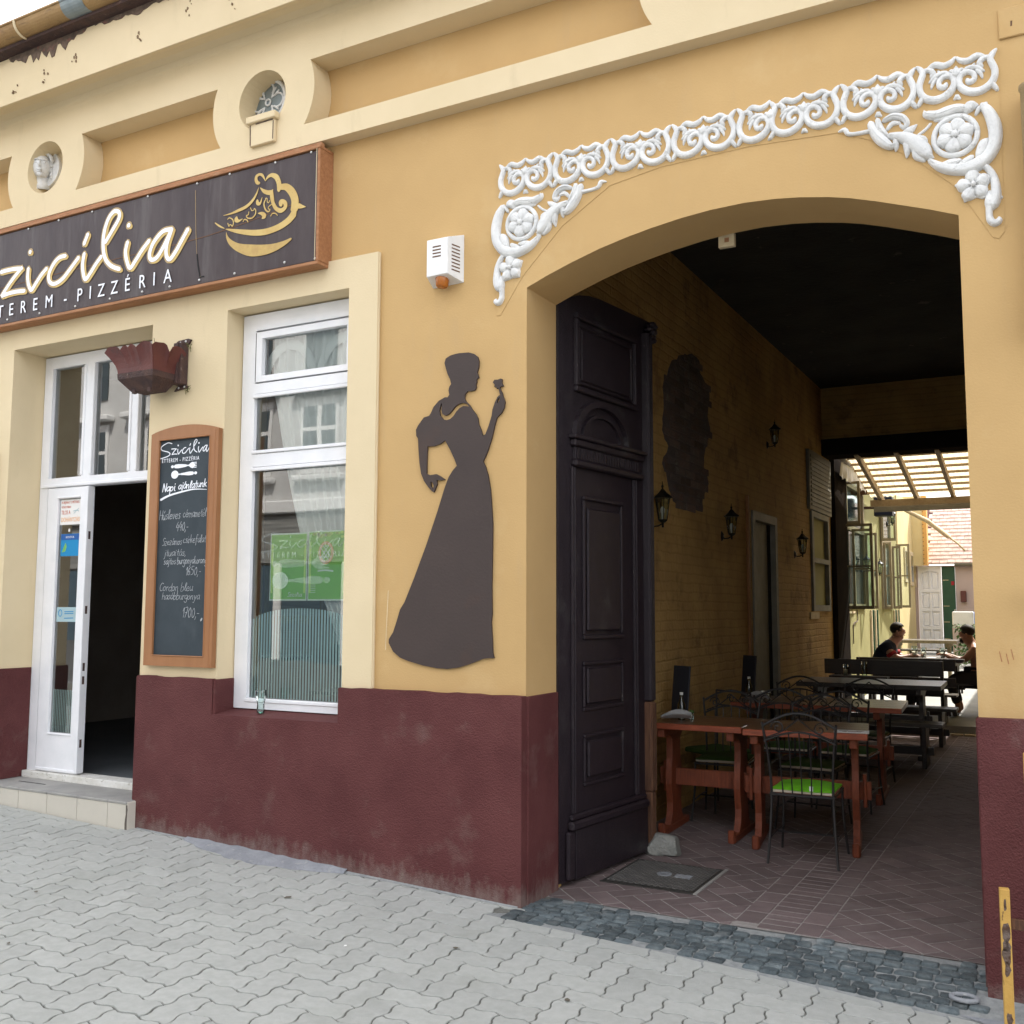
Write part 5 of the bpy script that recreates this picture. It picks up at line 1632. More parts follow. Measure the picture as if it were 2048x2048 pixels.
for (x, z) in [(-5.222, 1.80)]*6+[(-5.235, 1.50)]*9+[(-5.6, 1.79)]*3+[(-5.40, 1.79)]*3:
    q = (x+rs.uniform(-.02, .03), z+rs.uniform(-.03, .02))
    y_ = -.045 if x > -5.3 else -.2
    b.tube([(q[0], y_, q[1]), (q[0]+rs.uniform(-.02, .03), y_-.01, q[1]+rs.uniform(-.04, .03))], .0025, 4)
b.build('dry_moss', 'weed', pl)

al = thing('alarm_siren', 'white metal alarm siren box with vent slots and orange lamp below', 'alarm', (-3.155, 0, 1.92))
F0 = [(-3.232, -.12, 1.950), (-3.088, -.12, 1.953), (-3.088, -.12, 2.172), (-3.232, -.12, 2.172)]
K0 = [(-3.262, -.001, 1.918), (-3.046, -.001, 1.923), (-3.046, -.001, 2.215), (-3.262, -.001, 2.215)]
b = B()
b.add(F0+K0, [(0, 1, 2, 3), (1, 5, 6, 2), (4, 0, 3, 7), (3, 2, 6, 7), (4, 5, 1, 0)])
o = b.build('housing', 'plastic_white', al)
bv = o.modifiers.new('bevel', 'BEVEL'); bv.width = .004; bv.segments = 2
for i in range(4):
    z = 2.125-i*.020
    B().box(-3.190, -3.133, -.1212, -.118, z-.004, z+.004).build('vent_slot', 'slot_brown', al)
def sidep(t, z, off=.0012):                       # point on the right slanted cheek, t from front (0) to wall (1)
    x = -3.088+.042*t
    y = -.12+.119*t
    n_ = Vector((.119, -.042, 0)).normalized()*off
    return (x+n_.x, y+n_.y, z)
for i in range(8):
    z = 2.130-i*.0215
    dz_ = -.004
    B().add([sidep(.25, z), sidep(.75, z+dz_), sidep(.75, z+dz_+.008), sidep(.25, z+.008)], [(0, 1, 2, 3)]).build('vent_slot', 'slot_brown', al)
b = B().lathe([(.028, -.055), (.037, -.045), (.041, 0), (.041, .02)], -3.155, -.068, 18, 1.945)
b.build('lamp', 'orange_lens', al, smooth=True)

# silhouette of a lady painted on thin board
ld = thing('lady_silhouette', 'dark brown cut-out silhouette of a woman in a long dress holding a flower', 'silhouette', (-3.2, -.01, -.4))
h2_ = LH2
B().plate([p[:2] for p in LADY], -.014, -.002, [[p[:2] for p in LH1], [p[:2] for p in LH2], [p[:2] for p in LH3]]).build('figure', 'lady_paint', ld)
B().plate([p[:2] for p in LFL], -.013, -.002).build('flower', 'lady_paint', ld)
b = B()
stroke(b, [(-3.548, .105), (-3.556, -.08), (-3.562, -.245)], .0035, -.0145, smooth=True)
b.build('crack', 'bone_paint', ld)

# ---- white plaster ornament over the arch
orn = thing('arch_ornament', 'white plaster scrollwork frieze with corner flowers above the gateway arch', 'ornament', (-1.5, 0, 1.74))
OY = -.003
S1 = [(.02, .99, .05), (.10, .91, .10), (.17, .80, .12), (.13, .68, .125), (.07, .52, .125), (.09, .34, .13), (.21, .18, .14), (.42, .09, .15), (.66, .11, .15), (.86, .23, .14), (.95, .40, .13), (.89, .56, .115), (.71, .60, .10), (.57, .51, .10), (.58, .38, .10), (.70, .35, .11), (.74, .42, .08)]
S2 = [(.20, .22, .11), (.09, .12, .10), (.03, .03, .07)]
S3 = [(.15, .82, .10), (.32, .84, .10), (.43, .75, .11), (.38, .66, .08)]
S4 = [(.30, .86, .08), (.48, .93, .12), (.70, .86, .12), (.88, .91, .10), (.98, 1.01, .05)]
S5 = [(.92, .50, .06), (.74, .68, .09), (.50, .65, .10), (.33, .54, .05)]
S6 = [(.66, .67, .07), (.55, .77, .04)]
S7 = [(.50, .60, .08), (.40, .48, .07), (.37, .38, .03)]
S8 = [(1.0, .50, .10), (1.0, .62, .18), (1.0, .79, .03)]
S9 = [(1.0, .60, .09), (.89, .69, .08), (.83, .70, .04)]
S10 = [(.93, .01, .05), (1.0, .06, .10)]
HWD = .1755
def half_unit(mirror, last):
    b = B()
    for k_, st_ in enumerate((S1, S2, S3, S4, S5, S6, S7, S8, S9, S10)):
        pts = []
        for (u, v, w) in st_:
            uu = 1-u if mirror else u
            pts.append((uu*HWD, v*.205, w*.205*1.22))
        stroke(b, pts, None, 0, .024 if k_ < 4 else .030, sub=3)
    me = bpy.data.meshes.new('scroll')
    me.from_pydata(b.v, [], b.f)
    bm = bmesh.new(); bm.from_mesh(me); bmesh.ops.recalc_face_normals(bm, faces=bm.faces); bm.to_mesh(me); bm.free()
    me.materials.append(M['white_plaster'])
    me.polygons.foreach_set('use_smooth', [True]*len(me.polygons))
    return me
hm = {False: half_unit(False, 0), True: half_unit(True, 0)}
for (x, mir) in [(-2.806, 0), (-2.806+HWD, 1), (-2.453, 0), (-2.453+HWD, 1), (-2.100, 0), (-2.100+HWD, 1), (-1.745, 0), (-1.745+HWD, 1), (-1.390, 0), (-1.222, 0), (-1.222+HWD, 1), (-.868, 0), (-.868+HWD, 1), (-.516, 0), (-.516+HWD, 1)]:
    inst(hm[bool(mir)], 'scroll', orn, (x, OY, 2.388+random.uniform(-.002, .002)), 0)
def petals(b, cx, cz, r, n, a0, y, h, w):
    for i in range(n):
        a = a0+2*PI*i/n
        ux, uz = math.cos(a), math.sin(a)
        stroke(b, [(cx+ux*r*.12, cz+uz*r*.12, w*.35), (cx+ux*r*.45, cz+uz*r*.45, w*.95), (cx+ux*r*.75, cz+uz*r*.75, w), (cx+ux*r*.98, cz+uz*r*.98, w*.30)], None, y, h, sub=3)
        stroke(b, [(cx+ux*r*.15, cz+uz*r*.15, w*.12), (cx+ux*r*.8, cz+uz*r*.8, w*.10)], None, y-h*.8, .006, sub=2)
for side in (0, 1):
    f = (lambda x: x) if side == 0 else (lambda x: -3.009-x)
    b = B()
    for i, st_ in enumerate(CORN):
        stroke(b, [(f(p[0]), p[1], p[2]) for p in st_], None, OY, .036 if i in (0, 13, 20) else .030, sub=4, ws=.00060)
        if i in (0, 3, 9, 10, 11, 13):           # raised veins
            stroke(b, [(f(p[0]), p[1], p[2]*.22) for p in st_], None, OY-.024, .010, sub=4, ws=.00052)
    b.build('acanthus_scroll', 'white_plaster', orn, smooth=True)
    cx, cz = f(CFL[2][0]), CFL[2][1]
    b = B()
    stroke(b, [(cx+.094*math.cos(2*PI*i/30), cz+.094*math.sin(2*PI*i/30)) for i in range(31)], .026, OY, .026, smooth=False)
    b.build('ring', 'white_plaster', orn, smooth=True)
    b = B()
    petals(b, cx, cz, .084, 6, .3, OY, .034, .070)
    b.ball((cx, OY-.030, cz), .018, .014, .018, 10, 6)
    b.build('flower', 'white_plaster', orn, smooth=True)
    cx, cz = f(CFL[1][0]), CFL[1][1]
    b = B()
    petals(b, cx, cz, .076, 5, PI/2+.1, OY, .030, .060)
    b.ball((cx, OY-.030, cz), .012, .012, .012, 8, 6)
    stroke(b, [(cx+.055*math.cos(i*.3-2.4), cz+.055*math.sin(i*.3-2.4)) for i in range(14)], .014, OY, .016, smooth=False)
    b.build('flower', 'white_plaster', orn, smooth=True)
B().plate([(-2.822, 2.605), (-2.822, 1.690), (-2.795, 1.690), (-2.65, 1.90), (-2.40, 2.15), (-2.106, 2.329), (-1.809, 2.372), (-1.325, 2.380), (-.89, 2.352), (-.702, 2.265), (-.538, 2.142), (-.358, 1.965), (-.215, 1.700), (-.190, 1.690), (-.165, 1.72), (-.160, 2.605)], OY, -.0005).build('backing_board', 'tan_render', orn)

# ---- drain pipe, posts at the right edge
dp = thing('drainpipe', 'short open-topped ochre drainpipe with peeling rust at the right wall edge', 'pipe', (-.05, -.09, 1.75))
b = B()
n = 18
for rad_, nm in ((.055, 'pipe'), (.050, 'bore')):
    b = B()
    vs_ = []
    for (z, k_) in ((2.34, 1.12), (2.325, 1.12), (2.320, 1.0), (1.2, 1.0)):
        for j in range(n):
            a = 2*PI*j/n
            vs_.append((-.022+rad_*k_*math.cos(a), -.09+rad_*k_*math.sin(a), z))
    fs = [(i*n+j, i*n+(j+1) % n, (i+1)*n+(j+1) % n, (i+1)*n+j) for i in range(3) for j in range(n)]
    b.add(vs_, fs)
    b.build(nm, 'pipe_paint' if nm == 'pipe' else 'rusty_iron', dp, smooth=True, recalc=False)
yp = thing('yellow_post', 'chipped yellow steel post with rusty bare patches beside the right pier', 'post', (-.262, -.34, -1.62))
b = B()
b.m = Matrix.Translation((-.262, -.34, 0)) @ Matrix.Rotation(.12, 4, 'Z')
b.box(-.019, .019, -.019, .019, -1.66, -1.118, .003)
b.build('tube', 'yellow_paint', yp)
rs = random.Random(5)
for (z, hh, ww) in ((-1.29, .05, .018), (-1.34, .03, .020), (-1.375, .05, .0215), (-1.43, .035, .014), (-1.62, .03, .016), (-1.18, .03, .007)):
    b = B()
    b.m = Matrix.Translation((-.262, -.34, 0)) @ Matrix.Rotation(.12, 4, 'Z')
    pts = [(ww*math.cos(a)*rs.uniform(.6, 1.0), z+hh*math.sin(a)*rs.uniform(.6, 1.0)) for a in [i*PI/6 for i in range(12)]]
    b.plate([(max(-.0185, min(.0185, p[0])), p[1]) for p in pts], -.0196, -.017)
    b.build('rust_patch', 'post_rust', yp)
B().box(-.24, .05, -.345, -.325, -1.275, -1.235, .002).build('cross_bar', 'bare_wood', yp)
y2 = thing('metal_frame', 'yellow painted metal frame edge at the far right, above the chipped post', 'metal frame', (-.15, -.20, -1.6))
B().box(-.177, -.10, -.22, -.19, -1.62, -.585, .008).build('upright', 'yellow_paint', y2)
hk = B().ball((-.112, -.10, .065), .03, .05, .05, 12, 8).build('wall_bell', 'black_plastic', None, smooth=True)
tag(hk, 'small dark round fitting on the right pier at the picture edge', 'wall fitting')

# ================================================================== GATEWAY LEAF
LM = Matrix.Translation((-2.610, .385, 0)) @ Matrix.Rotation(R(83), 4, 'Z')     # local x along the leaf, -y towards the passage
gate = thing('gate_leaf', 'tall black panelled wooden gate leaf standing open against the left jamb', 'gate', (-2.61, .385, -1.57), R(83))
def LB():
    b = B(); b.m = LM
    return b
b = LB()
topg = [(0, 1.84), (.12, 1.905), (.24, 1.952), (.36, 1.978), (.50, 1.990), (.80, 1.995), (1.19, 1.998)]
b.plate([(0, -1.572), (1.05, -1.582), (1.09, -1.582)] + [(1.12, 1.9)] + topg[::-1], -.0, .045)
b.build('boards', 'gate_paint', gate)
def mould(x0, x1, z0, z1, w=.03, d=.022, name='panel_moulding', top_w=None):
    b = LB()
    b.box(x0, x1, -d, 0, z1-w, z1, .006)
    b.box(x0, x1, -d, 0, z0, z0+w, .006)
    b.box(x0, x0+w, -d+.001, 0, z0+w+.0005, z1-w-.0005, .006)
    b.box(x1-w, x1, -d+.001, 0, z0+w+.0005, z1-w-.0005, .006)
    return b.build(name, 'gate_paint', gate)
def field(x0, x1, z0, z1, d=.014):
    b = LB()
    b.box(x0, x1, -d, .0, z0, z1, .010)
    return b.build('panel', 'gate_paint', gate)
# upper square panel
mould(.165, .945, 1.330, 1.823, .035, .030)
mould(.215, .895, 1.380, 1.765, .020, .016)
field(.25, .86, 1.41, 1.73, .012)
# half round pediment
def arc(cx, cz, rx, rz, w, d):
    b = LB()
    n = 18
    vs_, fs = [], []
    for i in range(n+1):
        a = PI*i/n
        for (r_, y_) in ((0, 0), (0, -d), (w, -d), (w, 0)):
            vs_.append((cx-(rx-r_)*math.cos(a), y_, cz+(rz-r_)*math.sin(a)))
    for i in range(n):
        for j in range(3):
            a = i*4+j
            fs.append((a, a+1, a+5, a+4))
    b.add(vs_, fs)
    return b.build('pediment_arch', 'gate_paint', gate)
arc(.495, 1.060, .345, .250, .040, .032)
arc(.495, 1.060, .245, .165, .022, .022)
b = LB()
b.box(.105, 1.03, -.055, 0, 1.030, 1.058, .006)
b.box(.125, 1.01, -.042, 0, .985, 1.0295, .008)
b.box(.150, .985, -.026, 0, .905, .9845, .004)
b.box(.130, 1.00, -.045, 0, .862, .9045, .010)
b.build('cornice_moulding', 'gate_paint', gate)
b = LB()
for i in range(24):
    b.box(.17+i*.033, .184+i*.033, -.031, -.026, .915, .975)
b.build('fluting', 'gate_paint', gate)
# outer frame moulding from base to cornice
for x in (.125, .150, .895, .925):
    b = LB()
    b.box(x, x+.016, -.020, 0, -1.20, .860, .005)
    b.build('frame_moulding', 'gate_paint', gate)
mould(.255, .750, -.185, .695, .028, .020)
field(.30, .705, -.135, .62, .022)
mould(.255, .750, -.615, -.318, .024, .018)
field(.295, .710, -.575, -.355, .022)
mould(.260, .748, -1.058, -.750, .024, .018)
field(.300, .708, -1.010, -.795, .022)
b = LB()
b.box(.10, 1.02, -.030, 0, -1.235, -1.200, .008)
b.box(.08, 1.03, -.048, 0, -1.290, -1.2355, .014)
b.box(.145, 1.035, -.028, 0, -1.572, -1.2905, .004)
b.box(.055, .130, -.034, 0, -1.565, -1.2905, .012)
b.build('kick_board', 'gate_paint', gate)
b = LB()
b.box(1.050, 1.120, -.050, .060, -.612, 1.90, .012)
for x in (1.062, 1.082, 1.100):
    b.box(x-.005, x+.005, -.056, -.0505, -.60, 1.86, .002)
b.build('meeting_strip', 'gate_paint', gate)
b = LB()
b.box(1.048, 1.125, -.052, .060, -1.20, -.614, .012)
for x in (1.060, 1.082, 1.104):
    b.box(x-.005, x+.005, -.058, -.0525, -1.19, -.62, .002)
b.box(1.052, 1.118, -.048, .055, -1.572, -1.2005, .008)
b.build('worn_strip', 'bare_wood', gate)
b = LB()
rs = random.Random(6)
for i in range(22):
    b.ball((1.12+rs.uniform(-.05, .06), -.03+rs.uniform(-.02, .02), 1.93+rs.uniform(-.085, .045)), rs.uniform(.018, .032), .03, rs.uniform(.018, .03), 6, 4)
b.build('carved_capital', 'gate_paint', gate)

# ================================================================== PASSAGE
XW = -2.78
b = B()
b.plate([(.38, -1.7), (5.245, -1.7), (5.245, 1.018), (6.255, 1.018), (6.255, -1.7), (9.30, -1.7), (9.30, 3.15), (.38, 3.15)], 0, .25,
        [[(7.99, -.03), (9.10, -.03), (9.10, 1.26), (7.99, 1.26)]])
b.v = [(XW-y, x, z) for (x, y, z) in b.v]
b.build('passage_wall', 'ochre_wall', bld)
B().box(XW, -2.632, .381, .46, -1.7, 3.1).build('passage_wall', 'ochre_wall', bld)
B().box(-.10, .15, .381, 9.4, -1.7, 3.1).build('passage_wall', 'ochre_wall', bld)
B().box(-.36, -.10, .381, .46, -1.7, 3.1).build('passage_wall', 'ochre_wall', bld)
B().box(XW-.2, .15, .381, 8.9, 2.985, 3.2).build('passage_ceiling', 'dark_ceiling', bld)
B().box(XW+.002, -.102, 8.87, 9.22, 2.28, 2.984).build('end_wall', 'ochre_wall', bld)
B().box(XW-.1, -.0, 8.82, 9.26, 2.060, 2.279).build('end_beam', 'dark_beam', bld)
B().box(XW-.3, .1, 8.9, 9.28, 2.985, 4.3).build('end_wall', 'tan_render', bld)
# patch of bare masonry where the plaster has come off
pts = [(2.846, 2.018), (3.055, 2.135), (3.329, 2.219), (3.615, 2.223), (3.638, 2.096), (3.876, 2.029), (3.902, 1.918), (3.832, 1.752), (3.918, 1.613), (3.757, 1.437), (3.690, 1.278), (3.833, 1.145), (3.676, .998), (3.641, .865), (3.112, .837), (2.882, .868), (2.716, 1.088), (2.623, 1.177), (2.773, 1.315), (2.631, 1.447), (2.685, 1.625), (2.667, 1.826)]
pp = []
rs = random.Random(9)
for i in range(len(pts)):
    a, c = pts[i], pts[(i+1) % len(pts)]
    for t in (0, .25, .5, .75):
        pp.append((a[0]+(c[0]-a[0])*t+rs.uniform(-.015, .015), a[1]+(c[1]-a[1])*t+rs.uniform(-.015, .015)))
b = B()
b.plate(pp, 0, .004)
b.v = [(XW+.004-y, x, z) for (x, y, z) in b.v]
patch = b.build('bare_patch', 'bare_masonry', bld)
def inside(px_, py_, poly):
    c_ = False
    for i in range(len(poly)):
        (x1, y1), (x2, y2) = poly[i], poly[i-1]
        if (y1 > py_) != (y2 > py_) and px_ < (x2-x1)*(py_-y1)/(y2-y1)+x1:
            c_ = not c_
    return c_
pbm = B().box(0, .010, -.120, .120, -.030, .030, .004)
pme = bpy.data.meshes.new('brick')
pme.from_pydata(pbm.v, [], pbm.f)
pme.materials.append(M['patch_brick'])
for r_ in range(20):
    z = .86+r_*.072
    for c_ in range(7):
        y = 2.55+c_*.252+(.126 if r_ % 2 else 0)
        if inside(y-.06, z, pts) and inside(y+.06, z, pts):
            inst(pme, 'brick', patch, (XW+.003+rs.uniform(-.004, .003), y, z), 0, rx=rs.uniform(-.02, .02))
# door in the passage wall
pd = B()
pd.plate([(5.25, -1.6), (6.25, -1.6), (6.25, 1.014), (5.25, 1.014)], -.02, .10, [[(5.34, -1.598), (6.16, -1.598), (6.16, .925), (5.34, .925)]])
pd.v = [(XW-y, x, z) for (x, y, z) in pd.v]
pdo = pd.build('passage_door', 'grey_frame', bld)
pdo['label'] = 'grey framed door in the left wall of the passage'
B().box(XW-.10, XW-.05, 5.34, 6.06, -1.598, .924).build('door_leaf', 'grey_frame', pdo)
B().box(XW-.101, XW-.04, 6.061, 6.159, -1.598, .924).build('gap', 'black_slot', pdo)
B().box(XW+.0, XW+.03, 5.045, 5.085, -1.6, 1.15, .004).build('corner_strip', 'trim_orange', bld)
# shuttered window at the end of the passage
pw = B()
pw.plate([(8.0, -.02), (9.07, -.02), (9.07, 1.25), (8.0, 1.25)], -.03, .06, [[(8.10, .06), (8.97, .06), (8.97, .60), (8.10, .60)], [(8.10, .66), (8.97, .66), (8.97, 1.18), (8.10, 1.18)]])
pw.v = [(XW-y, x, z) for (x, y, z) in pw.v]
pwo = pw.build('passage_window', 'grey_frame', bld)
B().box(XW-.03, XW-.025, 8.09, 8.98, .05, 1.19).build('pane', 'lime_render', pwo)
sh = B()
sh.box(XW+.0, XW+.04, 7.86, 9.20, 1.262, 2.02)
sho = sh.build('shutter', 'grey_frame', pwo)
for i in range(12):
    B().box(XW+.04, XW+.052, 7.93, 9.13, 1.31+i*.056, 1.345+i*.056, .004).build('slat', 'grey_frame', sho)
B().box(XW, XW+.02, 7.86, 8.35, -.115, -.03).build('ledge', 'bone_paint', pwo)
B().box(XW+.002, XW+.07, 9.30, 10.16, -1.7, 2.3).build('pier', 'dark_beam', bld)
ps = B().box(-1.62, -1.53, .40, .43, 2.02, 2.095).build('ceiling_label', 'bone_paint', None)
tag(ps, 'small cream box fixed under the crown of the gateway arch', 'box')
B().box(-1.585, -1.56, .398, .400, 2.045, 2.07).build('mark', 'sign_wood', ps)

# ---- wall lanterns
def make_lantern():
    t = thing('wall_lantern', '', 'lantern', (0, 0, 0), 0, 'wall lanterns')
    b = B()
    b.lathe([(.045, 0), (.055, .01), (.02, .05)], 0, 0, 10, 0)
    b.v = [(z-.02, x, y*1.6) for (x, y, z) in b.v]
    b.build('wall_plate', 'lantern_iron', t)
    b = B()
    b.tube([(0, 0, 0), (.04, 0, -.035), (.09, 0, -.03), (.13, 0, -.01), (.14, 0, .01)], .009, 6)
    b.tube([(.14, 0, -.05), (.14, 0, .03)], .012, 6)
    b.build('arm', 'lantern_iron', t)
    b = B()
    b.lathe([(.010, .405), (.016, .39), (.008, .37), (.03, .345), (.05, .32), (.095, .285), (.108, .272), (.108, .262), (.02, .262)], .14, 0, 6)
    b.tube([(.14, 0, .40), (.14, 0, .445)], .005, 5)
    b.build('roof_cap', 'lantern_iron', t)
    b = B()
    for i in range(6):
        a = 2*PI*i/6
        b.tube([(.14+.048*math.cos(a), .048*math.sin(a), .03), (.14+.080*math.cos(a), .080*math.sin(a), .262)], .005, 4)
    b.lathe([(.02, .0), (.05, .02), (.052, .035), (.02, .036)], .14, 0, 6)
    b.build('cage', 'lantern_iron', t)
    b = B()
    vs_ = []
    for (r_, z) in ((.046, .036), (.077, .26)):
        for i in range(6):
            vs_.append((.14+r_*math.cos(2*PI*i/6), r_*math.sin(2*PI*i/6), z))
    b.add(vs_, [(i, (i+1) % 6, 6+(i+1) % 6, 6+i) for i in range(6)])
    b.build('pane', 'clear_glass', t, recalc=False)
    B().lathe([(.012, .04), (.014, .09), (.024, .12), (.026, .145), (.015, .17), (.003, .175)], .14, 0, 10).build('bulb', 'paper', t, smooth=True)
    return t
lan = make_lantern()
lspots = [((XW, 2.356, .66), 'black wall lantern beside the gate leaf, lowest left in front of the bare plaster patch'),
          ((XW, 4.218, .68), 'black wall lantern left of the grey passage door'),
          ((XW, 5.949, 1.79), 'black wall lantern highest on the passage wall, above the grey door'),
          ((XW, 7.129, .65), 'black wall lantern between grey door and shuttered window'),
          ((XW, 11.6, .62), 'black wall lantern among the open casements in the courtyard'),
          ((XW, 12.9, .60), 'black wall lantern seen through the glass of the far casement'),
          ((XW+.25, 12.7, 1.42), 'black lantern under the end of the awning roller')]
for i, (p, l) in enumerate(lspots):
    if i == 0:
        lan.location = p
        lan['label'] = l
        lan.scale = (.72, .72, .72)
    else:
        dup(lan, p, 0, l, (.68, .68, .68) if i in (1, 3) else (.62, .62, .62))

# ================================================================== TABLES
def make_trestle(name, label, L_, D_, H_, mat_f, mat_t, frames, th=.042):
    t = thing(name, label, 'table')
    b = B().box(-L_/2, L_/2, -D_/2, -D_/2+.03, H_-th, H_, .004)
    b.build('front_rail', mat_f, t)
    mat_r = mat_f
    mat_f = 'table_leg' if mat_f == 'table_wood' else mat_f
    b = B()
    n = 5
    w = (D_-.03-.002)/n
    for i in range(n):
        B().box(-L_/2, L_/2, -D_/2+.0305+i*w, -D_/2+.0305+(i+1)*w-.002, H_-th, H_-.0005, .003).build('top_board', mat_t, t)
    for x in frames:
        b = B()
        prof = []
        pr = [(0, .165), (.05, .165), (.075, .15), (.10, .13), (.14, .112), (.20, .105), (.30, .125), (.34, .133), (.40, .130), (.46, .122), (.52, .105), (.60, .100), (.66, .105), (.70, .14), (H_-th-.06, .16)]
        k = (D_*.235)/.165
        right = [(w_*k, z) for z, w_ in pr]
        left = [(-w_*k, z) for z, w_ in pr]
        poly = right + left[::-1]
        b.plate(poly, x-.022, x+.022)
        b.v = [(y, x_, z) for (x_, y, z) in b.v]
        b.build('trestle_leg', mat_f, t)
        B().box(x-.026, x+.026, -D_*.44, D_*.44, 0, .055, .008).build('foot', mat_f, t)
        B().box(x-.026, x+.026, -D_*.45, D_*.45, H_-th-.061, H_-th-.001, .005).build('top_bearer', mat_f, t)
        if mat_r == 'table_wood':
            B().box(x-.023, x+.023, -D_*.47, -D_*.47+.035, 0.0, .09, .008).build('toe', mat_f, t)
    B().box(min(frames)-.10, max(frames)+.10, -.018, .018, .32, .44, .004).build('stretcher', mat_f, t)
    for x in (min(frames)-.058, max(frames)+.058):
        B().box(x-.012, x+.012, -.030, .030, .27, .49, .004).build('wedge', mat_f, t)
    return t
def place(t, xl, yl, xr_, yr, D_, z):
    """front edge runs from (xl,yl) to (xr,yr)"""
    a = math.atan2(yr-yl, xr_-xl)
    cx, cy = (xl+xr_)/2-math.sin(a)*D_/2, (yl+yr)/2+math.cos(a)*D_/2
    t.location = (cx, cy, z)
    t.rotation_euler = (0, 0, a)
    return a
t1 = make_trestle('trestle_table', 'red-brown trestle table beside the gate leaf, nearest left of two pushed together', .68, .66, .793, 'table_wood', 'table_top', (-.25, .25))
place(t1, -2.66, 1.935, -1.985, 1.955, .66, FL)
t1['group'] = 'red-brown trestle tables'
t2 = make_trestle('trestle_table', 'red-brown trestle table with a white menu sheet on its right corner', .80, .70, .795, 'table_wood', 'table_top', (-.33, .31))
place(t2, -1.955, 1.855, -1.150, 1.975, .70, FL)
t2['group'] = 'red-brown trestle tables'
t3 = make_trestle('trestle_table', 'red-brown trestle table in the second row of the passage', 1.40, .86, .795, 'table_wood', 'table_top', (-.55, .50))
place(t3, -2.60, 3.80, -1.205, 3.895, .86, FL)
t3['group'] = 'red-brown trestle tables'
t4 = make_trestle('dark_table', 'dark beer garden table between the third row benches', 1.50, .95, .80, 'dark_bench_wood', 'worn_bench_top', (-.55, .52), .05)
place(t4, -2.68, 6.62, -1.180, 6.66, .95, FL)
t4['group'] = 'dark beer garden tables'

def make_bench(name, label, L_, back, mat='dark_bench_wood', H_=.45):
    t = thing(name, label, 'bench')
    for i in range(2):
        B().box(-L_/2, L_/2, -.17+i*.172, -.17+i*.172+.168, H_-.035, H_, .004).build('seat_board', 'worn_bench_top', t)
    for x in (-L_/2+.18, L_/2-.18):
        B().box(x-.022, x+.022, -.15, .15, 0, H_-.036, .006).build('leg', mat, t)
        if back:
            B().box(x-.02, x+.02, .175, .215, 0, .985, .004).build('back_post', mat, t)
    B().box(-L_/2+.1, L_/2-.1, -.015, .015, .12, .20, .004).build('stretcher', mat, t)
    if back:
        B().box(-L_/2, L_/2-.16, .150, .174, .80, .985, .005).build('back_board', mat, t)
        B().box(-L_/2, L_/2-.16, .150, .174, .56, .70, .005).build('back_board', mat, t)
    return t
bA = make_bench('garden_bench', 'dark garden bench with backrest behind the third row table', 1.55, True)
bA.location = (-1.93, 8.14, FL); bA['group'] = 'dark garden benches'
bN = make_bench('backless_bench', 'low dark bench without backrest in front of the third row table', 1.50, False)
bN.location = (-1.88, 6.32, FL)
bB = dup(bA, (-1.95, 9.52, -1.478), PI, 'dark garden bench with backrest just before the two seated men')
bB.scale = (.88, 1, .86)
for ch in bB.children:
    pass
t5 = make_trestle('dark_table', 'dark table between the two seated men with glasses on it', .78, 1.1, .76, 'dark_bench_wood', 'worn_bench_top', (-.25, .25), .04)
t5.location = (-1.60, 10.45, yz(10.4)); t5['group'] = 'dark beer garden tables'
t6 = make_trestle('dark_table', 'plain wooden table at the back of the courtyard behind the men', 1.10, .8, .74, 'casement_wood', 'worn_bench_top', (-.4, .4), .05)
t6.location = (-2.10, 13.3, yz(13.0)); t6['group'] = 'dark beer garden tables'
bF = make_bench('round_back_seat', 'dark seat with rounded backrest beside the rear courtyard table', .8, False)
bF.location = (-2.2, 14.4, yz(14.3))
stl = thing('stool', 'dark wooden stool under the bare-shouldered man', 'stool', (-1.20, 10.35, yz(10.3)))
b = B(); b.m = Matrix.Translation((-1.20, 10.35, yz(10.3)))
b.box(-.17, .17, -.16, .16, .40, .44, .01)
b.build('seat', 'worn_bench_top', stl)
for sx in (-1, 1):
    for sy in (-1, 1):
        b = B(); b.m = Matrix.Translation((-1.20, 10.35, yz(10.3)))
        b.box(sx*.14-.02, sx*.14+.02, sy*.13-.02, sy*.13+.02, 0, .40)
        b.build('leg', 'dark_bench_wood', stl)

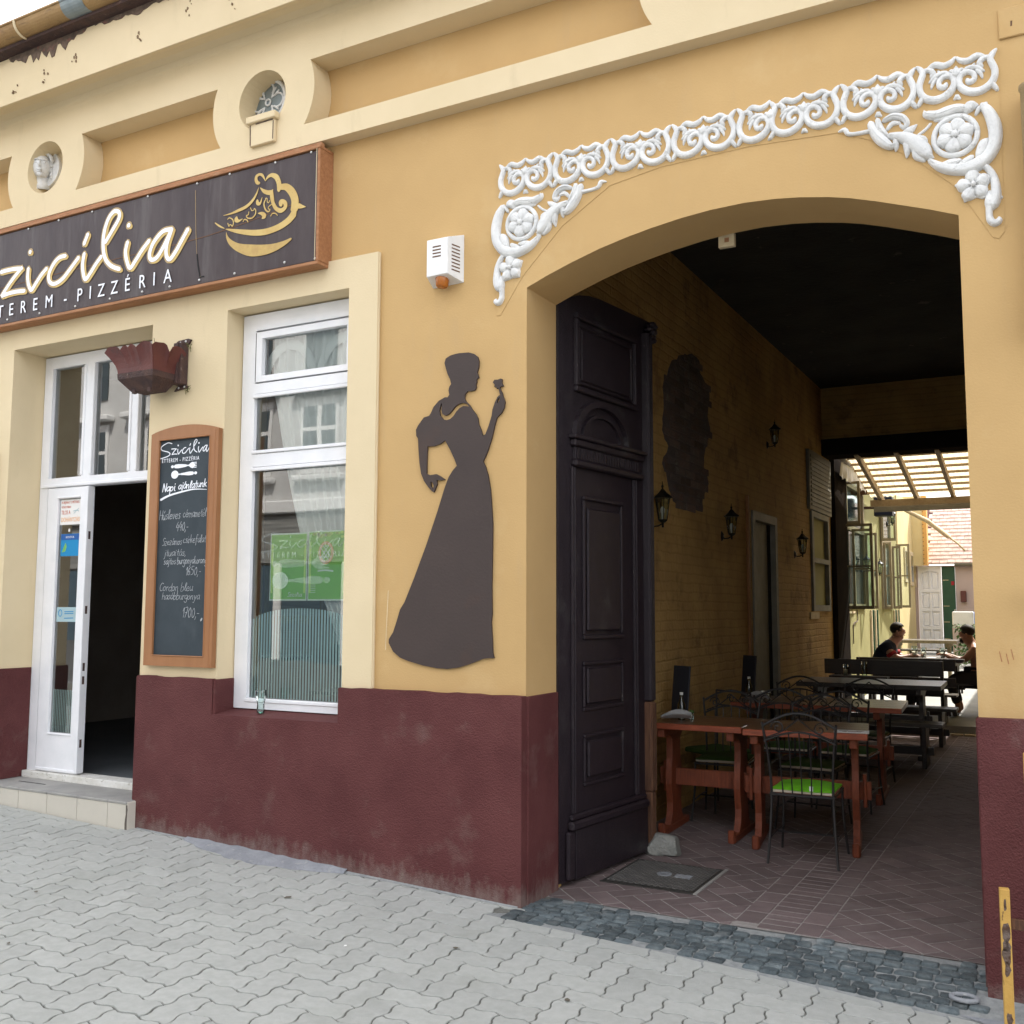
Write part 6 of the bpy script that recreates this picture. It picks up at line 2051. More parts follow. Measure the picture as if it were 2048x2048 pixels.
# ================================================================== IRON CHAIRS
def make_chair(cush):
    t = thing('iron_chair', '', 'chair')
    r = .0085
    sh_ = .44
    for sx in (-1, 1):
        b = B()
        b.tube(catmull([(sx*.215, -.235, 0), (sx*.20, -.21, .20), (sx*.19, -.195, sh_), (sx*.20, -.225, .66), (sx*.225, -.265, .86), (sx*.228, -.27, .885)], 4), r, 6)
        b.build('rear_leg', 'wrought_iron', t)
        b = B()
        b.tube(catmull([(sx*.215, .245, 0), (sx*.195, .21, .22), (sx*.19, .20, sh_-.01)], 4), r, 6)
        b.build('front_leg', 'wrought_iron', t)
    b = B()
    b.tube([(-.195, -.2, sh_-.01), (.195, -.2, sh_-.01), (.195, .205, sh_-.01), (-.195, .205, sh_-.01), (-.195, -.2, sh_-.01)], .009, 6)
    b.build('seat_frame', 'wrought_iron', t)
    b = B()
    b.tube([(-.2, -.0, .16), (.2, -.0, .16)], .006, 5)
    b.tube([(-.205, -.22, .15), (-.2, .0, .16), (-.205, .225, .15)], .006, 5)
    b.tube([(.205, -.22, .15), (.2, .0, .16), (.205, .225, .15)], .006, 5)
    b.build('stretcher', 'wrought_iron', t)
    def yb(z):
        return -.195-.075*max(0, (z-.44))/.44
    b = B()
    for (z0, hh, rr_) in ((.865, .085, .009), (.765, .065, .007)):
        pts = [(-.222+.444*i/12, yb(z0), z0+hh*math.sin(PI*i/12)) for i in range(13)]
        b.tube(pts, rr_, 6)
    b.build('back_arch', 'wrought_iron', t)
    b = B()
    for k_ in (-1, 1):
        sp = [(k_*(.13+(.045-i*.0026)*math.cos(i*.6)), yb(.85), .855+(.045-i*.0026)*math.sin(i*.6)) for i in range(15)]
        b.tube(sp, .005, 5)
        b.tube(catmull([(k_*.20, yb(.8), .79), (k_*.10, yb(.83), .835), (0, yb(.9), .915)], 4), .005, 5)
    b.build('back_scroll', 'wrought_iron', t)
    for i in range(5):
        x = -.13+i*.065
        zt = .765+.065*math.sin(PI*(x+.222)/.444)
        b = B()
        b.tube([(x, yb(zt), zt), (x*.95, -.205, .54), (x*.9, -.198, sh_-.01)], .0045, 5)
        b.build('spindle', 'wrought_iron', t)
    B().box(-.19, .19, -.19, .19, sh_, sh_+.018, .004).build('seat_pad_base', 'beige_foam', t)
    b = B()
    n = 10
    vs_, fs = [], []
    rs = random.Random(2)
    for i in range(n+1):
        for j in range(n+1):
            u, v = i/n*2-1, j/n*2-1
            e = (1-u**6)*(1-v**6)
            vs_.append((u*.195, v*.195, sh_+.019+.024*e+.004*math.sin(u*3+v*2)))
    for i in range(n):
        for j in range(n):
            a = i*(n+1)+j
            fs.append((a, a+n+1, a+n+2, a+1))
    b.add(vs_, fs)
    cu = b.build('cushion', cush, t, smooth=True, recalc=False)
    b = B().box(-.19, .19, -.192, .19, sh_+.0185, sh_+.022)
    b.build('cushion_edge', cush, t)
    return t
chA = make_chair('lime_cushion')
chA.location = (-1.515, 1.815, FL)
chA.rotation_euler = (0, 0, R(3))
chA['label'] = 'wrought iron chair with bright lime green cushion in front of the trestle tables'
chA['group'] = 'wrought iron chairs'
ct = B().box(.045, .068, -.196, -.1935, .462, .492, 0).build('care_tag', 'paper', None)
ct.parent = chA
chd = make_chair('dull_green_cushion')
spots = [((-2.36, 2.83, FL), 185, 'wrought iron chair facing the street behind the left trestle table'),
         ((-1.70, 2.84, FL), 176, 'wrought iron chair facing the street behind the table with the white menu sheet'),
         ((-2.10, 3.78, FL), 4, 'left wrought iron chair at the street side of the second row table'),
         ((-1.60, 3.74, FL), -3, 'right wrought iron chair at the street side of the second row table'),
         ((-2.30, 4.92, FL), 182, 'wrought iron chair on the far side of the second row table, left'),
         ((-1.68, 4.96, FL), 178, 'wrought iron chair on the far side of the second row table, right')]
for i, (p, a, l) in enumerate(spots):
    if i == 0:
        o = chd
        o.location = p; o.rotation_euler = (0, 0, R(a)); o['label'] = l
    else:
        o = dup(chd, p, R(a), l)
    o['group'] = 'wrought iron chairs'
sc_ = thing('scroll_chair', 'wrought iron chair with square scroll side frame left behind the tables', 'chair', (-2.55, 3.2, FL), R(150))
b = B(); b.m = wmat(sc_)
for (x, y) in ((-.2, -.2), (.2, -.2), (-.2, .2), (.2, .2)):
    b.tube([(x, y, 0), (x*.95, y*.95, .25), (x, y, .44 if y > 0 else .92)], .009, 6)
b.build('leg', 'wrought_iron', sc_)
b = B(); b.m = wmat(sc_)
b.tube([(-.2, -.2, .92), (.2, -.2, .92), (.2, -.2, .80), (-.2, -.2, .80), (-.2, -.2, .92)], .008, 6)
b.tube([(.03+(.045-i*.0028)*math.cos(i*.6), -.2, .86+(.045-i*.0028)*math.sin(i*.6)) for i in range(15)], .005, 5)
b.tube([(-.12+(.045-i*.0028)*math.cos(i*.6), -.2, .86+(.045-i*.0028)*math.sin(i*.6)) for i in range(15)], .005, 5)
b.build('backrest', 'wrought_iron', sc_)
b = B(); b.m = wmat(sc_)
b.box(-.2, .2, -.2, .2, .44, .475, .012)
b.build('seat', 'dull_green_cushion', sc_)

# ================================================================== THINGS ON THE TABLES
ZT = FL+.794
mn = B().box(-.11, .11, -.075, .075, 0, .0022).build('menu_sheet', 'paper', None)
tag(mn, 'flat white menu sheet with dark print on the right corner of the trestle table', 'menu')
mn.location = (-1.275, 2.075, FL+.7955); mn.rotation_euler = (0, 0, R(9))
b = B()
for (x0, x1, y) in ((-.08, -.02, .02), (-.05, .07, .0), (-.02, .06, -.02), (.03, .08, .03), (-.06, -.03, -.03)):
    b.box(x0, x1, y-.004, y+.004, .0024, .0032)
o = b.build('print', 'slot_brown', None); o.parent = mn
def menu_board(x, y, label, ang=-25):
    t = thing('menu_stand', label, 'menu stand', (x, y, ZT), R(ang))
    b = B(); b.m = wmat(t) @ Matrix.Rotation(R(-6), 4, 'X')
    b.box(-.085, .085, -.006, .006, .0, .385, .003)
    b.build('board', 'black_plastic', t)
    return t
menu_board(-2.56, 2.34, 'upright black menu card standing on the left trestle table by the wall')
menu_board(-2.60, 4.35, 'upright black menu card standing on the second row table by the wall', -30)
def bottle(x, y, label, h_=.19, cap=None):
    t = thing('bottle', label, 'bottle', (x, y, ZT))
    B().lathe([(.028, 0), (.030, .01), (.030, h_*.5), (.026, h_*.62), (.012, h_*.80), (.011, h_*.95)], x, y, 12, ZT+.001).build('bottle_body', 'clear_glass', t, smooth=True)
    B().lathe([(.013, 0), (.013, .018)], x, y, 10, ZT+h_*.95).build('cap', cap or 'plastic_white', t)
    return t
bottle(-2.50, 2.22, 'small clear oil bottle before the black menu card on the left table')
bottle(-2.55, 4.22, 'small clear oil bottle before the black menu card on the second row table')
def shaker(x, y, label, mat):
    t = thing('shaker', label, 'shaker', (x, y, ZT))
    B().lathe([(.018, 0), (.020, .02), (.017, .05)], x, y, 12, ZT+.001).build('jar', 'clear_glass', t, smooth=True)
    B().lathe([(.019, 0), (.020, .012), (.012, .02)], x, y, 12, ZT+.051).build('cap', mat, t, smooth=True)
shaker(-2.435, 2.25, 'small shaker with bright green cap on the left trestle table', 'leaf_green')
shaker(-2.45, 4.30, 'small shaker with white cap, left of its twin on the second row table', 'plastic_white')
shaker(-2.40, 4.33, 'small shaker with white cap, right of its twin on the second row table', 'plastic_white')
def napkin_fan(x, y, label, a):
    t = thing('folded_menu', label, 'menu', (x, y, ZT), R(a))
    b = B(); b.m = wmat(t)
    n = 8
    for s_ in (0, 1):
        vs_ = []
        for i in range(n+1):
            u = i/n
            zz = .03+.05*math.sin(u*PI*.8)*(1 if s_ else .55)
            vs_ += [(-.11+.22*u, -.05+s_*.02, zz+(.01 if s_ else 0)), (-.11+.22*u, .05, .002+zz*.3)]
        b.add(vs_, [(2*i, 2*i+2, 2*i+3, 2*i+1) for i in range(n)])
    b.build('sheet', 'paper', t, recalc=False)
napkin_fan(-2.50, 2.10, 'curved white menu folder lying at the left end of the left table', 15)
napkin_fan(-2.42, 4.05, 'open white menu folder lying on the second row table', -25)

# ---- rock, man-hole cover, ring
bm = bmesh.new()
bmesh.ops.create_icosphere(bm, subdivisions=3, radius=1)
rs = random.Random(31)
import mathutils
for v in bm.verts:
    n_ = mathutils.noise.noise(v.co*1.3+Vector((3, 1, 7)))*.30+mathutils.noise.noise(v.co*3.1)*.10
    v.co = v.co*(1+n_)
    for pn, dd_ in ((Vector((.3, -1, .1)), .72), (Vector((-.8, -.4, .5)), .78), (Vector((1, .1, .2)), .80), (Vector((.1, .2, 1)), .74), (Vector((0, 0, -1)), .55), (Vector((.7, -.6, .7)), .86)):
        pn = pn.normalized()
        d_ = v.co.dot(pn)
        if d_ > dd_:
            v.co -= pn*(d_-dd_)
    v.co = Vector((v.co.x*.125, v.co.y*.11, v.co.z*.095))
me = bpy.data.meshes.new('rock')
bm.to_mesh(me); bm.free()
me.materials.append(M['grey_rock'])
rk = bpy.data.objects.new('rock', me)
C.objects.link(rk)
rk.location = (-2.385, 1.49, FL+.055)
tag(rk, 'rough grey stone wedged against the foot of the open gate leaf', 'stone')
mh = thing('drain_cover', 'square cast iron drain cover with chequered ribs set in the brick floor', 'drain cover', (-2.19, .98, FL))
b = B(); b.m = Matrix.Translation((-2.19, .975, FL))
b.box(-.285, .285, -.295, .295, -.01, .004, .002)
b.build('cover_frame', 'iron_cover', mh)
b = B(); b.m = Matrix.Translation((-2.19, .975, FL))
for i in range(-13, 14):
    for sg in (1, -1):
        # diagonal raised bars of the chequered cover, clipped to its square
        off = i*.038
        q = [(-.6, -.6*sg+off-.004), (.6, .6*sg+off-.004), (.6, .6*sg+off+.004), (-.6, -.6*sg+off+.004)]
        q = clip(clip(clip(clip(q, 1, 0, .262), -1, 0, .262), 0, 1, .27), 0, -1, .27)
        if len(q) < 3: continue
        z1 = .0085 if sg > 0 else .0080
        k = len(q)
        b.add([(x, y, .003) for x, y in q]+[(x, y, z1) for x, y in q], [tuple(range(k, 2*k))]+[(a_, (a_+1) % k, (a_+1) % k+k, a_+k) for a_ in range(k)])
b.build('rib', 'cover_rib', mh, stuff=True)
b = B()
b.lathe([(.045, 0), (.045, .008), (.028, .008), (.028, .004)], -2.19, .975, 18, FL+.004)
b.build('key_hole_ring', 'cement', mh)
B().box(-2.12, -2.02, .94, 1.01, FL+.004, FL+.0110).build('name_plate', 'cement', mh)
B().box(-2.475, -1.905, .655, .68, FL+.0005, FL+.0065).build('edge_strip', 'iron_cover', mh)
B().box(-1.905, -1.885, .655, 1.28, FL+.0005, FL+.0065).build('edge_strip', 'grey_slab', mh)
rg = thing('iron_ring', 'worn concrete ring set among the cobbles at the foot of the right pier', 'ring', (-.44, -.13, cob_z(-.44, -.13)))
b = B()
n = 24
pts = [(-.445+.052*math.cos(2*PI*i/n), -.125+.038*math.sin(2*PI*i/n), cob_z(-.44, -.13)+.012) for i in range(n+1)]
b.tube(pts, .011, 6)
b.build('rim', 'cement', rg, smooth=True)
# litter and leaves on the pavement
rs = random.Random(77)
lit = [(-3.05, -1.02, 'litter', .02), (-3.75, -.62, 'leaf_litter', .05), (-1.12, -1.95, 'litter', .03), (-2.6, -.75, 'leaf_litter', .035), (-2.75, -2.0, 'leaf_litter', .03), (-4.35, -1.85, 'leaf_litter', .03), (-4.9, -1.3, 'leaf_litter', .025), (-3.4, -2.4, 'leaf_litter', .03), (-1.9, -1.0, 'leaf_litter', .035)]
for i, (x, y, m_, s_) in enumerate(lit):
    b = B()
    pts = [(s_*rs.uniform(.35, .6)*math.cos(a), s_*rs.uniform(.25, .4)*math.sin(a), rs.uniform(.001, .005)) for a in [k_*2*PI/7 for k_ in range(7)]]
    b.add(pts, [tuple(range(7))])
    o = b.build('paper_scrap' if m_ == 'litter' else 'dry_leaf', m_, None, recalc=False)
    o.location = (x, y, gz(x, y)+.004); o.rotation_euler = (0, 0, rs.uniform(0, 6))
    if m_ == 'litter':
        tag(o, ('tiny white paper scrap on the grey pavers near the cement patch', '', 'white crumpled paper scrap on the pavers at the bottom right')[i], 'litter')
    else:
        tag(o, ['', 'dry brown leaf on the pavers just left of the largest cement patch', '', 'dry leaf on the pavers nearest the left end of the cobbled strip', 'dry leaf on the pavers at the bottom middle', 'dry leaf in the lower left pavers', 'dry leaf farthest left, below the doorstep', 'dry leaf at the lowest centre of the pavers', 'dry leaf on the pavers in front of the cobbled strip'][i], 'leaf', 'dry leaves on the pavement')

# ================================================================== COURTYARD
wing = thing('courtyard_wing', 'lime-yellow rendered courtyard wing with open wooden casements on the left', 'building', (-2.9, 13, -1.5))
b = B()
b.box(XW-.4, XW, 9.301, 15.6, -1.7, 2.6)
b.build('wing_wall', 'lime_render', wing)
b = B()
b.box(XW-.4, XW+.02, 15.6, 19.5, -1.7, 2.25)
b.build('wing_wall', 'yellow_gable', wing)
for (y, z0, z1) in ((16.6, .55, 1.25), (17.4, .50, 1.2), (18.2, .48, 1.15)):
    f_ = B().box(XW+.02, XW+.05, y-.22, y+.22, z0, z1, .004).build('window', 'bone_paint', wing)
    B().box(XW+.05, XW+.055, y-.15, y+.15, z0+.08, z1-.08).build('pane', 'opp_glass', f_)
# window openings with wooden casements swung open into the yard
for (y0, y1) in ((10.25, 11.85), (13.6, 14.7)):
    f_ = B()
    f_.plate([(y0, .02), (y1, .02), (y1, 1.9), (y0, 1.9)], -.03, .02, [[(y0+.07, .09), (y1-.07, .09), (y1-.07, 1.18), (y0+.07, 1.18)], [(y0+.07, 1.26), (y1-.07, 1.26), (y1-.07, 1.83), (y0+.07, 1.83)]])
    f_.v = [(XW-y, x, z) for (x, y, z) in f_.v]
    fo = f_.build('window', 'casement_wood', wing)
    B().box(XW+.001, XW+.004, y0+.06, y1-.06, .08, 1.84).build('pane', 'opp_glass', fo)
def casement(x1, y, z0, z1, bar, name='open_casement', w=.035):
    """sash hinged at the wing wall, standing across the yard"""
    f_ = B()
    xa, xb = XW+.03, x1
    hs = []
    if bar:
        zm = z0+(z1-z0)*.5
        hs = [[(xa+w, z0+w*1.3), (xb-w, z0+w*1.3), (xb-w, zm-.012), (xa+w, zm-.012)], [(xa+w, zm+.012), (xb-w, zm+.012), (xb-w, z1-w), (xa+w, z1-w)]]
    else:
        hs = [[(xa+w, z0+w*1.3), (xb-w, z0+w*1.3), (xb-w, z1-w), (xa+w, z1-w)]]
    f_.plate([(xa, z0), (xb, z0), (xb, z1), (xa, z1)], y, y+.045, hs)
    o = f_.build(name, 'casement_wood', wing)
    g_ = B().add([(xa+w*.8, y+.02, z0+.02), (xb-w*.8, y+.02, z0+.02), (xb-w*.8, y+.02, z1-.02), (xa+w*.8, y+.02, z1-.02)], [(0, 1, 2, 3)])
    g_.build('pane', 'clear_glass', o, recalc=False)
    return o
casement(-2.535, 10.20, 1.235, 1.86, False)
casement(-2.357, 10.06, .012, 1.229, True)
casement(-2.459, 10.72, .013, 1.205, True)
casement(-2.57, 11.85, .02, 1.22, True)
casement(-2.512, 13.55, 1.197, 1.78, False)
casement(-2.62, 13.70, .016, 1.18, True)
casement(-2.60, 14.72, .026, 1.17, True)
casement(-2.511, 15.24, .045, 1.236, True)
# louvred door panels and pipes on the wall
for (y0, y1) in ((12.35, 12.95), (14.9, 15.45)):
    for k_ in range(4):
        y = y0+(y1-y0)*k_/3
        B().box(XW, XW+.03, y-.03, y+.03, yz(y), .0, .004).build('door_stile', 'green_door' if k_ % 2 else 'bone_paint', wing)
b = B()
b.tube(catmull([(XW+.01, 11.1, .0), (XW+.015, 11.1, -.16), (XW+.015, 10.75, -.22), (XW+.015, 10.72, -.5)], 4), .008, 5)
b.tube([(XW+.01, 10.22, .0), (XW+.012, 10.22, -.25)], .008, 5)
b.build('cable', 'rusty_iron', wing)
B().box(XW, XW+.02, 10.2, 10.9, -.05, -.02).build('sill', 'bone_paint', wing)

# awning roller with scalloped valance
aw = thing('awning', 'folded awning roller with scalloped cloth valance along the courtyard wing', 'awning', (-2.62, 11.9, 2.05))
b = B()
b.tube([(-2.61, 9.35, 2.085), (-2.61, 14.1, 2.085)], .040, 10)
b.build('roller', 'aluminium', aw, smooth=True)
b = B()
n = 110
vs_, fs = [], []
for i in range(n+1):
    y = 9.4+4.6*i/n
    vs_ += [(-2.63+.008*math.sin(i*.9), y, 2.05), (-2.66+.02*math.sin(i*.7), y, 1.86-.035*abs(math.sin(i*.35))-.02*random.random())]
b.add(vs_, [(2*i, 2*i+2, 2*i+3, 2*i+1) for i in range(n)])
b.build('valance', 'awning_cloth', aw, recalc=False)
B().box(-2.77, -2.60, 11.5, 11.56, 1.80, 2.05, .005).build('support_arm', 'bare_wood', aw)
aw2 = thing('far_awning_arm', 'long pale folded awning arm sloping over the rear courtyard', 'awning', (-2.1, 16, 1.6))
b = B()
b.tube([(-2.32, 13.4, 1.70), (-2.18, 15.2, 1.66), (-2.02, 17.4, 1.50)], .045, 8, radii=[.03, .045, .05])
b.tube([(-2.02, 17.4, 1.50), (-1.86, 17.5, 1.36), (-1.72, 17.5, 1.20)], .02, 6)
b.build('arm', 'bone_paint', aw2, smooth=True)
tv = thing('wall_speaker', 'black box speaker hung on the courtyard wing under the awning', 'speaker', (-2.47, 12, 1.49))
B().box(-2.615, -2.335, 11.95, 12.15, 1.495, 1.80, .008).build('cabinet', 'black_plastic', tv)
B().box(-2.60, -2.35, 11.942, 11.949, 1.51, 1.785, .003).build('grille', 'navy_cloth', tv)
B().box(XW, -2.615, 12.02, 12.06, 1.62, 1.66).build('bracket', 'rusty_iron', tv)
b = B()
b.box(.16, .5, 9.3, 19.5, -1.7, 2.9)  # out-of-view wall, added to keep the sun off the courtyard
shade_wall = thing('right_shade_wall', 'plain yellow wall added out of view on the right to shade the yard', 'building', (.3, 14, -1.5))
b.build('wing_wall', 'yellow_gable', shade_wall)
# pergola
pg = thing('pergola', 'timber pergola roof with translucent corrugated sheets over the courtyard', 'pergola', (-1.6, 10, 1.5))
def rz_(y): return 2.067-.2035*(y-9.0)
for x in (-2.36, -1.86, -1.36, -.86, -.36):
    b = B()
    ya, yb_ = 8.95, 11.22
    b.add([(x-.025, ya, rz_(ya)-.03), (x+.025, ya, rz_(ya)-.03), (x+.025, yb_, rz_(yb_)-.03), (x-.025, yb_, rz_(yb_)-.03),
           (x-.025, ya, rz_(ya)+.07), (x+.025, ya, rz_(ya)+.07), (x+.025, yb_, rz_(yb_)+.07), (x-.025, yb_, rz_(yb_)+.07)],
          [(0, 3, 2, 1), (4, 5, 6, 7), (0, 1, 5, 4), (1, 2, 6, 5), (2, 3, 7, 6), (3, 0, 4, 7)])
    b.build('rafter', 'rafter_wood', pg)
for i in range(8):
    y = 9.12+i*.262
    B().box(-2.55, .1, y-.02, y+.02, rz_(y)+.072, rz_(y)+.105, .002).build('batten', 'rafter_wood', pg)
B().box(-2.50, .1, 10.90, 10.98, 1.545, 1.645, .004).build('end_beam', 'rafter_wood', pg)
B().box(-2.50, .1, 11.22, 11.245, 1.49, 1.60, .004).build('gutter_board', 'grey_frame', pg)
B().box(-2.52, -2.43, 9.30, 9.39, -1.55, 1.95, .004).build('post', 'yellow_gable', pg) if False else None
B().box(-2.56, -2.36, 9.32, 11.0, 1.90, 2.12).build('side_board', 'yellow_gable', pg) if False else None
b = B()
n = 150
vs_, fs = [], []
for i in range(n+1):
    x = -2.55+2.65*i/n
    dz = .012*math.sin(x*2*PI/.076)
    vs_ += [(x, 8.95, rz_(8.95)+.122+dz), (x, 11.25, rz_(11.25)+.122+dz)]
b.add(vs_, [(2*i, 2*i+2, 2*i+3, 2*i+1) for i in range(n)])
b.build('corrugated_sheet', 'corrugated_sheet', pg, recalc=False, smooth=True)
# yellow gable with orange pilaster and the tiled outbuilding behind
ob = thing('outbuilding', 'low outbuilding with sloping clay tile roof at the end of the courtyard', 'building', (-1, 18.5, -.9))
OYY = 18.0
B().plate([(-3.2, -1.2), (-2.70, -1.2), (-2.70, .915), (-2.235, .915), (-2.235, -1.2), (-2.225, -1.2), (-2.225, .905), (-1.972, .905), (-1.972, -1.2), (3.5, -1.2), (3.5, .93), (-3.2, .93)], OYY, OYY+.2).build('outbuilding_wall', 'pink_wall', ob)
b = B().box(-3.0, -2.545, 17.75, 17.95, .93, 2.4)
b.build('gable', 'yellow_gable', ob)
b = B().box(-2.545, -2.465, 17.72, 17.95, .93, 2.4)
b.build('pilaster', 'orange_pilaster', ob)
b = B()
for i in range(16):
    b.box(-2.545, -2.525, 17.715, 17.72, .97+i*.09, .985+i*.09)
b.build('pilaster_hole', 'slot_brown', ob)
b = B()
b.tube([(-1.97, 17.90, .955), (3.5, 17.90, .955)], .05, 8)
b.build('gutter', 'grey_frame', ob, smooth=True)
b = B()
rsx = random.Random(8)
RA = R(42)
for row in range(17):
    s0 = row*.128
    for col in range(42):
        x = -2.55+col*.150+(.075 if row % 2 else 0)
        w_ = .145
        y0, z0 = 17.86+s0*math.cos(RA), .965+s0*math.sin(RA)
        L_ = .19
        j = rsx.uniform(-.006, .006)
        b.add([(x, y0, z0+.028+j), (x+w_, y0, z0+.028+rsx.uniform(-.006, .006)), (x+w_, y0+L_*math.cos(RA), z0+L_*math.sin(RA)+.004), (x, y0+L_*math.cos(RA), z0+L_*math.sin(RA)+.004),
               (x, y0, z0+j), (x+w_*.5, y0-.012, z0-.010+j), (x+w_, y0, z0)],
              [(0, 1, 2, 3), (0, 4, 5, 6, 1)])
b.build('roof_tile', 'roof_tile', ob, recalc=False, stuff=True)
b = B()
b.add([(-2.7, 17.86, .955), (3.5, 17.86, .955), (3.5, 17.86+2.3*math.cos(RA), .955+2.3*math.sin(RA)), (-2.7, 17.86+2.3*math.cos(RA), .955+2.3*math.sin(RA))], [(0, 1, 2, 3)])
b.build('roof_underlay', 'box_brown', ob, recalc=False)
# panelled white door and green door
wd = B()
wx0, wx1, wz0, wz1 = -2.692, -2.240, -.86, .915
xm = (wx0+wx1)/2+.01
hs = []
rows = [(-.80, -.40), (-.34, -.02), (.04, .38), (.44, .78)]
for (a, c) in rows:
    hs.append([(wx0+.07, a), (xm-.018, a), (xm-.018, c+(.05 if c > .7 else 0)), (wx0+.07, c)])
    hs.append([(xm+.018, a), (wx1-.05, a), (wx1-.05, c), (xm+.018, c+(.05 if c > .7 else 0))])
wdo = wd.plate([(wx0, wz0), (wx1, wz0), (wx1, wz1), (wx0, wz1)], OYY-.04, OYY, hs).build('white_door', 'white_paint', ob)
for h_ in hs:
    xs_ = [p[0] for p in h_]; zs_ = [p[1] for p in h_]
    B().box(min(xs_)+.02, max(xs_)-.02, OYY-.028, OYY-.01, min(zs_)+.02, max(zs_)-.05, .012).build('panel', 'white_paint', wdo)
    B().box(min(xs_), max(xs_), OYY-.012, OYY, min(zs_), max(zs_)).build('panel_back', 'white_paint', wdo)
gdo = B().box(-2.222, -1.975, OYY-.03, OYY+.02, -.86, .905, .006).build('green_door', 'green_door', ob)
for z in (.62, .08, -.25, -.6):
    B().box(-2.215, -2.10, OYY-.036, OYY-.031, z, z+.012).build('hinge', 'bone_paint', gdo)
B().box(-2.01, -1.985, OYY-.05, OYY-.031, -.12, .02).build('handle', 'aluminium', gdo)
B().box(-2.05, -1.99, OYY-.034, OYY-.031, .52, .60).build('notice', 'red_cloth', gdo)
mb = B().box(-1.875, -1.77, OYY-.08, OYY, .17, .40, .008).build('meter_box', 'box_brown', None)
tag(mb, 'small dark red meter box on the sunlit outbuilding wall', 'meter box')
br = thing('water_butt', 'blue plastic barrel behind a white tub in the sunny yard', 'barrel', (-1.72, 16.8, yz(16.8)))
B().lathe([(.20, 0), (.235, .1), (.235, .82), (.20, .92)], -1.62, 17.0, 20, -.95).build('barrel', 'blue_plastic', br, smooth=True)
tb = B().box(-1.93, -1.55, 16.55, 16.7, -.30, -.02, .02).build('white_tub', 'plastic_white', None)
tag(tb, 'white plastic tub standing before the blue barrel in the yard', 'tub')
tb2 = B().box(-1.93, -1.55, 16.52, 16.72, -.96, -.30, .02).build('tub_stand', 'pink_wall', None)
tag(tb2, 'low masonry stand carrying the white tub in the yard', 'stand')
sb = thing('green_shrub', 'low green shrub by the white tub in the courtyard', 'shrub', (-1.6, 15.9, yz(15.9)))
b = B()
rs = random.Random(14)
for i in range(700):
    a, r_, z = rs.uniform(0, 2*PI), rs.uniform(0, .30)**.9, rs.uniform(0, .75)
    p = Vector((-1.52+r_*math.cos(a), 15.9+r_*math.sin(a), yz(15.9)+z))
    d1 = Vector((rs.uniform(-1, 1), rs.uniform(-1, 1), rs.uniform(-.4, 1))).normalized()*.05
    d2 = d1.orthogonal().normalized()*.018
    b.add([p-d1, p+d2, p+d1, p-d2], [(0, 1, 2, 3)])
b.build('foliage', 'leaf_green', sb, recalc=False)
b = B()
for i in range(5):
    b.tube([(-1.52, 15.9, yz(15.9)), (-1.52+rs.uniform(-.2, .2), 15.9+rs.uniform(-.2, .2), yz(15.9)+.6)], .008, 4)
b.build('stem', 'bare_wood', sb)

# ---- glasses and jars on the men's table
ZM = yz(10.4)+.76
def tumbler(x, y, label, name='tumbler', h_=.13, r_=.034, mat='clear_glass', grp=None, z=ZM, fill=True):
    t = thing(name, label, 'glass', (x, y, z))
    if grp: t['group'] = grp
    b = B()
    n = 12
    vs_ = [(x+q*math.cos(2*PI*j/n), y+q*math.sin(2*PI*j/n), z+zz) for (q, zz) in ((r_*.75, .002), (r_*.9, h_*.5), (r_, h_)) for j in range(n)]
    b.add(vs_, [(i*n+j, i*n+(j+1) % n, (i+1)*n+(j+1) % n, (i+1)*n+j) for i in range(2) for j in range(n)])
    b.build('bowl', mat, t, smooth=True, recalc=False)
    if fill:
        B().lathe([(r_*.7, .004), (r_*.8, h_*.55)], x, y, 12, z).build('drink', 'beige_foam', t, smooth=True)
    return t
tumbler(-1.86, 10.2, 'squat glass jar with pale drink before the man in navy', 'jar', .16, .045)
tumbler(-1.75, 10.25, 'tapered glass with pale drink in the middle of the men\'s table', 'glass_cup', .14, .04)
tumbler(-1.50, 10.2, 'tapered glass with pale drink before the bare-shouldered man', 'glass_cup', .14, .04)
tumbler(-2.18, 8.05, 'clear tumbler standing on the bench top before the seated man', 'tumbler', .17, .04, z=FL+.80, fill=False)
tumbler(-2.40, 8.05, 'small jar with dark lid on the third row behind the bench back', 'condiment_jar', .13, .035, z=FL+.80)
rk2 = B().box(-2.58, -1.9, 7.92, 8.14, FL+.775, FL+.80, .004).build('bench_shelf', 'dark_bench_wood', None)
tag(rk2, 'narrow dark shelf board carrying glasses behind the third row table', 'shelf')
for x in (-2.5, -1.98):
    o = B().box(x-.02, x+.02, 8.00, 8.04, FL, FL+.774).build('shelf_post', 'dark_bench_wood', rk2)
pa = B().box(-1.70, -1.56, 10.1, 10.25, ZM+.001, ZM+.006).build('letter_sheet', 'paper', None)
tag(pa, 'white paper lying between the drinks of the two men', 'paper')

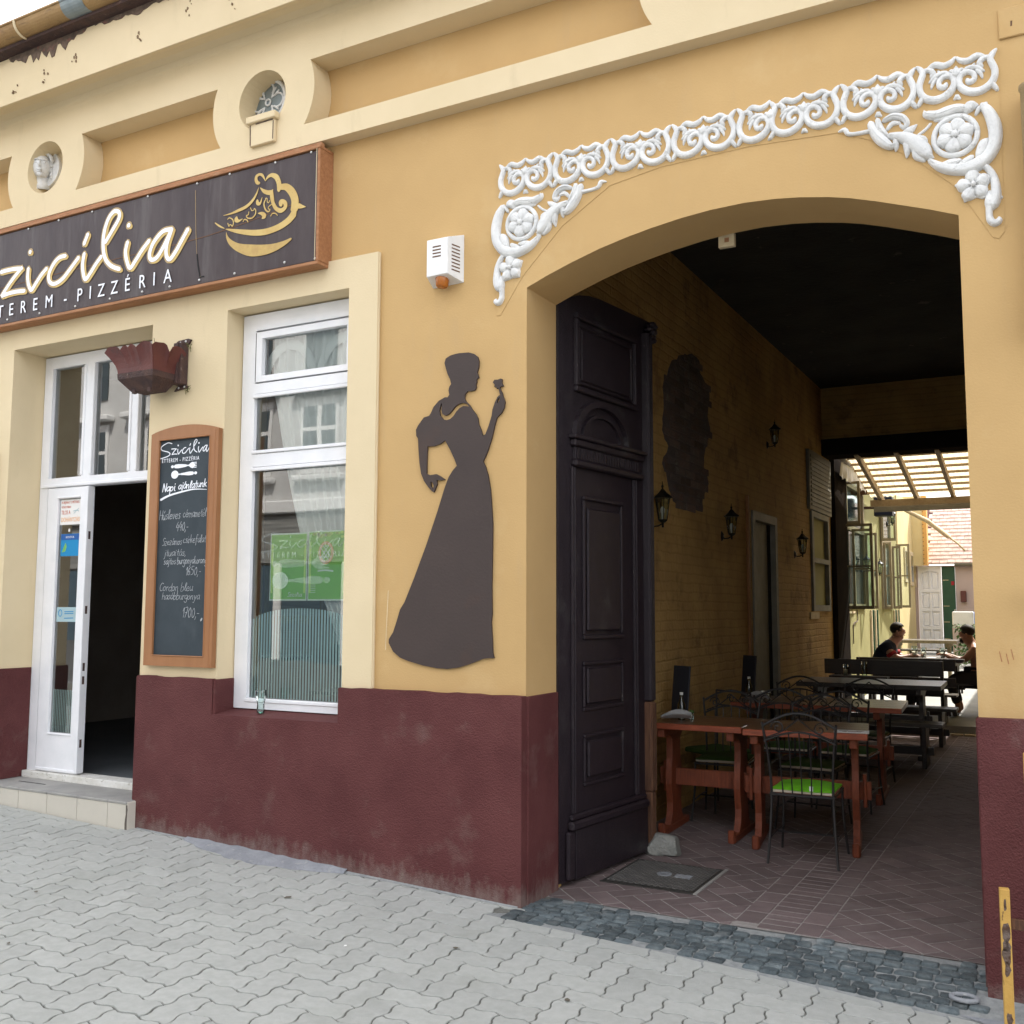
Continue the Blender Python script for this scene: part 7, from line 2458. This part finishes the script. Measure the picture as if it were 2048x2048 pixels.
# ================================================================== PEOPLE
def person_body(name, joints, edges, mat, root=0, parent=None, sub=2):
    me = bpy.data.meshes.new(name)
    me.from_pydata([j[0] for j in joints], edges, [])
    o = bpy.data.objects.new(name, me)
    C.objects.link(o)
    sk = o.modifiers.new('skin', 'SKIN')
    sk.use_smooth_shade = True
    ss = o.modifiers.new('sub', 'SUBSURF')
    ss.levels = sub
    ss.render_levels = sub
    lay = me.skin_vertices[0] if len(me.skin_vertices) else None
    if lay is None:
        bm = bmesh.new(); bm.from_mesh(me)
        bm.verts.layers.skin.verify()
        bm.to_mesh(me); bm.free()
        lay = me.skin_vertices[0]
    for i, j in enumerate(joints):
        r_ = j[1]
        lay.data[i].radius = r_ if isinstance(r_, tuple) else (r_, r_)
        lay.data[i].use_root = (i == root)
    dg = bpy.context.evaluated_depsgraph_get()
    dg.update()
    m2 = bpy.data.meshes.new_from_object(o.evaluated_get(dg))
    bpy.data.objects.remove(o)
    m2.materials.clear()
    m2.materials.append(M[mat])
    m2.polygons.foreach_set('use_smooth', [True]*len(m2.polygons))
    o = bpy.data.objects.new(name, m2)
    C.objects.link(o)
    if parent:
        adopt(o, parent)
    return o
def chain(J, E, start, pts):
    prev = start
    for p in pts:
        J.append(p)
        E.append((prev, len(J)-1))
        prev = len(J)-1
    return prev
# man in navy, left side of the table, leaning in to the right
def fingers(J, E, wrist, base, d, up):
    d = Vector(d).normalized()
    side = Vector(up).normalized()
    drop = d.cross(side).normalized()
    palm = chain(J, E, wrist, [(tuple(Vector(base)), .026)])
    for k_, (off, ln) in enumerate(((-.030, .060), (-.010, .072), (.010, .068), (.030, .052))):
        p0 = Vector(base)+d*.035+side*off
        p1 = p0+d*ln*.55
        p2 = p1+(d*.6+drop*.8)*ln*.45
        chain(J, E, palm, [(tuple(p0), .011), (tuple(p1), .0095), (tuple(p2), .008)])
    p0 = Vector(base)-side*.034+d*.005
    chain(J, E, palm, [(tuple(p0), .012), (tuple(p0+d*.035-side*.012+drop*.01), .010)])
YM = 10.15
gnd = yz(YM)
J, E = [], []
J.append(((-2.32, YM+.1, gnd+.50), (.16, .14)))
c1 = chain(J, E, 0, [((-2.31, YM+.1, gnd+.62), (.165, .15)), ((-2.27, YM+.1, gnd+.78), (.165, .15)), ((-2.20, YM+.1, gnd+.92), (.15, .13))])
nk_ = chain(J, E, c1, [((-2.125, YM+.1, gnd+1.01), .062), ((-2.085, YM+.1, gnd+1.06), (.075, .078)), ((-2.07, YM+.1, gnd+1.14), (.098, .088)), ((-2.068, YM+.1, gnd+1.215), (.062, .058))])
hd_ = len(J)-2
chain(J, E, hd_, [((-1.975, YM+.1, gnd+1.125), .016)])            # nose
chain(J, E, hd_-1, [((-2.005, YM+.1, gnd+1.045), .030)])           # chin
for sy in (-1, 1):
    sh = chain(J, E, c1, [((-2.21, YM+.1+sy*.17, gnd+.92), .068), ((-2.13, YM+.1+sy*.20, gnd+.80), .052), ((-2.04, YM+.1+sy*.17, gnd+.765), .042), ((-1.94, YM+.1+sy*.10, gnd+.79), .032), ((-1.875, YM+.1+sy*.06, gnd+.80), .026)])
    fingers(J, E, sh, (-1.845, YM+.1+sy*.05, gnd+.80), (1, -sy*.3, -.05), (0, 1, 0))
    hp = chain(J, E, 0, [((-2.28, YM+.1+sy*.11, gnd+.48), .092), ((-1.98, YM+.1+sy*.13, gnd+.50), .070), ((-1.90, YM+.1+sy*.13, gnd+.46), .056), ((-1.93, YM+.1+sy*.13, gnd+.24), .046), ((-1.93, YM+.1+sy*.13, gnd+.07), .034), ((-1.82, YM+.1+sy*.13, gnd+.035), .030)])
m1 = thing('person', 'heavy man in navy shirt with red sleeve trim leaning on the table, seen in profile', 'person', (-2.2, YM, gnd))
person_body('body', J, E, 'skin_pale', 0, m1)
J, E = [], []
J.append(((-2.32, YM+.1, gnd+.50), (.175, .155)))
c1 = chain(J, E, 0, [((-2.315, YM+.1, gnd+.62), (.182, .168)), ((-2.275, YM+.1, gnd+.78), (.182, .168)), ((-2.205, YM+.1, gnd+.915), (.165, .145))])
chain(J, E, c1, [((-2.14, YM+.1, gnd+.985), .078)])
for sy in (-1, 1):
    chain(J, E, c1, [((-2.21, YM+.1+sy*.17, gnd+.92), .085), ((-2.15, YM+.1+sy*.195, gnd+.83), .070)])
person_body('shirt', J, E, 'navy_cloth', 0, m1)
for sy in (-1, 1):
    b = B()
    b.tube([(-2.155, YM+.1+sy*.195, gnd+.838), (-2.128, YM+.1+sy*.199, gnd+.80)], .074, 12, radii=[.074, .070])
    b.build('sleeve_trim', 'red_cloth', m1, smooth=True)
J, E = [], []
J.append(((-2.31, YM+.1, gnd+.50), .16))
for sy in (-1, 1):
    chain(J, E, 0, [((-2.27, YM+.1+sy*.11, gnd+.48), .105), ((-1.98, YM+.1+sy*.13, gnd+.50), .082), ((-1.89, YM+.1+sy*.13, gnd+.46), .068), ((-1.93, YM+.1+sy*.13, gnd+.24), .060), ((-1.93, YM+.1+sy*.13, gnd+.12), .054)])
person_body('trousers', J, E, 'dark_cloth', 0, m1)
b = B()
b.ball((-2.088, YM+.1, gnd+1.175), .100, .094, .092, 16, 10)
b.v = [v if not (v[0] > -2.02 and v[2] < gnd+1.20) else (-2.04, v[1]*.6+(YM+.1)*.4, gnd+1.20) for v in b.v]
b.build('hair', 'dark_hair', m1, smooth=True)
for sy in (-1, 1):
    B().ball((-2.075, YM+.1+sy*.092, gnd+1.125), .018, .008, .028, 8, 6).build('ear', 'skin_pale', m1, smooth=True)
    B().ball((-1.992, YM+.1+sy*.034, gnd+1.148), .010, .010, .007, 8, 6).build('eye', 'dark_hair', m1, smooth=True)
B().ball((-1.992, YM+.1, gnd+1.083), .012, .024, .006, 8, 6).build('mouth', 'red_cloth', m1, smooth=True)
m1s = thing('stool', 'dark wooden stool under the man in the navy shirt', 'stool', (-2.30, YM+.1, gnd))
b = B(); b.box(-2.48, -2.12, YM-.08, YM+.28, gnd+.35, gnd+.39, .01)
b.build('seat', 'dark_bench_wood', m1s)
for sx in (-.15, .15):
    for sy in (-.14, .14):
        B().box(-2.30+sx-.02, -2.30+sx+.02, YM+.1+sy-.02, YM+.1+sy+.02, gnd, gnd+.35).build('leg', 'dark_bench_wood', m1s)
# bare-shouldered man on the right, leaning in to the left
m2_ = thing('person', 'bare-shouldered tanned man on the right bending his head over the table', 'person', (-1.15, YM, gnd))
J, E = [], []
YR = YM+.15
J.append(((-1.06, YR, gnd+.54), (.14, .12)))
c1 = chain(J, E, 0, [((-1.05, YR, gnd+.66), (.135, .115)), ((-1.06, YR, gnd+.80), (.145, .115)), ((-1.085, YR, gnd+.90), (.14, .10))])
chain(J, E, c1, [((-1.13, YR, gnd+.99), .055), ((-1.185, YR, gnd+1.045), (.072, .075)), ((-1.205, YR, gnd+1.115), (.095, .085)), ((-1.20, YR, gnd+1.185), (.062, .056))])
hd_ = len(J)-2
chain(J, E, hd_, [((-1.295, YR, gnd+1.085), .015)])
chain(J, E, hd_-1, [((-1.262, YR, gnd+1.005), .030)])
for sy in (-1, 1):
    sh = chain(J, E, c1, [((-1.09, YR+sy*.17, gnd+.90), .058), ((-1.20, YR+sy*.20, gnd+.78), .046), ((-1.30, YR+sy*.19, gnd+.745), .040), ((-1.40, YR+sy*.14, gnd+.79), .032), ((-1.46, YR+sy*.10, gnd+.82), .025)])
    fingers(J, E, sh, (-1.49, YR+sy*.09, gnd+.83), (-1, -sy*.2, .05), (0, 1, 0))
    chain(J, E, 0, [((-1.10, YR+sy*.12, gnd+.52), .088), ((-1.33, YR+sy*.16, gnd+.52), .070), ((-1.42, YR+sy*.16, gnd+.47), .055), ((-1.36, YR+sy*.16, gnd+.26), .046), ((-1.30, YR+sy*.16, gnd+.08), .034), ((-1.40, YR+sy*.16, gnd+.035), .030)])
person_body('body', J, E, 'skin_tan', 0, m2_)
J, E = [], []
J.append(((-1.06, YR, gnd+.52), .145))
for sy in (-1, 1):
    chain(J, E, 0, [((-1.10, YR+sy*.12, gnd+.52), .102), ((-1.33, YR+sy*.16, gnd+.52), .086), ((-1.42, YR+sy*.16, gnd+.47), .070), ((-1.37, YR+sy*.16, gnd+.30), .062), ((-1.33, YR+sy*.16, gnd+.16), .056)])
person_body('trousers', J, E, 'dark_cloth', 0, m2_)
b = B()
b.ball((-1.185, YR, gnd+1.155), .098, .092, .088, 16, 10)
b.v = [v if not (v[0] < -1.255 and v[2] < gnd+1.17) else (-1.235, v[1]*.6+YR*.4, gnd+1.18) for v in b.v]
b.build('hair', 'dark_hair', m2_, smooth=True)
for sy in (-1, 1):
    B().ball((-1.195, YR+sy*.089, gnd+1.095), .018, .008, .028, 8, 6).build('ear', 'skin_tan', m2_, smooth=True)
    B().ball((-1.280, YR+sy*.033, gnd+1.112), .010, .010, .007, 8, 6).build('eye', 'dark_hair', m2_, smooth=True)
B().ball((-1.282, YR, gnd+1.045), .012, .022, .006, 8, 6).build('mouth', 'red_cloth', m2_, smooth=True)
b = B()
b.ball((-1.245, YR, gnd+1.015), .048, .052, .034, 12, 8)
b.build('beard', 'dark_hair', m2_, smooth=True)

# ================================================================== ACROSS THE STREET (seen in the window panes)
op = thing('opposite_building', 'pale grey town house with white window surrounds across the street', 'building', (-15, -13.5, -2))
OY2 = -13.0
B().box(-34, 6, OY2-.4, OY2, -3.0, 8.2).build('house_wall', 'opp_wall', op)
B().box(-34, 6, OY2, OY2+.35, 7.2, 7.6, .03).build('cornice', 'opp_trim', op)
B().box(-34, 6, OY2, OY2+.22, 2.2, 2.5, .03).build('string_course', 'opp_trim', op)
B().box(-34, 6, OY2+.001, OY2+.10, 1.05, 2.15).build('shop_fascia', 'opp_dark', op)
B().box(-34, 6, OY2+.001, OY2+.05, -1.9, 1.0).build('shop_front', 'opp_blue', op)
for i in range(20):
    x = -33+i*2.0
    w_ = B().box(x-.55, x+.55, OY2+.0005, OY2+.06, 3.1, 4.9, .01).build('window', 'opp_trim', op)
    for dx in (-.27, .27):
        B().box(x+dx-.20, x+dx+.20, OY2+.061, OY2+.065, 3.3, 4.1).build('pane', 'opp_glass', w_)
        B().box(x+dx-.20, x+dx+.20, OY2+.061, OY2+.065, 4.2, 4.7).build('pane', 'opp_glass', w_)
    B().box(x-.75, x+.75, OY2+.001, OY2+.30, 4.98, 5.14, .03).build('window_hood', 'opp_trim', w_)
    B().box(x-.70, x+.70, OY2+.001, OY2+.22, 2.92, 3.06, .03).build('window_sill', 'opp_trim', w_)
    B().box(x-.45, x+.45, OY2+.0005, OY2+.05, 5.6, 6.7, .01).build('attic_window', 'opp_glass', op)
    B().box(x+.78, x+1.0, OY2+.051, OY2+.14, -1.9, 1.04, .02).build('shop_pilaster', 'opp_trim', op)
b = B()
b.add([(-34, OY2+.4, 8.2), (6, OY2+.4, 8.2), (6, OY2-4, 10.5), (-34, OY2-4, 10.5)], [(0, 1, 2, 3)])
b.build('roof', 'roof_tile', op, recalc=False)
B().box(-34, 6, -13, -9.2, -2.2, -.95-.6).build('far_pavement', 'yard_concrete', kind='structure') if False else None
